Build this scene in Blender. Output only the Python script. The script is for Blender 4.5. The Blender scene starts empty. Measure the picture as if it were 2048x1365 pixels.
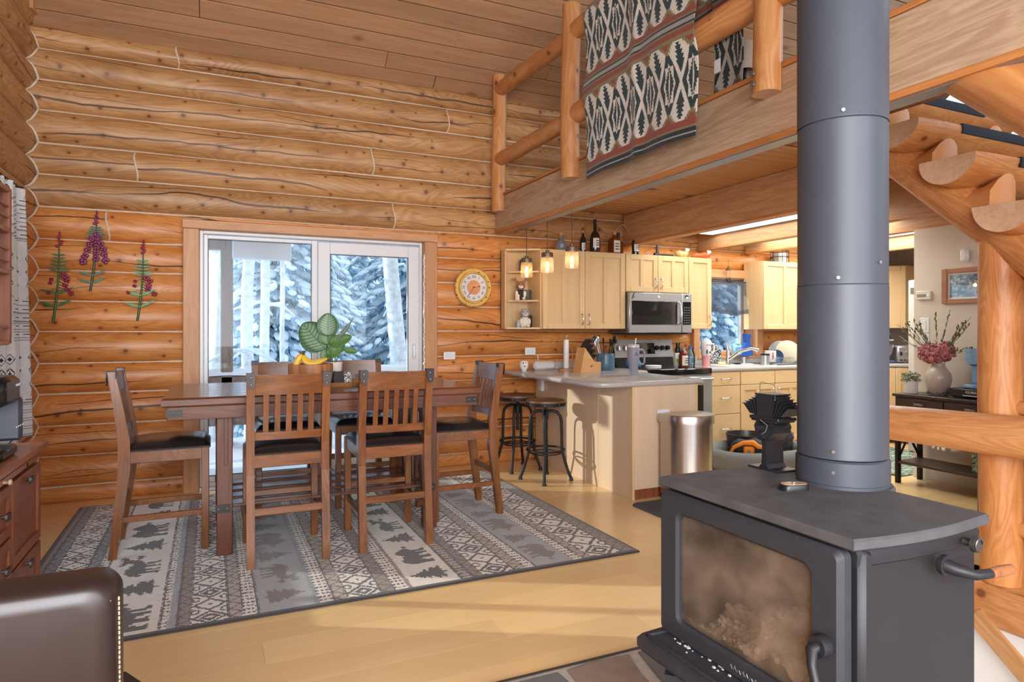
import bpy, bmesh, math, random
import numpy as np
from mathutils import Vector, Matrix

random.seed(7)
SC = bpy.context.scene
COL = SC.collection
PI = math.pi

# ------------------------------------------------------------------ camera
cam_d = bpy.data.cameras.new('camera')
cam = bpy.data.objects.new('camera', cam_d)
COL.objects.link(cam)
cam.location = (0, 0, 1.29)
cam.rotation_euler = (PI / 2, 0, -math.atan(.4613))
cam_d.sensor_width = 36
cam_d.lens = 1305 / 2048 * 36
cam_d.shift_y = -23.5 / 2048
cam_d.clip_start = .05
SC.camera = cam

# ------------------------------------------------------------------ world, sun, window light, exposure
w = bpy.data.worlds.new('winter_sky')
SC.world = w
w.use_nodes = True
bg = w.node_tree.nodes['Background']
bg.inputs[0].default_value = (.72, .87, 1.0, 1)
bg.inputs[1].default_value = 1.25

def add_light(name, kind, loc, target, energy, color=(1, 1, 1), size=1, size_y=None, spread=None):
    d = bpy.data.lights.new(name, kind)
    d.energy = energy
    d.color = color
    if kind == 'AREA':
        d.shape = 'RECTANGLE'
        d.size = size
        d.size_y = size_y or size
        if spread: d.spread = spread
    elif kind == 'SUN':
        d.angle = math.radians(size)
    else:
        d.shadow_soft_size = size
    o = bpy.data.objects.new(name, d)
    COL.objects.link(o)
    o.location = loc
    o.rotation_euler = (Vector(target) - Vector(loc)).to_track_quat('-Z', 'Y').to_euler()
    return o

SUN_DIR = Vector((.86, -.48, -.26))
add_light('low_winter_sun', 'SUN', Vector((0, 0, 1.2)) - SUN_DIR * 20, (0, 0, 1.2), 2.0, (1, .90, .76), .6)
# daylight of the tall gable windows of the living room behind the camera
add_light('gable_window_light', 'AREA', (1.2, -3.9, 2.2), (1.6, 3.5, 1.5), 185, (.95, .97, 1), 4.4, 2.6)
add_light('left_window_light', 'AREA', (-1.02, -1.0, 1.75), (2.6, 2.6, 1.5), 225, (.92, .96, 1), 3.2, 2.0)
SC.view_settings.view_transform = 'Standard'
SC.view_settings.look = 'None'
SC.view_settings.gamma = 1
SC.view_settings.use_curve_mapping = False
SC.view_settings.exposure = 0.84
SC.cycles.use_denoising = True
SC.cycles.max_bounces = 8
SC.cycles.diffuse_bounces = 4
SC.cycles.glossy_bounces = 3
SC.cycles.transmission_bounces = 4
SC.cycles.transparent_max_bounces = 8
SC.cycles.caustics_reflective = False
SC.cycles.caustics_refractive = False
SC.cycles.sample_clamp_indirect = 4

# ------------------------------------------------------------------ colour + node helpers
def L(c):
    """sRGB 0-255 to linear"""
    o = []
    for v in c[:3]:
        v /= 255.0
        o.append(v / 12.92 if v <= .04045 else ((v + .055) / 1.055) ** 2.4)
    return tuple(o) + (1,)

class NT:
    def __init__(s, m):
        m.use_nodes = True
        s.t = m.node_tree
        s.n = s.t.nodes
        s.b = s.n.get('Principled BSDF')
        s.out = s.n.get('Material Output')
    def add(s, typ, **kw):
        n = s.n.new(typ)
        for k, v in kw.items(): setattr(n, k, v)
        return n
    def link(s, a, b): s.t.links.new(a, b)
    def val(s, sock, v):
        if hasattr(v, 'node'): s.link(v, sock)
        else: sock.default_value = v
    def math(s, op, a, b=None, c=None, clamp=False):
        n = s.add('ShaderNodeMath', operation=op, use_clamp=clamp)
        s.val(n.inputs[0], a)
        if b is not None: s.val(n.inputs[1], b)
        if c is not None: s.val(n.inputs[2], c)
        return n.outputs[0]
    def vmath(s, op, a, b):
        n = s.add('ShaderNodeVectorMath', operation=op)
        s.val(n.inputs[0], a); s.val(n.inputs[1], b)
        return n.outputs[0]
    def mix(s, f, a, b, blend='MIX'):
        n = s.add('ShaderNodeMix', data_type='RGBA', blend_type=blend)
        s.val(n.inputs[0], f); s.val(n.inputs[6], a); s.val(n.inputs[7], b)
        return n.outputs[2]
    def noise(s, vec, scale, detail=3, rough=.55, dist=0):
        n = s.add('ShaderNodeTexNoise')
        s.val(n.inputs['Vector'], vec)
        n.inputs['Scale'].default_value = scale
        n.inputs['Detail'].default_value = detail
        n.inputs['Roughness'].default_value = rough
        n.inputs['Distortion'].default_value = dist
        return n.outputs[0]
    def ramp(s, f, stops):
        n = s.add('ShaderNodeValToRGB')
        e = n.color_ramp.elements
        while len(e) < len(stops): e.new(.5)
        for i, (p, c) in enumerate(stops):
            e[i].position = p
            e[i].color = c if len(c) == 4 else tuple(c) + (1,)
        s.val(n.inputs[0], f)
        return n.outputs[0]
    def rng(s, f, a, b, c=0., d=1.):
        n = s.add('ShaderNodeMapRange')
        s.val(n.inputs[0], f)
        for i, v in enumerate((a, b, c, d)): n.inputs[i + 1].default_value = v
        return n.outputs[0]
    def bump(s, h, strength, dist=.01):
        n = s.add('ShaderNodeBump')
        n.inputs['Strength'].default_value = strength
        n.inputs['Distance'].default_value = dist
        s.val(n.inputs['Height'], h)
        s.link(n.outputs[0], s.b.inputs['Normal'])

MATS = {}
def mat(name, col, rough=.5, metal=0., noise=0., nscale=30, bump=0., spec=None, emit=None, estr=1, coat=0., trans=0., ior=None, sheen=0.):
    if name in MATS: return MATS[name]
    m = bpy.data.materials.new(name)
    t = NT(m); b = t.b
    c = L(col)
    b.inputs['Base Color'].default_value = c
    b.inputs['Roughness'].default_value = rough
    b.inputs['Metallic'].default_value = metal
    if spec is not None: b.inputs['Specular IOR Level'].default_value = spec
    if coat: b.inputs['Coat Weight'].default_value = coat
    if trans: b.inputs['Transmission Weight'].default_value = trans
    if ior: b.inputs['IOR'].default_value = ior
    if sheen: b.inputs['Sheen Weight'].default_value = sheen
    if emit:
        b.inputs['Emission Color'].default_value = L(emit)
        b.inputs['Emission Strength'].default_value = estr
    if noise or bump:
        tc = t.add('ShaderNodeTexCoord')
        f = t.noise(tc.outputs['Object'], nscale, 4)
        if noise:
            dark = tuple(v * (1 - noise) for v in c[:3]) + (1,)
            lite = tuple(min(1, v * (1 + noise)) for v in c[:3]) + (1,)
            t.link(t.ramp(f, [(.3, dark), (.7, lite)]), b.inputs['Base Color'])
        if bump: t.bump(f, bump, .005)
    MATS[name] = m
    return m

def wood(name, c1, c2, axis='X', rough=.45, fine=1., knots=0., knot_col=(90, 50, 25), bump=.08, gscale=1., coat=0., var=.12, metal=0):
    """grain runs along the local axis; every object gets its own cut of the board"""
    if name in MATS: return MATS[name]
    m = bpy.data.materials.new(name)
    t = NT(m)
    tc = t.add('ShaderNodeTexCoord'); oi = t.add('ShaderNodeObjectInfo')
    mp = t.add('ShaderNodeMapping')
    sc = {'X': (.09, 1, 1), 'Y': (1, .09, 1), 'Z': (1, 1, .09)}[axis]
    mp.inputs['Scale'].default_value = sc
    off = t.math('MULTIPLY', oi.outputs['Random'], 37.)
    cx = t.add('ShaderNodeCombineXYZ')
    for i in range(3): t.link(off, cx.inputs[i])
    t.link(t.vmath('ADD', tc.outputs['Object'], cx.outputs[0]), mp.inputs['Vector'])
    v = mp.outputs[0]
    n1 = t.noise(v, 9 * gscale, 3, .5, 1.2)
    n2 = t.noise(v, 70 * gscale, 2, .6, .3)
    rings = t.math('FRACT', t.math('MULTIPLY', n1, 7.))
    rings = t.math('ABSOLUTE', t.math('SUBTRACT', rings, .5))
    f = t.math('ADD', t.math('MULTIPLY', n1, .55), t.math('MULTIPLY', n2, .30 * fine))
    f = t.math('ADD', f, t.math('MULTIPLY', rings, .35 * fine))
    colr = t.ramp(f, [(.32, L(c2)), (.72, L(c1))])
    val = t.math('ADD', t.math('MULTIPLY', oi.outputs['Random'], var * 2), 1 - var)
    cv = t.add('ShaderNodeCombineXYZ')
    for i in range(3): t.link(val, cv.inputs[i])
    colr = t.mix(1., colr, cv.outputs[0], 'MULTIPLY')
    if knots:
        mk = t.add('ShaderNodeMapping')
        mk.inputs['Scale'].default_value = {'X': (.6, 1, 1), 'Y': (1, .6, 1), 'Z': (1, 1, .6)}[axis]
        t.link(t.vmath('ADD', tc.outputs['Object'], cx.outputs[0]), mk.inputs['Vector'])
        vo = t.add('ShaderNodeTexVoronoi'); vo.inputs['Scale'].default_value = knots
        t.link(mk.outputs[0], vo.inputs['Vector'])
        k = t.rng(vo.outputs['Distance'], .06, .13, 1, 0)
        colr = t.mix(t.math('MULTIPLY', k, .85), colr, L(knot_col))
    t.link(colr, t.b.inputs['Base Color'])
    t.b.inputs['Roughness'].default_value = rough
    if coat:
        t.b.inputs['Coat Weight'].default_value = coat
        t.b.inputs['Coat Roughness'].default_value = .15
    if bump: t.bump(t.math('ADD', n2, rings), bump, .002)
    MATS[name] = m
    return m

def logwood(name, c1, c2, cdark, rough=.4, cracks=True, knot=5.0, v_scale=1.):
    """peeled log: UV u = metres along the log, v = metres around it"""
    if name in MATS: return MATS[name]
    m = bpy.data.materials.new(name)
    t = NT(m)
    tc = t.add('ShaderNodeTexCoord'); oi = t.add('ShaderNodeObjectInfo')
    rnd = oi.outputs['Random']
    sep = t.add('ShaderNodeSeparateXYZ'); t.link(tc.outputs['UV'], sep.inputs[0])
    u, v = sep.outputs[0], sep.outputs[1]
    def vec(su, sv, ro):
        c = t.add('ShaderNodeCombineXYZ')
        t.link(t.math('MULTIPLY_ADD', u, su, t.math('MULTIPLY', rnd, ro * 3.1)), c.inputs[0])
        t.link(t.math('MULTIPLY', v, sv), c.inputs[1])
        t.link(t.math('MULTIPLY', rnd, ro), c.inputs[2])
        return c.outputs[0]
    big = t.noise(vec(.55, 3.2, 53), 1.6, 2, .5, .8)
    r1 = t.math('FRACT', t.math('MULTIPLY', big, 16.))
    r1 = t.math('ABSOLUTE', t.math('SUBTRACT', r1, .5))
    fine = t.noise(vec(1.2, 26, 71), 6, 3, .6, .2)
    blot = t.noise(vec(1, 2, 29), 2.2, 4, .6)
    f = t.math('ADD', t.math('MULTIPLY', r1, .42), t.math('MULTIPLY', fine, .28))
    f = t.math('ADD', f, t.math('MULTIPLY', blot, .55))
    colr = t.ramp(f, [(.33, L(c2)), (.68, L(c1))])
    val = t.math('ADD', t.math('MULTIPLY', rnd, .22), .89)
    cv = t.add('ShaderNodeCombineXYZ')
    for i in range(3): t.link(val, cv.inputs[i])
    colr = t.mix(1., colr, cv.outputs[0], 'MULTIPLY')
    # knots
    vo = t.add('ShaderNodeTexVoronoi', voronoi_dimensions='2D'); vo.inputs['Scale'].default_value = knot
    t.link(vec(1, 1.25, 97), vo.inputs['Vector'])
    cs = t.add('ShaderNodeSeparateXYZ'); t.link(vo.outputs['Color'], cs.inputs[0])
    size = t.math('MULTIPLY_ADD', cs.outputs[1], .05, .028)
    keep = t.math('GREATER_THAN', cs.outputs[0], .35)
    kd = t.math('DIVIDE', vo.outputs['Distance'], size)
    k = t.math('MULTIPLY', t.rng(kd, .8, 1.5, 1, 0), keep)
    halo = t.math('MULTIPLY', t.rng(kd, 1.5, 3.6, .35, 0), keep)
    colr = t.mix(halo, colr, L(cdark))
    colr = t.mix(t.math('MULTIPLY', k, .8), colr, L((96, 52, 30)))
    h = t.math('MULTIPLY', fine, .06)
    if cracks:
        tot = None
        for i, (c0, amp, wdt, th) in enumerate(((-.03, .13, .0058, .44), (.05, .12, .0040, .52), (0.0, .24, .0024, .53))):
            wob = t.noise(vec(.45, 0, 11 + 17 * i), 1.3, 3, .5)
            wob2 = t.noise(vec(4, 0, 5 + 7 * i), 2.5, 2)
            y = t.math('MULTIPLY_ADD', t.math('SUBTRACT', wob, .5), amp * 2, c0)
            y = t.math('MULTIPLY_ADD', t.math('SUBTRACT', wob2, .5), .012, y)
            d = t.math('ABSOLUTE', t.math('SUBTRACT', v, y))
            gate = t.rng(t.noise(vec(.6, 0, 31 + 23 * i), 1.1, 1), th, th + .14, 0, 1)
            wd = t.math('MULTIPLY_ADD', gate, wdt, .00001)
            c = t.math('MULTIPLY', t.rng(t.math('DIVIDE', d, wd), .7, 1.5, 1, 0), t.math('GREATER_THAN', gate, .04))
            tot = c if tot is None else t.math('MAXIMUM', tot, c)
        colr = t.mix(t.math('MULTIPLY', tot, .88), colr, L((50, 28, 14)))
        h = t.math('SUBTRACT', h, tot)
    t.link(colr, t.b.inputs['Base Color'])
    t.b.inputs['Roughness'].default_value = rough
    t.bump(h, .35, .006)
    MATS[name] = m
    return m

def clear_glass(name, tint=(255, 255, 255), gloss=.07, rough=0.):
    if name in MATS: return MATS[name]
    m = bpy.data.materials.new(name)
    t = NT(m)
    tr = t.add('ShaderNodeBsdfTransparent'); tr.inputs[0].default_value = L(tint)
    gl = t.add('ShaderNodeBsdfGlossy'); gl.inputs['Roughness'].default_value = rough
    mx = t.add('ShaderNodeMixShader'); mx.inputs[0].default_value = gloss
    t.link(tr.outputs[0], mx.inputs[1]); t.link(gl.outputs[0], mx.inputs[2])
    t.link(mx.outputs[0], t.out.inputs[0])
    MATS[name] = m
    return m

def attrmat(name, rough=.9, bump=.3, bscale=250, sheen=.2):
    if name in MATS: return MATS[name]
    m = bpy.data.materials.new(name)
    t = NT(m)
    a = t.add('ShaderNodeVertexColor', layer_name='weave')
    tc = t.add('ShaderNodeTexCoord')
    n = t.noise(tc.outputs['Object'], bscale, 3, .7)
    n2 = t.noise(tc.outputs['Object'], 22, 3, .6)
    g = t.ramp(t.math('ADD', t.math('MULTIPLY', n, .7), t.math('MULTIPLY', n2, .3)), [(.3, (.68, .68, .68, 1)), (.7, (1.12, 1.12, 1.12, 1))])
    t.link(t.mix(1., a.outputs[0], g, 'MULTIPLY'), t.b.inputs['Base Color'])
    t.b.inputs['Roughness'].default_value = rough
    t.b.inputs['Specular IOR Level'].default_value = .2
    t.b.inputs['Sheen Weight'].default_value = sheen
    t.bump(n, bump, .004)
    MATS[name] = m
    return m

# ------------------------------------------------------------------ mesh builder
class MB:
    def __init__(s):
        s.v = []; s.f = []; s.uv = {}; s.mi = {}
    def face(s, idx, uv=None, mi=0):
        if uv: s.uv[len(s.f)] = uv
        if mi: s.mi[len(s.f)] = mi
        s.f.append(tuple(idx))
    def pts(s, ps):
        b = len(s.v); s.v.extend([tuple(p) for p in ps]); return b
    def box(s, x0, x1, y0, y1, z0, z1, c=0., mi=0):
        if x0 > x1: x0, x1 = x1, x0
        if y0 > y1: y0, y1 = y1, y0
        if z0 > z1: z0, z1 = z1, z0
        if c <= 0:
            b = s.pts([(x, y, z) for x in (x0, x1) for y in (y0, y1) for z in (z0, z1)])
            for q in ((0, 1, 3, 2), (4, 6, 7, 5), (0, 4, 5, 1), (2, 3, 7, 6), (0, 2, 6, 4), (1, 5, 7, 3)):
                s.face([b + i for i in q], mi=mi)
            return s
        c = min(c, (x1 - x0) * .49, (y1 - y0) * .49, (z1 - z0) * .49)
        cx, cy, cz = (x0 + x1) / 2, (y0 + y1) / 2, (z0 + z1) / 2
        hx, hy, hz = (x1 - x0) / 2, (y1 - y0) / 2, (z1 - z0) / 2
        id_ = {}
        for sx in (-1, 1):
            for sy in (-1, 1):
                for sz in (-1, 1):
                    b = s.pts([(cx + sx * hx, cy + sy * (hy - c), cz + sz * (hz - c)),
                               (cx + sx * (hx - c), cy + sy * hy, cz + sz * (hz - c)),
                               (cx + sx * (hx - c), cy + sy * (hy - c), cz + sz * hz)])
                    for a in range(3): id_[(sx, sy, sz, a)] = b + a
        for sg in (-1, 1):
            s.face([id_[(sg, a, b, 0)] for a, b in ((-1, -1), (1, -1), (1, 1), (-1, 1))], mi=mi)
            s.face([id_[(a, sg, b, 1)] for a, b in ((-1, -1), (1, -1), (1, 1), (-1, 1))], mi=mi)
            s.face([id_[(a, b, sg, 2)] for a, b in ((-1, -1), (1, -1), (1, 1), (-1, 1))], mi=mi)
        for a in (-1, 1):
            for b in (-1, 1):
                s.face([id_[(a, b, -1, 0)], id_[(a, b, 1, 0)], id_[(a, b, 1, 1)], id_[(a, b, -1, 1)]], mi=mi)
                s.face([id_[(a, -1, b, 0)], id_[(a, 1, b, 0)], id_[(a, 1, b, 2)], id_[(a, -1, b, 2)]], mi=mi)
                s.face([id_[(-1, a, b, 1)], id_[(1, a, b, 1)], id_[(1, a, b, 2)], id_[(-1, a, b, 2)]], mi=mi)
                for d in (-1, 1): s.face([id_[(a, b, d, 0)], id_[(a, b, d, 1)], id_[(a, b, d, 2)]], mi=mi)
        return s
    def ring_loft(s, rings, caps=True, closed=False, uvs=None, capmi=0, mi=0):
        n = len(rings[0]); bs = [s.pts(r) for r in rings]
        m = len(rings)
        for i in range(m if closed else m - 1):
            a, b = bs[i], bs[(i + 1) % m]
            for j in range(n):
                k = (j + 1) % n
                u = None
                if uvs: u = [(uvs[0][i], uvs[1][j]), (uvs[0][i], uvs[1][j + 1]), (uvs[0][i + 1], uvs[1][j + 1]), (uvs[0][i + 1], uvs[1][j])]
                s.face([a + j, a + k, b + k, b + j], u, mi)
        if caps and not closed:
            s.face([bs[0] + j for j in range(n)][::-1], mi=capmi or mi)
            s.face([bs[-1] + j for j in range(n)], mi=capmi or mi)
        return s
    def tube(s, pts, r, n=8, caps=True, closed=False, mi=0):
        pts = [Vector(p) for p in pts]
        m = len(pts)
        rr = r if isinstance(r, (list, tuple)) else [r] * m
        rings = []; up = None
        for i, p in enumerate(pts):
            a = pts[(i - 1) % m] if (closed or i > 0) else p
            b = pts[(i + 1) % m] if (closed or i < m - 1) else p
            t = (b - a).normalized()
            if up is None:
                up = Vector((0, 0, 1)) if abs(t.z) < .9 else Vector((1, 0, 0))
            x = t.cross(up)
            if x.length < 1e-6: x = t.orthogonal()
            x.normalize(); y = x.cross(t).normalized(); up = y
            rings.append([p + (x * math.cos(2 * PI * j / n) + y * math.sin(2 * PI * j / n)) * rr[i] for j in range(n)])
        return s.ring_loft(rings, caps, closed, mi=mi)
    def cyl(s, p0, p1, r0, r1=None, n=14, mi=0):
        return s.tube([p0, p1], [r0, r0 if r1 is None else r1], n, mi=mi)
    def lathe(s, prof, n=24, c=(0, 0, 0), axis='Z', a0=0, a1=2 * PI, mi=0):
        full = abs(a1 - a0 - 2 * PI) < 1e-6
        k = n if full else n + 1
        bs = []
        for r, z in prof:
            ring = []
            for j in range(k):
                a = a0 + (a1 - a0) * j / n
                x, y = max(r, 1e-5) * math.cos(a), max(r, 1e-5) * math.sin(a)
                p = (x, y, z) if axis == 'Z' else ((x, z, y) if axis == 'Y' else (z, x, y))
                ring.append((p[0] + c[0], p[1] + c[1], p[2] + c[2]))
            bs.append(s.pts(ring))
        for i in range(len(prof) - 1):
            for j in range(n):
                q = (j + 1) % k
                s.face([bs[i] + j, bs[i] + q, bs[i + 1] + q, bs[i + 1] + j], mi=mi)
        return s
    def prism(s, poly, axis, a, b, mi=0):
        """poly in the two other axes (in x,y,z order), extruded from a to b along axis"""
        def P(u, v, w):
            return (w, u, v) if axis == 'X' else ((u, w, v) if axis == 'Y' else (u, v, w))
        n = len(poly)
        i0 = s.pts([P(u, v, a) for u, v in poly]); i1 = s.pts([P(u, v, b) for u, v in poly])
        s.face([i0 + i for i in range(n)][::-1], mi=mi); s.face([i1 + i for i in range(n)], mi=mi)
        for i in range(n):
            j = (i + 1) % n
            s.face([i0 + i, i0 + j, i1 + j, i1 + i], mi=mi)
        return s
    def ell(s, c, r, nu=14, nv=9, mi=0):
        c = Vector(c)
        rings = []
        for i in range(1, nv):
            a = PI * i / nv
            rings.append([(c.x + r[0] * math.sin(a) * math.cos(2 * PI * j / nu), c.y + r[1] * math.sin(a) * math.sin(2 * PI * j / nu), c.z + r[2] * math.cos(a)) for j in range(nu)])
        bs = [s.pts(q) for q in rings]
        t = s.pts([(c.x, c.y, c.z + r[2])]); b = s.pts([(c.x, c.y, c.z - r[2])])
        for i in range(len(bs) - 1):
            for j in range(nu):
                k = (j + 1) % nu
                s.face([bs[i] + j, bs[i + 1] + j, bs[i + 1] + k, bs[i] + k], mi=mi)
        for j in range(nu):
            k = (j + 1) % nu
            s.face([t, bs[0] + j, bs[0] + k], mi=mi); s.face([b, bs[-1] + k, bs[-1] + j], mi=mi)
        return s
    def grid(s, fn, nu, nv, uv=False, mi=0):
        b = s.pts([fn(i / nu, j / nv) for i in range(nu + 1) for j in range(nv + 1)])
        for i in range(nu):
            for j in range(nv):
                q = [b + i * (nv + 1) + j, b + (i + 1) * (nv + 1) + j, b + (i + 1) * (nv + 1) + j + 1, b + i * (nv + 1) + j + 1]
                s.face(q, [(i / nu, j / nv), ((i + 1) / nu, j / nv), ((i + 1) / nu, (j + 1) / nv), (i / nu, (j + 1) / nv)] if uv else None, mi)
        return s
    def xf(s, mtx, start=0):
        for i in range(start, len(s.v)):
            s.v[i] = tuple(mtx @ Vector(s.v[i]))
        return s
    def build(s, name, material, parent=None, smooth=40, loc=None, rot=None, recalc=True):
        me = bpy.data.meshes.new(name)
        me.from_pydata(s.v, [], s.f)
        if s.uv:
            ul = me.uv_layers.new(name='UVMap')
            for fi, p in enumerate(me.polygons):
                u = s.uv.get(fi)
                if u:
                    for k, li in enumerate(p.loop_indices): ul.data[li].uv = u[k]
        mats = material if isinstance(material, (list, tuple)) else [material]
        for m in mats: me.materials.append(m)
        for fi, m in s.mi.items(): me.polygons[fi].material_index = m
        if recalc:
            bm = bmesh.new(); bm.from_mesh(me)
            bmesh.ops.recalc_face_normals(bm, faces=bm.faces)
            bm.to_mesh(me); bm.free()
        if smooth:
            me.polygons.foreach_set('use_smooth', [True] * len(me.polygons))
            me.set_sharp_from_angle(angle=math.radians(smooth))
        o = bpy.data.objects.new(name, me)
        COL.objects.link(o)
        if parent: o.parent = parent
        if loc is not None: o.location = loc
        if rot is not None: o.rotation_euler = rot
        return o

def tag(o, label=None, cat=None, group=None, kind=None):
    if label: o['label'] = label
    if cat: o['category'] = cat
    if group: o['group'] = group
    if kind: o['kind'] = kind
    return o

def thing(name, label, cat, loc=(0, 0, 0), rz=0, group=None):
    o = bpy.data.objects.new(name, None)
    COL.objects.link(o)
    o.empty_display_size = .05
    o.location = loc; o.rotation_euler = (0, 0, rz)
    return tag(o, label, cat, group)

def structure(name, loc=(0, 0, 0), label=None):
    o = bpy.data.objects.new(name, None)
    COL.objects.link(o)
    o.location = loc
    return tag(o, label, kind='structure')

KIDS = {}
def copy_tree(o, parent=None):
    c = o.copy(); COL.objects.link(c)
    if parent: c.parent = parent
    for ch in list(o.children): copy_tree(ch, c)
    return c

def inst(src, parent, loc, rot=None, name=None):
    """another object on the same mesh"""
    o = bpy.data.objects.new(name or src.name.split('.')[0], src.data if hasattr(src, 'data') else src)
    COL.objects.link(o)
    if parent: o.parent = parent
    o.location = loc
    if rot: o.rotation_euler = rot
    return o

def text(name, s, size, material, parent, loc, rot, depth=.0008):
    cu = bpy.data.curves.new(name, 'FONT')
    cu.body = s; cu.size = size; cu.extrude = depth
    cu.align_x = 'CENTER'; cu.align_y = 'CENTER'; cu.resolution_u = 3
    tmp = bpy.data.objects.new(name + '_tmp', cu)
    COL.objects.link(tmp)
    dg = bpy.context.evaluated_depsgraph_get()
    me = bpy.data.meshes.new_from_object(tmp.evaluated_get(dg))
    bpy.data.objects.remove(tmp); bpy.data.curves.remove(cu)
    me.name = name
    me.materials.clear(); me.materials.append(material)
    o = bpy.data.objects.new(name, me)
    COL.objects.link(o)
    if parent: o.parent = parent
    o.location = loc; o.rotation_euler = rot
    return o

def roundlog(mb, p0, p1, r0, r1, n=20, seg=14, wob=.006, seed=0, capmi=1, round_end=0.):
    """round peeled log between two points, UV in metres, slightly uneven"""
    rnd = random.Random(seed)
    p0, p1 = Vector(p0), Vector(p1)
    t = (p1 - p0).normalized(); ln = (p1 - p0).length
    up = Vector((0, 0, 1)) if abs(t.z) < .9 else Vector((0, 1, 0))
    x = t.cross(up).normalized(); y = x.cross(t).normalized()
    ph = [rnd.uniform(0, 6.28) for _ in range(6)]
    rings, us = [], []
    for i in range(seg + 1):
        a = i / seg
        r = r0 + (r1 - r0) * a
        if round_end:
            e = min(a, 1 - a) * ln / round_end
            if e < 1: r *= .86 + .14 * math.sqrt(max(0, 1 - (1 - e) ** 2))
        c = p0 + t * (ln * a) + x * wob * math.sin(a * 5 + ph[0]) + y * wob * math.sin(a * 6 + ph[1])
        ring = []
        for j in range(n):
            th = 2 * PI * j / n
            k = r * (1 + .018 * math.sin(2 * th + ph[2] + a * 2) + .012 * math.sin(3 * th + ph[3] - a * 4))
            ring.append(c + (x * math.cos(th) + y * math.sin(th)) * k)
        rings.append(ring); us.append(ln * a)
    rm = (r0 + r1) / 2
    vs = [(j / n - .5) * 2 * PI * rm for j in range(n + 1)]
    mb.ring_loft(rings, True, uvs=(us, vs), capmi=capmi)
    return mb
# ------------------------------------------------------------------ materials
LOG_HI = logwood('log_upper', (196, 150, 100), (160, 111, 67), (136, 86, 48), .45)
LOG_LO = logwood('log_lower', (218, 150, 84), (186, 112, 54), (150, 80, 36), .40)
LOG_POLE = logwood('log_pole', (212, 154, 98), (186, 120, 68), (165, 104, 62), .42, cracks=True, knot=3.2)
LOG_STAIR = logwood('log_stair', (208, 146, 88), (180, 110, 58), (165, 104, 62), .42, cracks=False, knot=3.)
ENDGRAIN = wood('end_grain', (226, 190, 158), (204, 160, 126), 'X', .7, fine=.8)
FIR = wood('fir_trim', (208, 156, 112), (186, 130, 86), 'Z', .5, knots=2.6)
FIRX = wood('fir_trim_x', (208, 156, 112), (186, 130, 86), 'X', .5, knots=2.6)
OAKY = wood('beam_oak', (192, 163, 134), (160, 128, 100), 'Y', .5, fine=1.3, gscale=1.1)
OAKY2 = wood('beam_oak_inner', (198, 154, 110), (166, 120, 80), 'Y', .5, fine=1.2)
LIP = wood('beam_lip', (208, 142, 84), (180, 110, 58), 'Y', .4)
CEIL = wood('ceiling_board', (182, 140, 104), (158, 116, 82), 'X', .55, knots=2.6, knot_col=(96, 58, 34), var=.10, fine=.8)
CEIL2 = wood('loft_underside', (208, 156, 104), (186, 130, 82), 'X', .5, knots=2., var=.08)
MAPLE = wood('maple_floor', (244, 214, 164), (236, 200, 144), 'X', .28, fine=.45, knots=0, bump=.02, coat=.25, var=.06)
CHINK = mat('chinking', (214, 196, 172), .9, noise=.12, nscale=40, bump=.3)
WHITE = mat('white_vinyl', (226, 226, 228), .35)
BEIGE = mat('beige_paint', (206, 192, 178), .8, noise=.03, nscale=3)
GREYWALL = mat('grey_paint', (178, 172, 168), .8)
WHITEWALL = mat('white_paint', (226, 224, 222), .8)
BLACK = mat('black_metal', (38, 38, 40), .5, .6)
BLACKP = mat('black_plastic', (22, 22, 24), .35)
GLASS = clear_glass('window_glass', (244, 251, 255), .012)
SNOW = mat('snow', (236, 242, 250), .8, noise=.03, nscale=6, bump=.3)
SNOWD = mat('tree_snow', (232, 242, 250), .85, noise=.04, nscale=5)
NEEDLE = mat('needles', (112, 160, 188), .9, noise=.4, nscale=3.)
BARK = mat('bark', (112, 98, 92), .95, noise=.3, nscale=14)
BIRCH = mat('birch_bark', (226, 232, 240), .9, noise=.2, nscale=14)
PORCH = wood('porch_timber', (150, 130, 120), (116, 98, 90), 'Z', .85)

W = 5.82
# ------------------------------------------------------------------ floor
fl = structure('floor')
def part_box(name, parent, m, x0, x1, y0, y1, z0, z1, c=0.):
    return MB().box(x0, x1, y0, y1, z0, z1, c).build(name, m, parent, smooth=0 if not c else 40)
SUB = mat('subfloor', (150, 112, 66), .8)
part_box('subfloor', fl, SUB, -1.35, 7.9, 2.1, 6.05, -.22, -.014)
part_box('subfloor', fl, SUB, -1.35, 2.1, -4.2, 2.1, -.22, -.014)
part_box('subfloor', fl, SUB, 3.8, 7.9, -4.2, 2.1, -.22, -.014)
plank_src = {}
def plank(parent, x0, x1, y0, y1):
    ln, wd = round(x1 - x0, 2), round(y1 - y0, 3)
    k = (ln, wd)
    if k not in plank_src:
        o = MB().box(0, ln - .0009, 0, wd - .0009, -.014, 0).build('plank', MAPLE, parent, smooth=0)
        plank_src[k] = o; o.location = (x0, y0, 0)
        return
    inst(plank_src[k], parent, (x0, y0, 0), name='plank')
PW = .192
y = 2.1 - 6 * PW; row = 0
while y < W:
    x1 = 2.1 if y < 2.09 else 7.7
    x = -1.25 - [.0, .7, 1.3, .4, 1.0, 1.6][row % 6]
    while x < x1 - .05:
        e = min(x + 1.84, x1)
        if e > -1.2: plank(fl, max(x, -1.25), e, y, y + PW)
        x += 1.84
    if y < 2.09 and y > 1.2:
        for xx in (3.8, 5.64): plank(fl, xx, min(xx + 1.84, 7.7), y, y + PW)
    y += PW; row += 1

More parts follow.
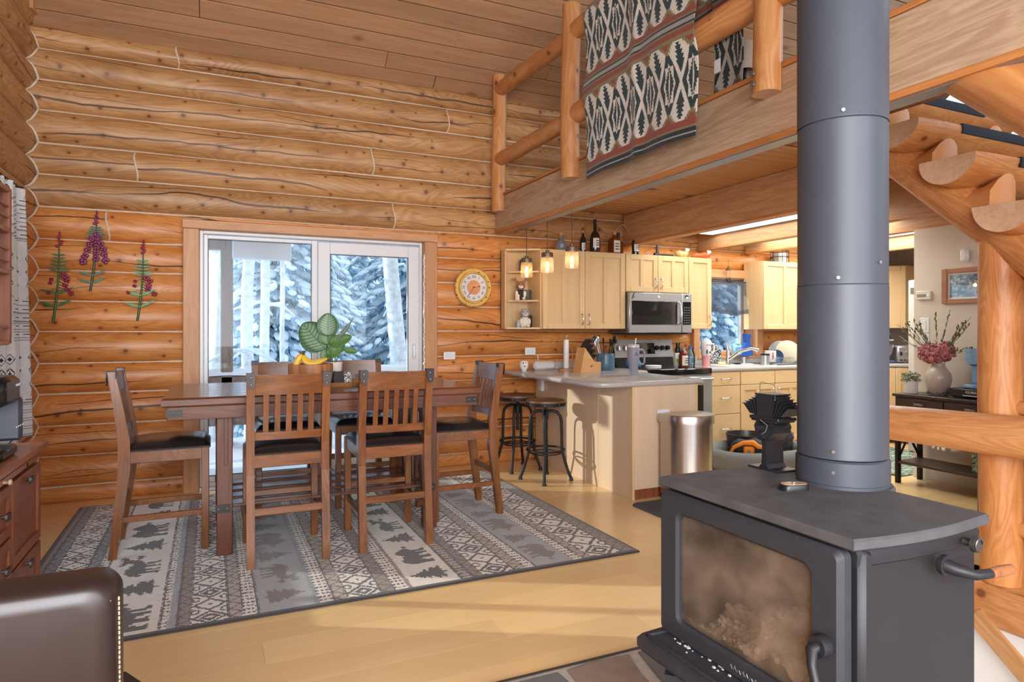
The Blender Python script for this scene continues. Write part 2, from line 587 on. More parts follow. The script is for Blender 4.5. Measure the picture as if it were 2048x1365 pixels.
# ------------------------------------------------------------------ log walls
def wall_log(name, m, parent, axis, a, b, base, bulge, zl0, zl1, zr0=None, zr1=None, seed=0, sg=-1, thick=.2, end_a=False, end_b=False):
    """one course: flat outside, rounded towards the room; a..b along the axis"""
    rnd = random.Random(seed)
    zr0 = zl0 if zr0 is None else zr0; zr1 = zl1 if zr1 is None else zr1
    n = 12
    seg = max(3, int((b - a) / .22))
    ph = [rnd.uniform(0, 6.28) for _ in range(4)]
    rings, us = [], []
    th0 = math.radians(82)
    for i in range(seg + 1):
        f = i / seg; u = a + (b - a) * f
        z0 = zl0 + (zr0 - zl0) * f; z1 = zl1 + (zr1 - zl1) * f
        zc, h = (z0 + z1) / 2, (z1 - z0)
        bl = bulge * (1 + .07 * math.sin(u * 1.9 + ph[0]))
        sh = .012 * math.sin(u * 1.3 + ph[1])
        k = 1.
        if end_a: k = min(k, max(.0, 1 - max(0, 1 - (u - a) / .12) ** 2))
        if end_b: k = min(k, max(.0, 1 - max(0, 1 - (b - u) / .12) ** 2))
        bl = bl * (.45 + .55 * k)
        ring = []
        for j in range(n + 1):
            th = -th0 + 2 * th0 * j / n
            o = bl * (math.cos(th) - math.cos(th0)) / (1 - math.cos(th0))
            zz = zc + h / 2 * math.sin(th) / math.sin(th0) + sh * math.cos(th) * .6
            d = base + sg * o
            ring.append((u, d, zz) if axis == 'X' else (d, u, zz))
        dd = base - sg * thick
        ring += [(u, dd, z1), (u, dd, z0)] if axis == 'X' else [(dd, u, z1), (dd, u, z0)]
        rings.append(ring); us.append(u - a)
    hh = (zl1 - zl0)
    vs = [(-.5 + j / n) * hh * 1.25 for j in range(n + 1)] + [hh, -hh, -.5 * hh * 1.25]
    mb = MB()
    mb.ring_loft(rings, True, uvs=(us, vs))
    return mb.build(name, m, parent, smooth=50)

wb = structure('wall_back')
SEAM = [0., .118, .346, .573, .809, 1.035, 1.272, 1.502, 1.728, 1.959, 2.196, 2.434, 2.664, 2.905, 3.13, 3.355, 3.53]
NR = len(SEAM) - 1
SPLIT = {14: [2.0], 15: [-.24], 12: [1.30], 11: [-.524], 10: [1.49], 9: [-.71]}
def chink(parent, p, r=.009, n=6):
    MB().tube(p, r, n).build('chinking', CHINK, parent, smooth=60)
DOOR = (-.20, 1.885, 2.155); WIN = (4.93, 5.86, .97, 1.93)
sd = 0
for i in range(NR):
    z0, z1 = SEAM[i], SEAM[i + 1]
    m = LOG_HI if i >= 10 else LOG_LO
    segs = [(-1.34, 7.78)]
    if z1 <= 2.2:
        segs = [(-1.34, DOOR[0]), (DOOR[1], 7.78)]
    if WIN[2] < (z0 + z1) / 2 < WIN[3]:
        segs = [q for s in segs for q in ([s] if s[1] < WIN[0] else [(s[0], WIN[0]), (WIN[1], s[1])])]
    for xs in SPLIT.get(i, []):
        segs = [q for s in segs for q in ([(s[0], xs), (xs, s[1])] if s[0] < xs < s[1] else [s])]
    bul = .082 if i else .03
    for a, b in segs:
        sd += 1
        wall_log('log', m, wb, 'X', a, b, W, bul, z0, z1, seed=sd, end_b=(b == DOOR[0] or b == WIN[0]), end_a=(a == DOOR[1] or a == WIN[1]))
    for xs in SPLIT.get(i, []):
        zc, h = (z0 + z1) / 2, z1 - z0
        th0 = math.radians(82)
        pts = []
        for j in range(9):
            th = -th0 + 2 * th0 * j / 8
            o = bul * (math.cos(th) - math.cos(th0)) / (1 - math.cos(th0))
            pts.append((xs + .012 * math.sin(j * .8), W - o - .001, zc + h / 2 * math.sin(th) / math.sin(th0)))
        chink(wb, pts, .007)
# the sliver of log above the door header
wall_log('log', LOG_LO, wb, 'X', DOOR[0], DOOR[1], W, .02, DOOR[2], 2.196, seed=99)
for i in range(1, NR):
    z = SEAM[i]
    segs = [(-1.17, 7.7)] if z > 2.16 else [(-1.17, DOOR[0]), (DOOR[1], 7.7)]
    if WIN[2] < z < WIN[3]:
        segs = [q for s in segs for q in ([s] if s[1] < WIN[0] else [(s[0], WIN[0]), (WIN[1], s[1])])]
    for a, b in segs:
        n = max(3, int((b - a) / .3))
        rr = random.Random(i)
        chink(wb, [(a + (b - a) * k / n, W - .010, z + rr.uniform(-.002, .002)) for k in range(n + 1)], .0085)

wl = structure('wall_left')
ZL = [0.] + [(SEAM[i] + SEAM[i + 1]) / 2 for i in range(1, NR - 1)] + [3.24 + .232 * k for k in range(0, 10)]
ZL = sorted(set(round(z, 3) for z in ZL))
ZL = [z for k, z in enumerate(ZL) if k == 0 or z - ZL[k - 1] > .06]
XL = -1.232; LW = (3.72, 4.72, .52, 2.09)
for i in range(len(ZL) - 1):
    z0, z1 = ZL[i], ZL[i + 1]
    m = LOG_HI if z0 > 2.0 else LOG_LO
    segs = [(-4.1, 5.97)]
    if LW[2] < (z0 + z1) / 2 < LW[3]: segs = [(-4.1, LW[0]), (LW[1], 5.97)]
    for a, b in segs:
        sd += 1
        wall_log('log', m, wl, 'Y', a, b, XL, .075, z0, z1, seed=sd, sg=1)
    if i: chink(wl, [(XL + .008, -4 if z1 < 0 else 4.8, z0), (XL + .008, W - .06, z0)])
# scalloped bead of chinking where the two walls meet
def prof(z, zs, bul):
    for k in range(len(zs) - 1):
        if zs[k] <= z <= zs[k + 1]:
            s = (2 * (z - zs[k]) / (zs[k + 1] - zs[k]) - 1) * math.sin(math.radians(82))
            th = math.asin(max(-1, min(1, s))); c0 = math.cos(math.radians(82))
            return bul * (math.cos(th) - c0) / (1 - c0)
    return 0
pts = []
for k in range(0, 240):
    z = .02 + 3.45 * k / 239
    pts.append((XL + prof(z, ZL, .075) + .006, W - prof(z, SEAM, .082) - .004, z))
chink(wl, pts, .008)
# corner board between gable logs and ceiling
part_box('corner_board', wl, FIR, -1.20, -1.14, 5.60, 5.72, 3.56, 5.6, .004)

# ------------------------------------------------------------------ sloping ceiling
cl = structure('ceiling')
A = math.radians(38); BW = .152
rot = (PI - A, 0, 0)
srcs = {}
rr = random.Random(3)
for i in range(15):
    x = -1.26 - rr.uniform(0, 2.0)
    while x < 7.8:
        ln = rr.choice((2.4, 3.0, 3.6))
        a, b = max(x, -1.26), min(x + ln, 7.8)
        if b - a > .05:
            k = round(b - a, 2)
            loc = (a, 5.80 - math.cos(A) * BW * i, 3.50 + math.sin(A) * BW * i)
            if k not in srcs:
                o = MB().box(0, k - .002, 0, BW - .007, -.018, 0, .003).build('ceiling_board', CEIL, cl, smooth=0)
                o.location = loc; o.rotation_euler = rot; srcs[k] = o
            else: inst(srcs[k], cl, loc, rot, 'ceiling_board')
        x += ln
dk = MB().box(-1.6, 8.2, -.4, 6.2, -.12, -.021).build('roof_deck', mat('deck_dark', (46, 34, 26), .8), cl, smooth=0)
dk.location = (0, 5.80, 3.50); dk.rotation_euler = rot
dk = MB().box(-1.6, 8.2, 0, 6.9, 0, .1).build('roof_deck', CEIL, cl, smooth=0)
dk.location = (0, -4.5, 3.35); dk.rotation_euler = (math.radians(37), 0, 0)

# ------------------------------------------------------------------ loft floor seen from below, wall panels on the right
cf = structure('ceiling_loft')
uw = .112
src = None
for i in range(23):
    y0 = 5.74 - uw * (i + 1)
    if src is None:
        src = MB().box(0, 5.2, 0, uw - .009, 0, .02, .004).build('underside_board', CEIL2, cf, smooth=0); src.location = (2.56, y0, 2.49)
    else: inst(src, cf, (2.56, y0, 2.49), name='underside_board')
fl2 = structure('floor_loft')
part_box('loft_deck', fl2, CEIL, 2.60, 7.8, 3.15, 5.80, 2.512, 2.545)
part_box('loft_deck', fl2, CEIL, 2.60, 3.5, -.5, 3.15, 2.512, 2.545)
part_box('loft_edge_board', fl2, LIP, 2.46, 2.64, -1.5, 5.72, 2.537, 2.562, .004)
wr = structure('wall_right')
part_box('panel', wr, BEIGE, 5.6, 5.72, -4.1, 3.72, 0, 2.16)
bs = structure('baseboard_right')
part_box('board', bs, WHITE, 5.585, 5.599, -4, 3.72, 0, .09, .003)
wk = structure('wall_kitchen')
part_box('panel', wk, GREYWALL, 7.76, 7.86, -4.2, 6.0, 0, 2.5)
# the living room behind the camera: front wall with tall windows, other roof slope
wf = structure('wall_front')
PINEP = wood('pine_panel', (206, 166, 118), (180, 136, 90), 'Z', .6)
for x0, x1, z0, z1 in ((-1.4, 7.9, 0, .55), (-1.4, 7.9, 3.5, 5.2), (-1.4, -.7, .55, 3.5), (1.0, 1.3, .55, 3.5), (3.2, 7.9, .55, 3.5)):
    part_box('panel', wf, PINEP, x0, x1, -4.35, -4.2, z0, z1)
w3 = structure('window_3')
for x0, x1 in ((-.7, 1.0), (1.3, 3.2)):
    frame_ = MB(); frame_.box(x0, x0 + .07, -4.3, -4.22, .55, 3.5); frame_.box(x1 - .07, x1, -4.3, -4.22, .55, 3.5); frame_.box(x0, x1, -4.3, -4.22, .55, .62); frame_.box(x0, x1, -4.3, -4.22, 3.43, 3.5); frame_.box(x0, x1, -4.3, -4.22, 2.0, 2.06)
    frame_.build('window_frame', WHITE, w3, smooth=0)
part_box('gable_panel', wl, PINEP, -1.5, -1.44, -4.3, 6.0, 2.2, 7.6)

# ------------------------------------------------------------------ sliding door
d1 = structure('door_1')
for nm, x0, x1, z0, z1 in (('jamb_trim', -.20, -.085, 0, 2.085), ('jamb_trim', 1.765, 1.885, 0, 2.085)):
    part_box(nm, d1, FIR, x0, x1, 5.715, 6.02, z0, z1, .004)
part_box('header_trim', d1, FIRX, -.205, 1.89, 5.712, 6.02, 2.086, 2.156, .004)
def frame(parent, name, x0, x1, z0, z1, y0, y1, wl_, wr_, wb_, wt_, m=WHITE, c=.006):
    mb = MB()
    mb.box(x0, x0 + wl_, y0, y1, z0, z1, c); mb.box(x1 - wr_, x1, y0, y1, z0, z1, c)
    mb.box(x0 + wl_ - .004, x1 - wr_ + .004, y0, y1, z0, z0 + wb_, c); mb.box(x0 + wl_ - .004, x1 - wr_ + .004, y0, y1, z1 - wt_, z1, c)
    return mb.build(name, m, parent)
frame(d1, 'outer_frame', -.085, 1.765, .0, 2.086, 5.79, 5.92, .030, .030, .05, .028)
frame(d1, 'fixed_sash', -.055, .84, .05, 2.058, 5.83, 5.87, .035, .055, .05, .035)
frame(d1, 'sliding_sash', .835, 1.735, .05, 2.045, 5.795, 5.855, .105, .105, .125, .105)
frame(d1, 'gasket', -.022, .787, .098, 2.025, 5.828, 5.832, .006, .006, .006, .006, BLACKP, .001)
frame(d1, 'gasket', .938, 1.632, .173, 1.942, 5.792, 5.797, .006, .006, .006, .006, BLACKP, .001)
part_box('pane', d1, GLASS, -.02, .785, 5.846, 5.850, .1, 2.023)
part_box('pane', d1, GLASS, .94, 1.63, 5.822, 5.826, .175, 1.94)
part_box('track', d1, mat('alu_track', (190, 188, 184), .4, .6), -.085, 1.765, 5.74, 5.80, 0, .028, .003)
for k in range(6): MB().cyl((.1 + .3 * k, 5.739, .014), (.1 + .3 * k, 5.742, .014), .004, n=8).build('screw', BLACK, d1)
mb = MB(); mb.box(1.668, 1.698, 5.778, 5.797, 1.02, 1.16, .006); mb.tube([(1.683, 5.79, 1.04), (1.683, 5.755, 1.05), (1.683, 5.755, 1.13), (1.683, 5.79, 1.14)], .007)
mb.build('handle', WHITE, d1)
rr = random.Random(5)
mb = MB(); mb.tube([(1.758 + rr.uniform(-.004, .004), 5.716, .9 + .012 * k) for k in range(90)], [.004 + rr.uniform(0, .004) for k in range(90)], 5)
mb.build('foam_bead', WHITE, d1)

# ------------------------------------------------------------------ kitchen window
w1 = structure('window_1')
part_box('header_trim', w1, FIRX, 4.90, 5.90, 5.715, 5.80, 1.875, 1.968, .004)
part_box('side_trim', w1, FIR, 5.80, 5.885, 5.72, 5.80, .96, 1.874, .004)
part_box('side_trim', w1, FIR, 4.86, 4.945, 5.72, 5.80, .96, 1.874, .004)
part_box('reveal', w1, FIR, 5.80, 5.845, 5.80, 6.02, .97, 1.90)
part_box('reveal', w1, FIR, 4.91, 4.945, 5.80, 6.02, .97, 1.90)
part_box('reveal', w1, FIRX, 4.945, 5.80, 5.80, 6.02, 1.874, 1.91)
part_box('window_sill', w1, FIRX, 4.90, 5.88, 5.70, 6.02, .955, .985, .004)
frame(w1, 'window_frame', 4.95, 5.795, .99, 1.87, 5.93, 5.99, .05, .05, .05, .05)
part_box('pane', w1, GLASS, 5.0, 5.745, 5.958, 5.962, 1.04, 1.82)
# left window (its light and its curtain are what the photo shows)
w2 = structure('window_2')
def frameY(parent, name, y0, y1, z0, z1, x0, x1, wd, m=WHITE):
    mb = MB()
    mb.box(x0, x1, y0, y0 + wd, z0, z1); mb.box(x0, x1, y1 - wd, y1, z0, z1)
    mb.box(x0, x1, y0 + wd, y1 - wd, z0, z0 + wd); mb.box(x0, x1, y0 + wd, y1 - wd, z1 - wd, z1)
    return mb.build(name, m, parent)
frameY(w2, 'window_frame', LW[0], LW[1], LW[2] - .1, LW[3] + .1, -1.42, -1.34, .11)
part_box('mullion', w2, WHITE, -1.42, -1.35, 4.20, 4.24, .55, 2.1)
part_box('pane', w2, GLASS, -1.382, -1.378, LW[0] + .1, LW[1] - .1, LW[2], LW[3])
frameY(w2, 'window_trim', LW[0] - .02, LW[1] + .02, LW[2] - .12, LW[3] + .1, -1.34, -1.19, .05, FIR)

# ------------------------------------------------------------------ outdoors
g = structure('trim_snow_ground')
mb = MB()
rr = random.Random(11)
def gz(x, y):
    return -.35 + .12 * math.sin(x * .7 + 1) * math.cos(y * .6) + .05 * math.sin(x * 2.3 + y * 1.7) + max(0, (y - 13)) * .06
mb.grid(lambda a, b: (-25 + 60 * a, 6.6 + 32 * b, gz(-25 + 60 * a, 6.6 + 32 * b)), 60, 32)
mb.build('snow_field', SNOW, g)
dkp = thing('snowy_porch', 'snow covered wooden porch seen through the sliding door', 'porch', (0, 6, 0))
def pb(name, m, x0, x1, y0, y1, z0, z1, c=.01): return part_box(name, dkp, m, x0, x1, y0 - 6, y1 - 6, z0, z1, c)
pb('deck', PORCH, -2.5, 4.0, 6.05, 7.6, -.2, -.05)
mb = MB(); mb.grid(lambda a, b: (-2.5 + 6.5 * a, .08 + 1.5 * b, -.05 + .11 + .05 * math.sin(a * 9 + b * 3) + .03 * math.sin(b * 7)), 40, 12)
mb.build('snow_blanket', SNOW, dkp)
pb('post', PORCH, .09, .21, 7.42, 7.54, -.2, 2.32)
pb('post', PORCH, 3.1, 3.22, 7.42, 7.54, -.2, 2.32)
pb('roof_beam', PORCH, -2.5, .14, 7.40, 7.54, 2.12, 2.32)
pb('fascia', mat('fascia_white', (212, 214, 222), .8), .2, .78, 7.30, 7.40, 2.02, 2.5)
pb('porch_roof', mat('fascia_grey', (176, 178, 190), .8), -2.5, .74, 6.05, 7.5, 2.5, 2.6)
pb('railing', PORCH, -2.5, 4.0, 7.42, 7.52, .66, .80)
pb('railing', PORCH, -2.5, 4.0, 7.44, 7.50, .28, .36)
mb = MB(); mb.grid(lambda a, b: (-2.5 + 6.5 * a, 1.40 + .14 * b, .80 + .07 * math.sin(b * PI) + .012 * math.sin(a * 50)), 60, 6)
mb.build('snow_cap', SNOW, dkp)

def conifer(label, loc, h, r, seed, group=None):
    rnd = random.Random(seed)
    t = thing('snowy_spruce', label, 'tree', loc, rnd.uniform(0, 6), group)
    MB().cyl((0, 0, -.3), (0, 0, h * .97), .035 * h * .55, .02, 8).build('trunk', BARK, t)
    nd, sn = MB(), MB()
    z = .35
    while z < h * .97:
        f = 1 - z / h
        R = r * (f ** .75) + .12
        nb = max(6, int(5 + R * 9))
        for k in range(nb):
            a = 2 * PI * (k + rnd.random() * .8) / nb
            ln = R * rnd.uniform(.65, 1.1)
            ca, sa = math.cos(a), math.sin(a)
            droop = rnd.uniform(.25, .6)
            steps = max(3, int(ln / .16))
            for q in range(1, steps + 1):
                s = q / steps
                px, pz = ln * s, z - droop * ln * s * s + rnd.uniform(-.03, .03)
                wid = .11 * (1.1 - .55 * s) * (1 + .25 * ln) + .03
                # hanging needle sprays
                for e in range(5):
                    o = rnd.uniform(-wid, wid)
                    cx, cy = ca * px - sa * o, sa * px + ca * o
                    L_ = rnd.uniform(.10, .26); ww = rnd.uniform(.010, .026)
                    da = a + rnd.uniform(-.8, .8)
                    dx, dy = math.cos(da), math.sin(da)
                    b = nd.pts([(cx - dy * ww, cy + dx * ww, pz), (cx + dy * ww, cy - dx * ww, pz), (cx + dx * L_ * .6, cy + dy * L_ * .6, pz - L_ * .75)])
                    nd.face((b, b + 1, b + 2))
                # snow pillow on the bough
                for e in range(rnd.choice((2, 2, 3))):
                    o = rnd.uniform(-wid, wid) * .5
                    cx, cy = ca * px - sa * o, sa * px + ca * o
                    rx = rnd.uniform(.3, .85) * wid; rz = rx * rnd.uniform(.35, .6)
                    st = len(sn.v)
                    sn.ell((0, 0, 0), (rx * rnd.uniform(1.2, 2.2), rx * .6, rz), 6, 4)
                    sn.xf(Matrix.Translation((cx, cy, pz + rz * .35)) @ Matrix.Rotation(a + rnd.uniform(-.4, .4), 4, 'Z') @ Matrix.Rotation(droop * s * 1.1, 4, 'Y'), st)
        z += rnd.uniform(.17, .26)
    n = nd.build('foliage', NEEDLE, t, smooth=0, recalc=False); n['kind'] = 'stuff'
    s = sn.build('snow_load', SNOWD, t, smooth=180, recalc=False); s['kind'] = 'stuff'
    return t
# ------------------------------------------------------------------ trees
TG = 'snowy conifers behind the house'
conifer('snow laden spruce nearest the sliding door, filling the left pane', (.9, 11.2, -.2), 7.5, 1.5, 1, TG)
conifer('snow laden spruce seen through the right pane of the sliding door', (3.65, 12.2, -.2), 8.5, 1.6, 2, TG)
conifer('tall snowy spruce farther back between the two nearer ones', (2.2, 16.2, 0), 11, 2.2, 3, TG)
conifer('snowy spruce at the left behind the birch trunks', (-2.9, 16.0, 0), 10, 2.1, 4, TG)
conifer('snowy spruce right behind the kitchen window', (9.4, 11.0, -.2), 8, 1.9, 5, TG)
conifer('distant snowy spruce at the right edge of the sliding door view', (7.2, 17.2, .1), 12, 2.3, 6, TG)
conifer('distant snowy spruce in the middle of the kitchen window view', (13.2, 15.2, .1), 11, 2.4, 7, TG)
def birch(label, loc, top, r, seed):
    rnd = random.Random(seed)
    t = thing('birch_tree', label, 'tree', loc, 0, 'pale birch trunks outside')
    pts = [(top[0] * k / 8 + rnd.uniform(-.03, .03), top[1] * k / 8, -.3 + (top[2] + .3) * k / 8) for k in range(9)]
    MB().tube(pts, [r * (1 - .05 * k) for k in range(9)], 10).build('trunk', BIRCH, t, smooth=80)
    mb = MB()
    for k in range(7):
        z = top[2] * (.2 + .1 * k); a = rnd.uniform(0, 6.28); ln = rnd.uniform(.4, .8)
        b = (top[0] * z / top[2], 0, z)
        mb.tube([b, (b[0] + math.cos(a) * ln * .5, math.sin(a) * ln * .5, z + .05), (b[0] + math.cos(a) * ln, math.sin(a) * ln, z - .12)], [.03, .02, .01], 6)
    mb.build('branch_snow', SNOWD, t, smooth=80)
birch('pale birch trunk left of the porch post', (.03, 8.6, -.2), (.0, 0, 6), .10, 1)
birch('thin birch trunk right of the porch post', (.42, 8.8, -.2), (.05, 0, 6), .085, 2)
birch('slim leaning birch before the spruce in the left pane', (.86, 9.0, -.2), (-.04, 0, 6), .035, 3)
birch('snow plastered birch trunk in the right pane', (2.55, 9.2, -.2), (-.45, 0, 6), .13, 4)
birch('forked birch trunk beside the thin one', (.62, 9.25, -.2), (.03, 0, 6), .07, 5)

# ------------------------------------------------------------------ loft beam and ceiling beams
t = thing('loft_beam', 'long pale fascia beam carrying the loft edge, blanket hanging over it', 'beam', (2.47, 0, 0))
part_box('fascia', t, OAKY, 0, .13, -1.5, 5.74, 2.212, 2.536, .004)
part_box('bottom_lip', t, LIP, -.006, .022, -1.5, 5.73, 2.206, 2.236, .004)
part_box('metal_strip', t, mat('grey_strip', (150, 152, 160), .35, .5), .022, .11, -1.5, 5.3, 2.203, 2.211, .002)
BG = 'ceiling beams under the loft'
for x, y0, lb in ((3.93, 3.2, 'wood clad ceiling beam nearest the loft edge, above the wall cabinets'),
                  (4.93, 1.6, 'pale ceiling beam between the two light panels'),
                  (5.62, 1.0, 'ceiling beam resting on top of the beige wall'),
                  (6.80, 1.6, 'farthest ceiling beam, above the corner cabinet')):
    t = thing('ceiling_beam', lb, 'beam', (x, 0, 0), 0, BG)
    part_box('clad_beam', t, OAKY2, 0, .12, y0, 5.73, 2.163, 2.488, .004)
    part_box('bottom_lip', t, LIP, -.005, .02, y0, 5.73, 2.158, 2.18, .003)
EM = mat('light_panel', (235, 250, 250), .5, emit=(225, 250, 250), estr=1.3)
for (x0, x1, y0, y1), lb in (((4.07, 4.91, 3.6, 5.48), 'fluorescent ceiling light panel over the stove range'),
                             ((5.07, 5.60, 3.9, 5.46), 'narrow lit ceiling panel above the sink'),
                             ((5.76, 6.78, 3.7, 5.46), 'lit ceiling panel seen right of the stove pipe')):
    t = thing('ceiling_light', lb, 'ceiling light', (0, 0, 0), 0, 'lit panels between the ceiling beams')
    part_box('housing', t, WHITE, x0, x1, y0, y1, 2.31, 2.488, .004)
    part_box('diffuser', t, EM, x0 + .03, x1 - .03, y0 + .03, y1 - .03, 2.303, 2.311)
    l = add_light('panel_glow', 'AREA', ((x0 + x1) / 2, (y0 + y1) / 2, 2.295), ((x0 + x1) / 2, (y0 + y1) / 2 + .001, 0), 9 if x1 < 5 else (9 if x1 < 6 else 26), (1, .97, .90), x1 - x0, y1 - y0)

# ------------------------------------------------------------------ loft railing
t = thing('loft_railing', 'peeled log railing along the loft edge with round posts and rails', 'railing', (2.47, 0, 2.4))
def logpart(name, p0, p1, r0, r1, parent, off=(0, 0, 0), n=20, seg=14, seed=0, m=None, re=0., wob=.005):
    o = Vector(off)
    return roundlog(MB(), Vector(p0) - o, Vector(p1) - o, r0, r1, n, seg, wob, seed, 1, re).build(name, [m or LOG_POLE, ENDGRAIN], parent, smooth=45)
off = (2.47, 0, 2.4)
logpart('post', (2.45, 5.60, 2.39), (2.45, 5.60, 3.66), .068, .064, t, off, seed=1)
logpart('post', (2.43, 4.225, 2.41), (2.43, 4.225, 3.70), .072, .068, t, off, seed=2)
logpart('post', (2.43, 2.335, 2.42), (2.43, 2.335, 3.75), .070, .066, t, off, seed=3)
logpart('post', (2.43, .45, 2.42), (2.43, .45, 3.75), .092, .085, t, off, seed=3)
for a, b, r, z0, z1 in ((5.56, 4.28, .066, 3.52, 3.49), (4.18, 2.40, .07, 3.49, 3.46), (2.28, .5, .07, 3.46, 3.46)):
    logpart('rail', (2.45, a, z0), (2.45, b, z1), r, r, t, off, seed=int(a * 10), re=.04)
for a, b, r, z0, z1 in ((5.56, 4.28, .066, 2.875, 2.86), (4.18, 2.40, .078, 2.88, 2.91), (2.28, .5, .08, 2.9, 2.9)):
    logpart('rail', (2.45, a, z0), (2.45, b, z1), r, r, t, off, seed=int(a * 10 + 5), re=.04)
for z in (2.46, 2.51):
    MB().cyl((2.338 - 2.47, 2.345, z - 2.4), (2.35 - 2.47, 2.345, z - 2.4), .012, n=8).build('bolt', mat('zinc', (150, 150, 150), .4, .9), t)

# ------------------------------------------------------------------ blankets
PAL = {k: np.array(L(v)) for k, v in dict(ivory=(216, 210, 200), teal=(44, 62, 64), rust=(142, 72, 56), olive=(132, 118, 86), grey=(160, 158, 156), black=(42, 46, 50)).items()}
def blanket_col(u, v):
    """u metres across, v metres up from the hem (arrays)"""
    c = np.empty(u.shape + (4,)); c[...] = PAL['ivory']
    P_ = .60; q = np.mod(v - .10, P_)          # one repeat of the pattern
    saw = lambda p, n: np.abs(np.mod(p * n, 1) - .5) * 2
    per = .178; s = np.mod(u / per, 1.0); sx = np.abs(s - .5) * 2
    t = q / .44; tt = np.abs(t - .5) * 2
    # stepped edge of the ivory field
    edge = .74 + .46 * (np.floor((1 - sx) * 7) / 7) + .05 * (saw(u, 62) - .5)
    infield = tt < edge
    lat = np.abs(sx - tt)
    dark = np.zeros(u.shape, bool)
    dark |= (lat > .09) & (lat < .44) & (tt < .92) & (sx > tt)
    tri = (tt - sx > .20) & (tt < .95)
    step = np.mod(tt * 9, 1.0)
    dark |= tri & (sx < .42 * (1.0 - tt) + .20 * step + .02)
    dia = (sx > .62) & (tt < .46)
    step2 = np.mod(tt * 11, 1.0)
    inner = (1 - sx) < (.40 - tt * .75) + .10 * (step2 - .5)
    dark = np.where(dia, inner & ~((1 - sx) < .07 - tt * .12), dark)
    c[dark & infield] = PAL['teal']
    out = ~infield
    c[out] = PAL['rust']
    z = (q > .44)
    qq = (q - .44) / .16
    stripes = [(.0, .14, 'olive'), (.14, .34, 'rust'), (.34, .42, 'olive'), (.42, .50, 'black'), (.50, .66, 'grey'), (.66, .74, 'black'), (.74, .82, 'olive'), (.82, 1.01, 'rust')]
    for a, b, k in stripes: c[z & (qq >= a) & (qq < b)] = PAL[k]
    near = out & ~z & (tt < edge + .13); c[near] = PAL['olive']
    lo = v < .10
    for a, b, k in ((-.1, .022, 'black'), (.022, .028, 'grey'), (.028, .052, 'black'), (.052, .066, 'olive'), (.066, .10, 'rust')):
        c[(v >= a) & (v < b)] = PAL[k]
    return c
def cloth(name, fn, wd, ht, nu, nv, colf, m, parent=None, thick=.006):
    """woven sheet: fn(u,v)->xyz in metres, colours per face from colf"""
    uu = np.linspace(0, wd, nu + 1); vv = np.linspace(0, ht, nv + 1)
    V = np.array([fn(u, v) for u in uu for v in vv])
    me = bpy.data.meshes.new(name)
    idx = np.arange((nu + 1) * (nv + 1)).reshape(nu + 1, nv + 1)
    q = np.stack([idx[:-1, :-1], idx[1:, :-1], idx[1:, 1:], idx[:-1, 1:]], -1).reshape(-1, 4)
    me.from_pydata(V.tolist(), [], q.tolist())
    uc, vc = np.meshgrid((uu[:-1] + uu[1:]) / 2, (vv[:-1] + vv[1:]) / 2, indexing='ij')
    c = colf(uc, vc).reshape(-1, 4)
    ca = me.color_attributes.new('weave', 'FLOAT_COLOR', 'CORNER')
    ca.data.foreach_set('color', np.repeat(c, 4, axis=0).astype(np.float32).ravel())
    me.materials.append(m)
    me.polygons.foreach_set('use_smooth', [True] * len(me.polygons))
    o = bpy.data.objects.new(name, me); COL.objects.link(o)
    if parent: o.parent = parent
    if thick:
        md = o.modifiers.new('thickness', 'SOLIDIFY'); md.thickness = thick; md.offset = 0
    return o
WOOL = attrmat('wool_blanket')
def hang(u, v):
    yy = 3.865 - u * (1 + .02 * math.sin(v * 4))
    zb = 2.325 + .02 * math.sin(u * 2.6)
    z = zb + v
    fold = .012 * math.sin(u * 9 + v * .8) + .02 * math.exp(-((u - .57) / .05) ** 2)
    bul = 0.
    x = 2.352 - fold - .03 * math.exp(-((z - 2.9) / .1) ** 2) - .02 * math.exp(-((z - 3.47) / .12) ** 2)
    if z > 3.46:                                        # over the top rail
        s = z - 3.46; a = min(s / .095, PI)
        x, z = 2.45 - .098 * math.cos(a) - fold * .3, 3.47 + .098 * math.sin(a)
        if s > .095 * PI: z -= (s - .095 * PI)
    return (x, yy, z)
b = cloth('woven_blanket', hang, 1.10, 1.85, 300, 460, blanket_col, WOOL)
tag(b, 'large zigzag patterned wool blanket draped over the loft railing', 'blanket')
def fold2(u, v):
    return (2.50 + .02 * math.sin(u * 8 + 1) + .03 * math.sin(v * 9) * .3, 2.80 - u, 2.575 + v - .02 * u)
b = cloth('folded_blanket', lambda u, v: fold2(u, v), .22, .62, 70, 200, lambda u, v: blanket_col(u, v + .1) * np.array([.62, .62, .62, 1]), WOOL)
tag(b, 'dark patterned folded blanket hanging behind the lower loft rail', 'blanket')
TAGM = mat('paper_tag', (214, 214, 216), .8)
o = part_box('paper_tag', b, TAGM, 2.452, 2.455, 2.68, 2.725, 2.66, 2.73)
t = thing('table_lamp', 'small lamp with a linen shade standing on the loft floor', 'lamp', (2.80, 2.86, 2.545))
LIN = mat('linen_shade', (176, 160, 142), .9, noise=.1, nscale=120)
MB().lathe([(.001, 0), (.06, 0), (.06, .012), (.012, .03), (.010, .27), (.001, .27)], 16).build('base', BLACK, t)
MB().lathe([(.062, .235), (.050, .40), (.047, .40), (.059, .235)], 28).build('lamp_shade', LIN, t)

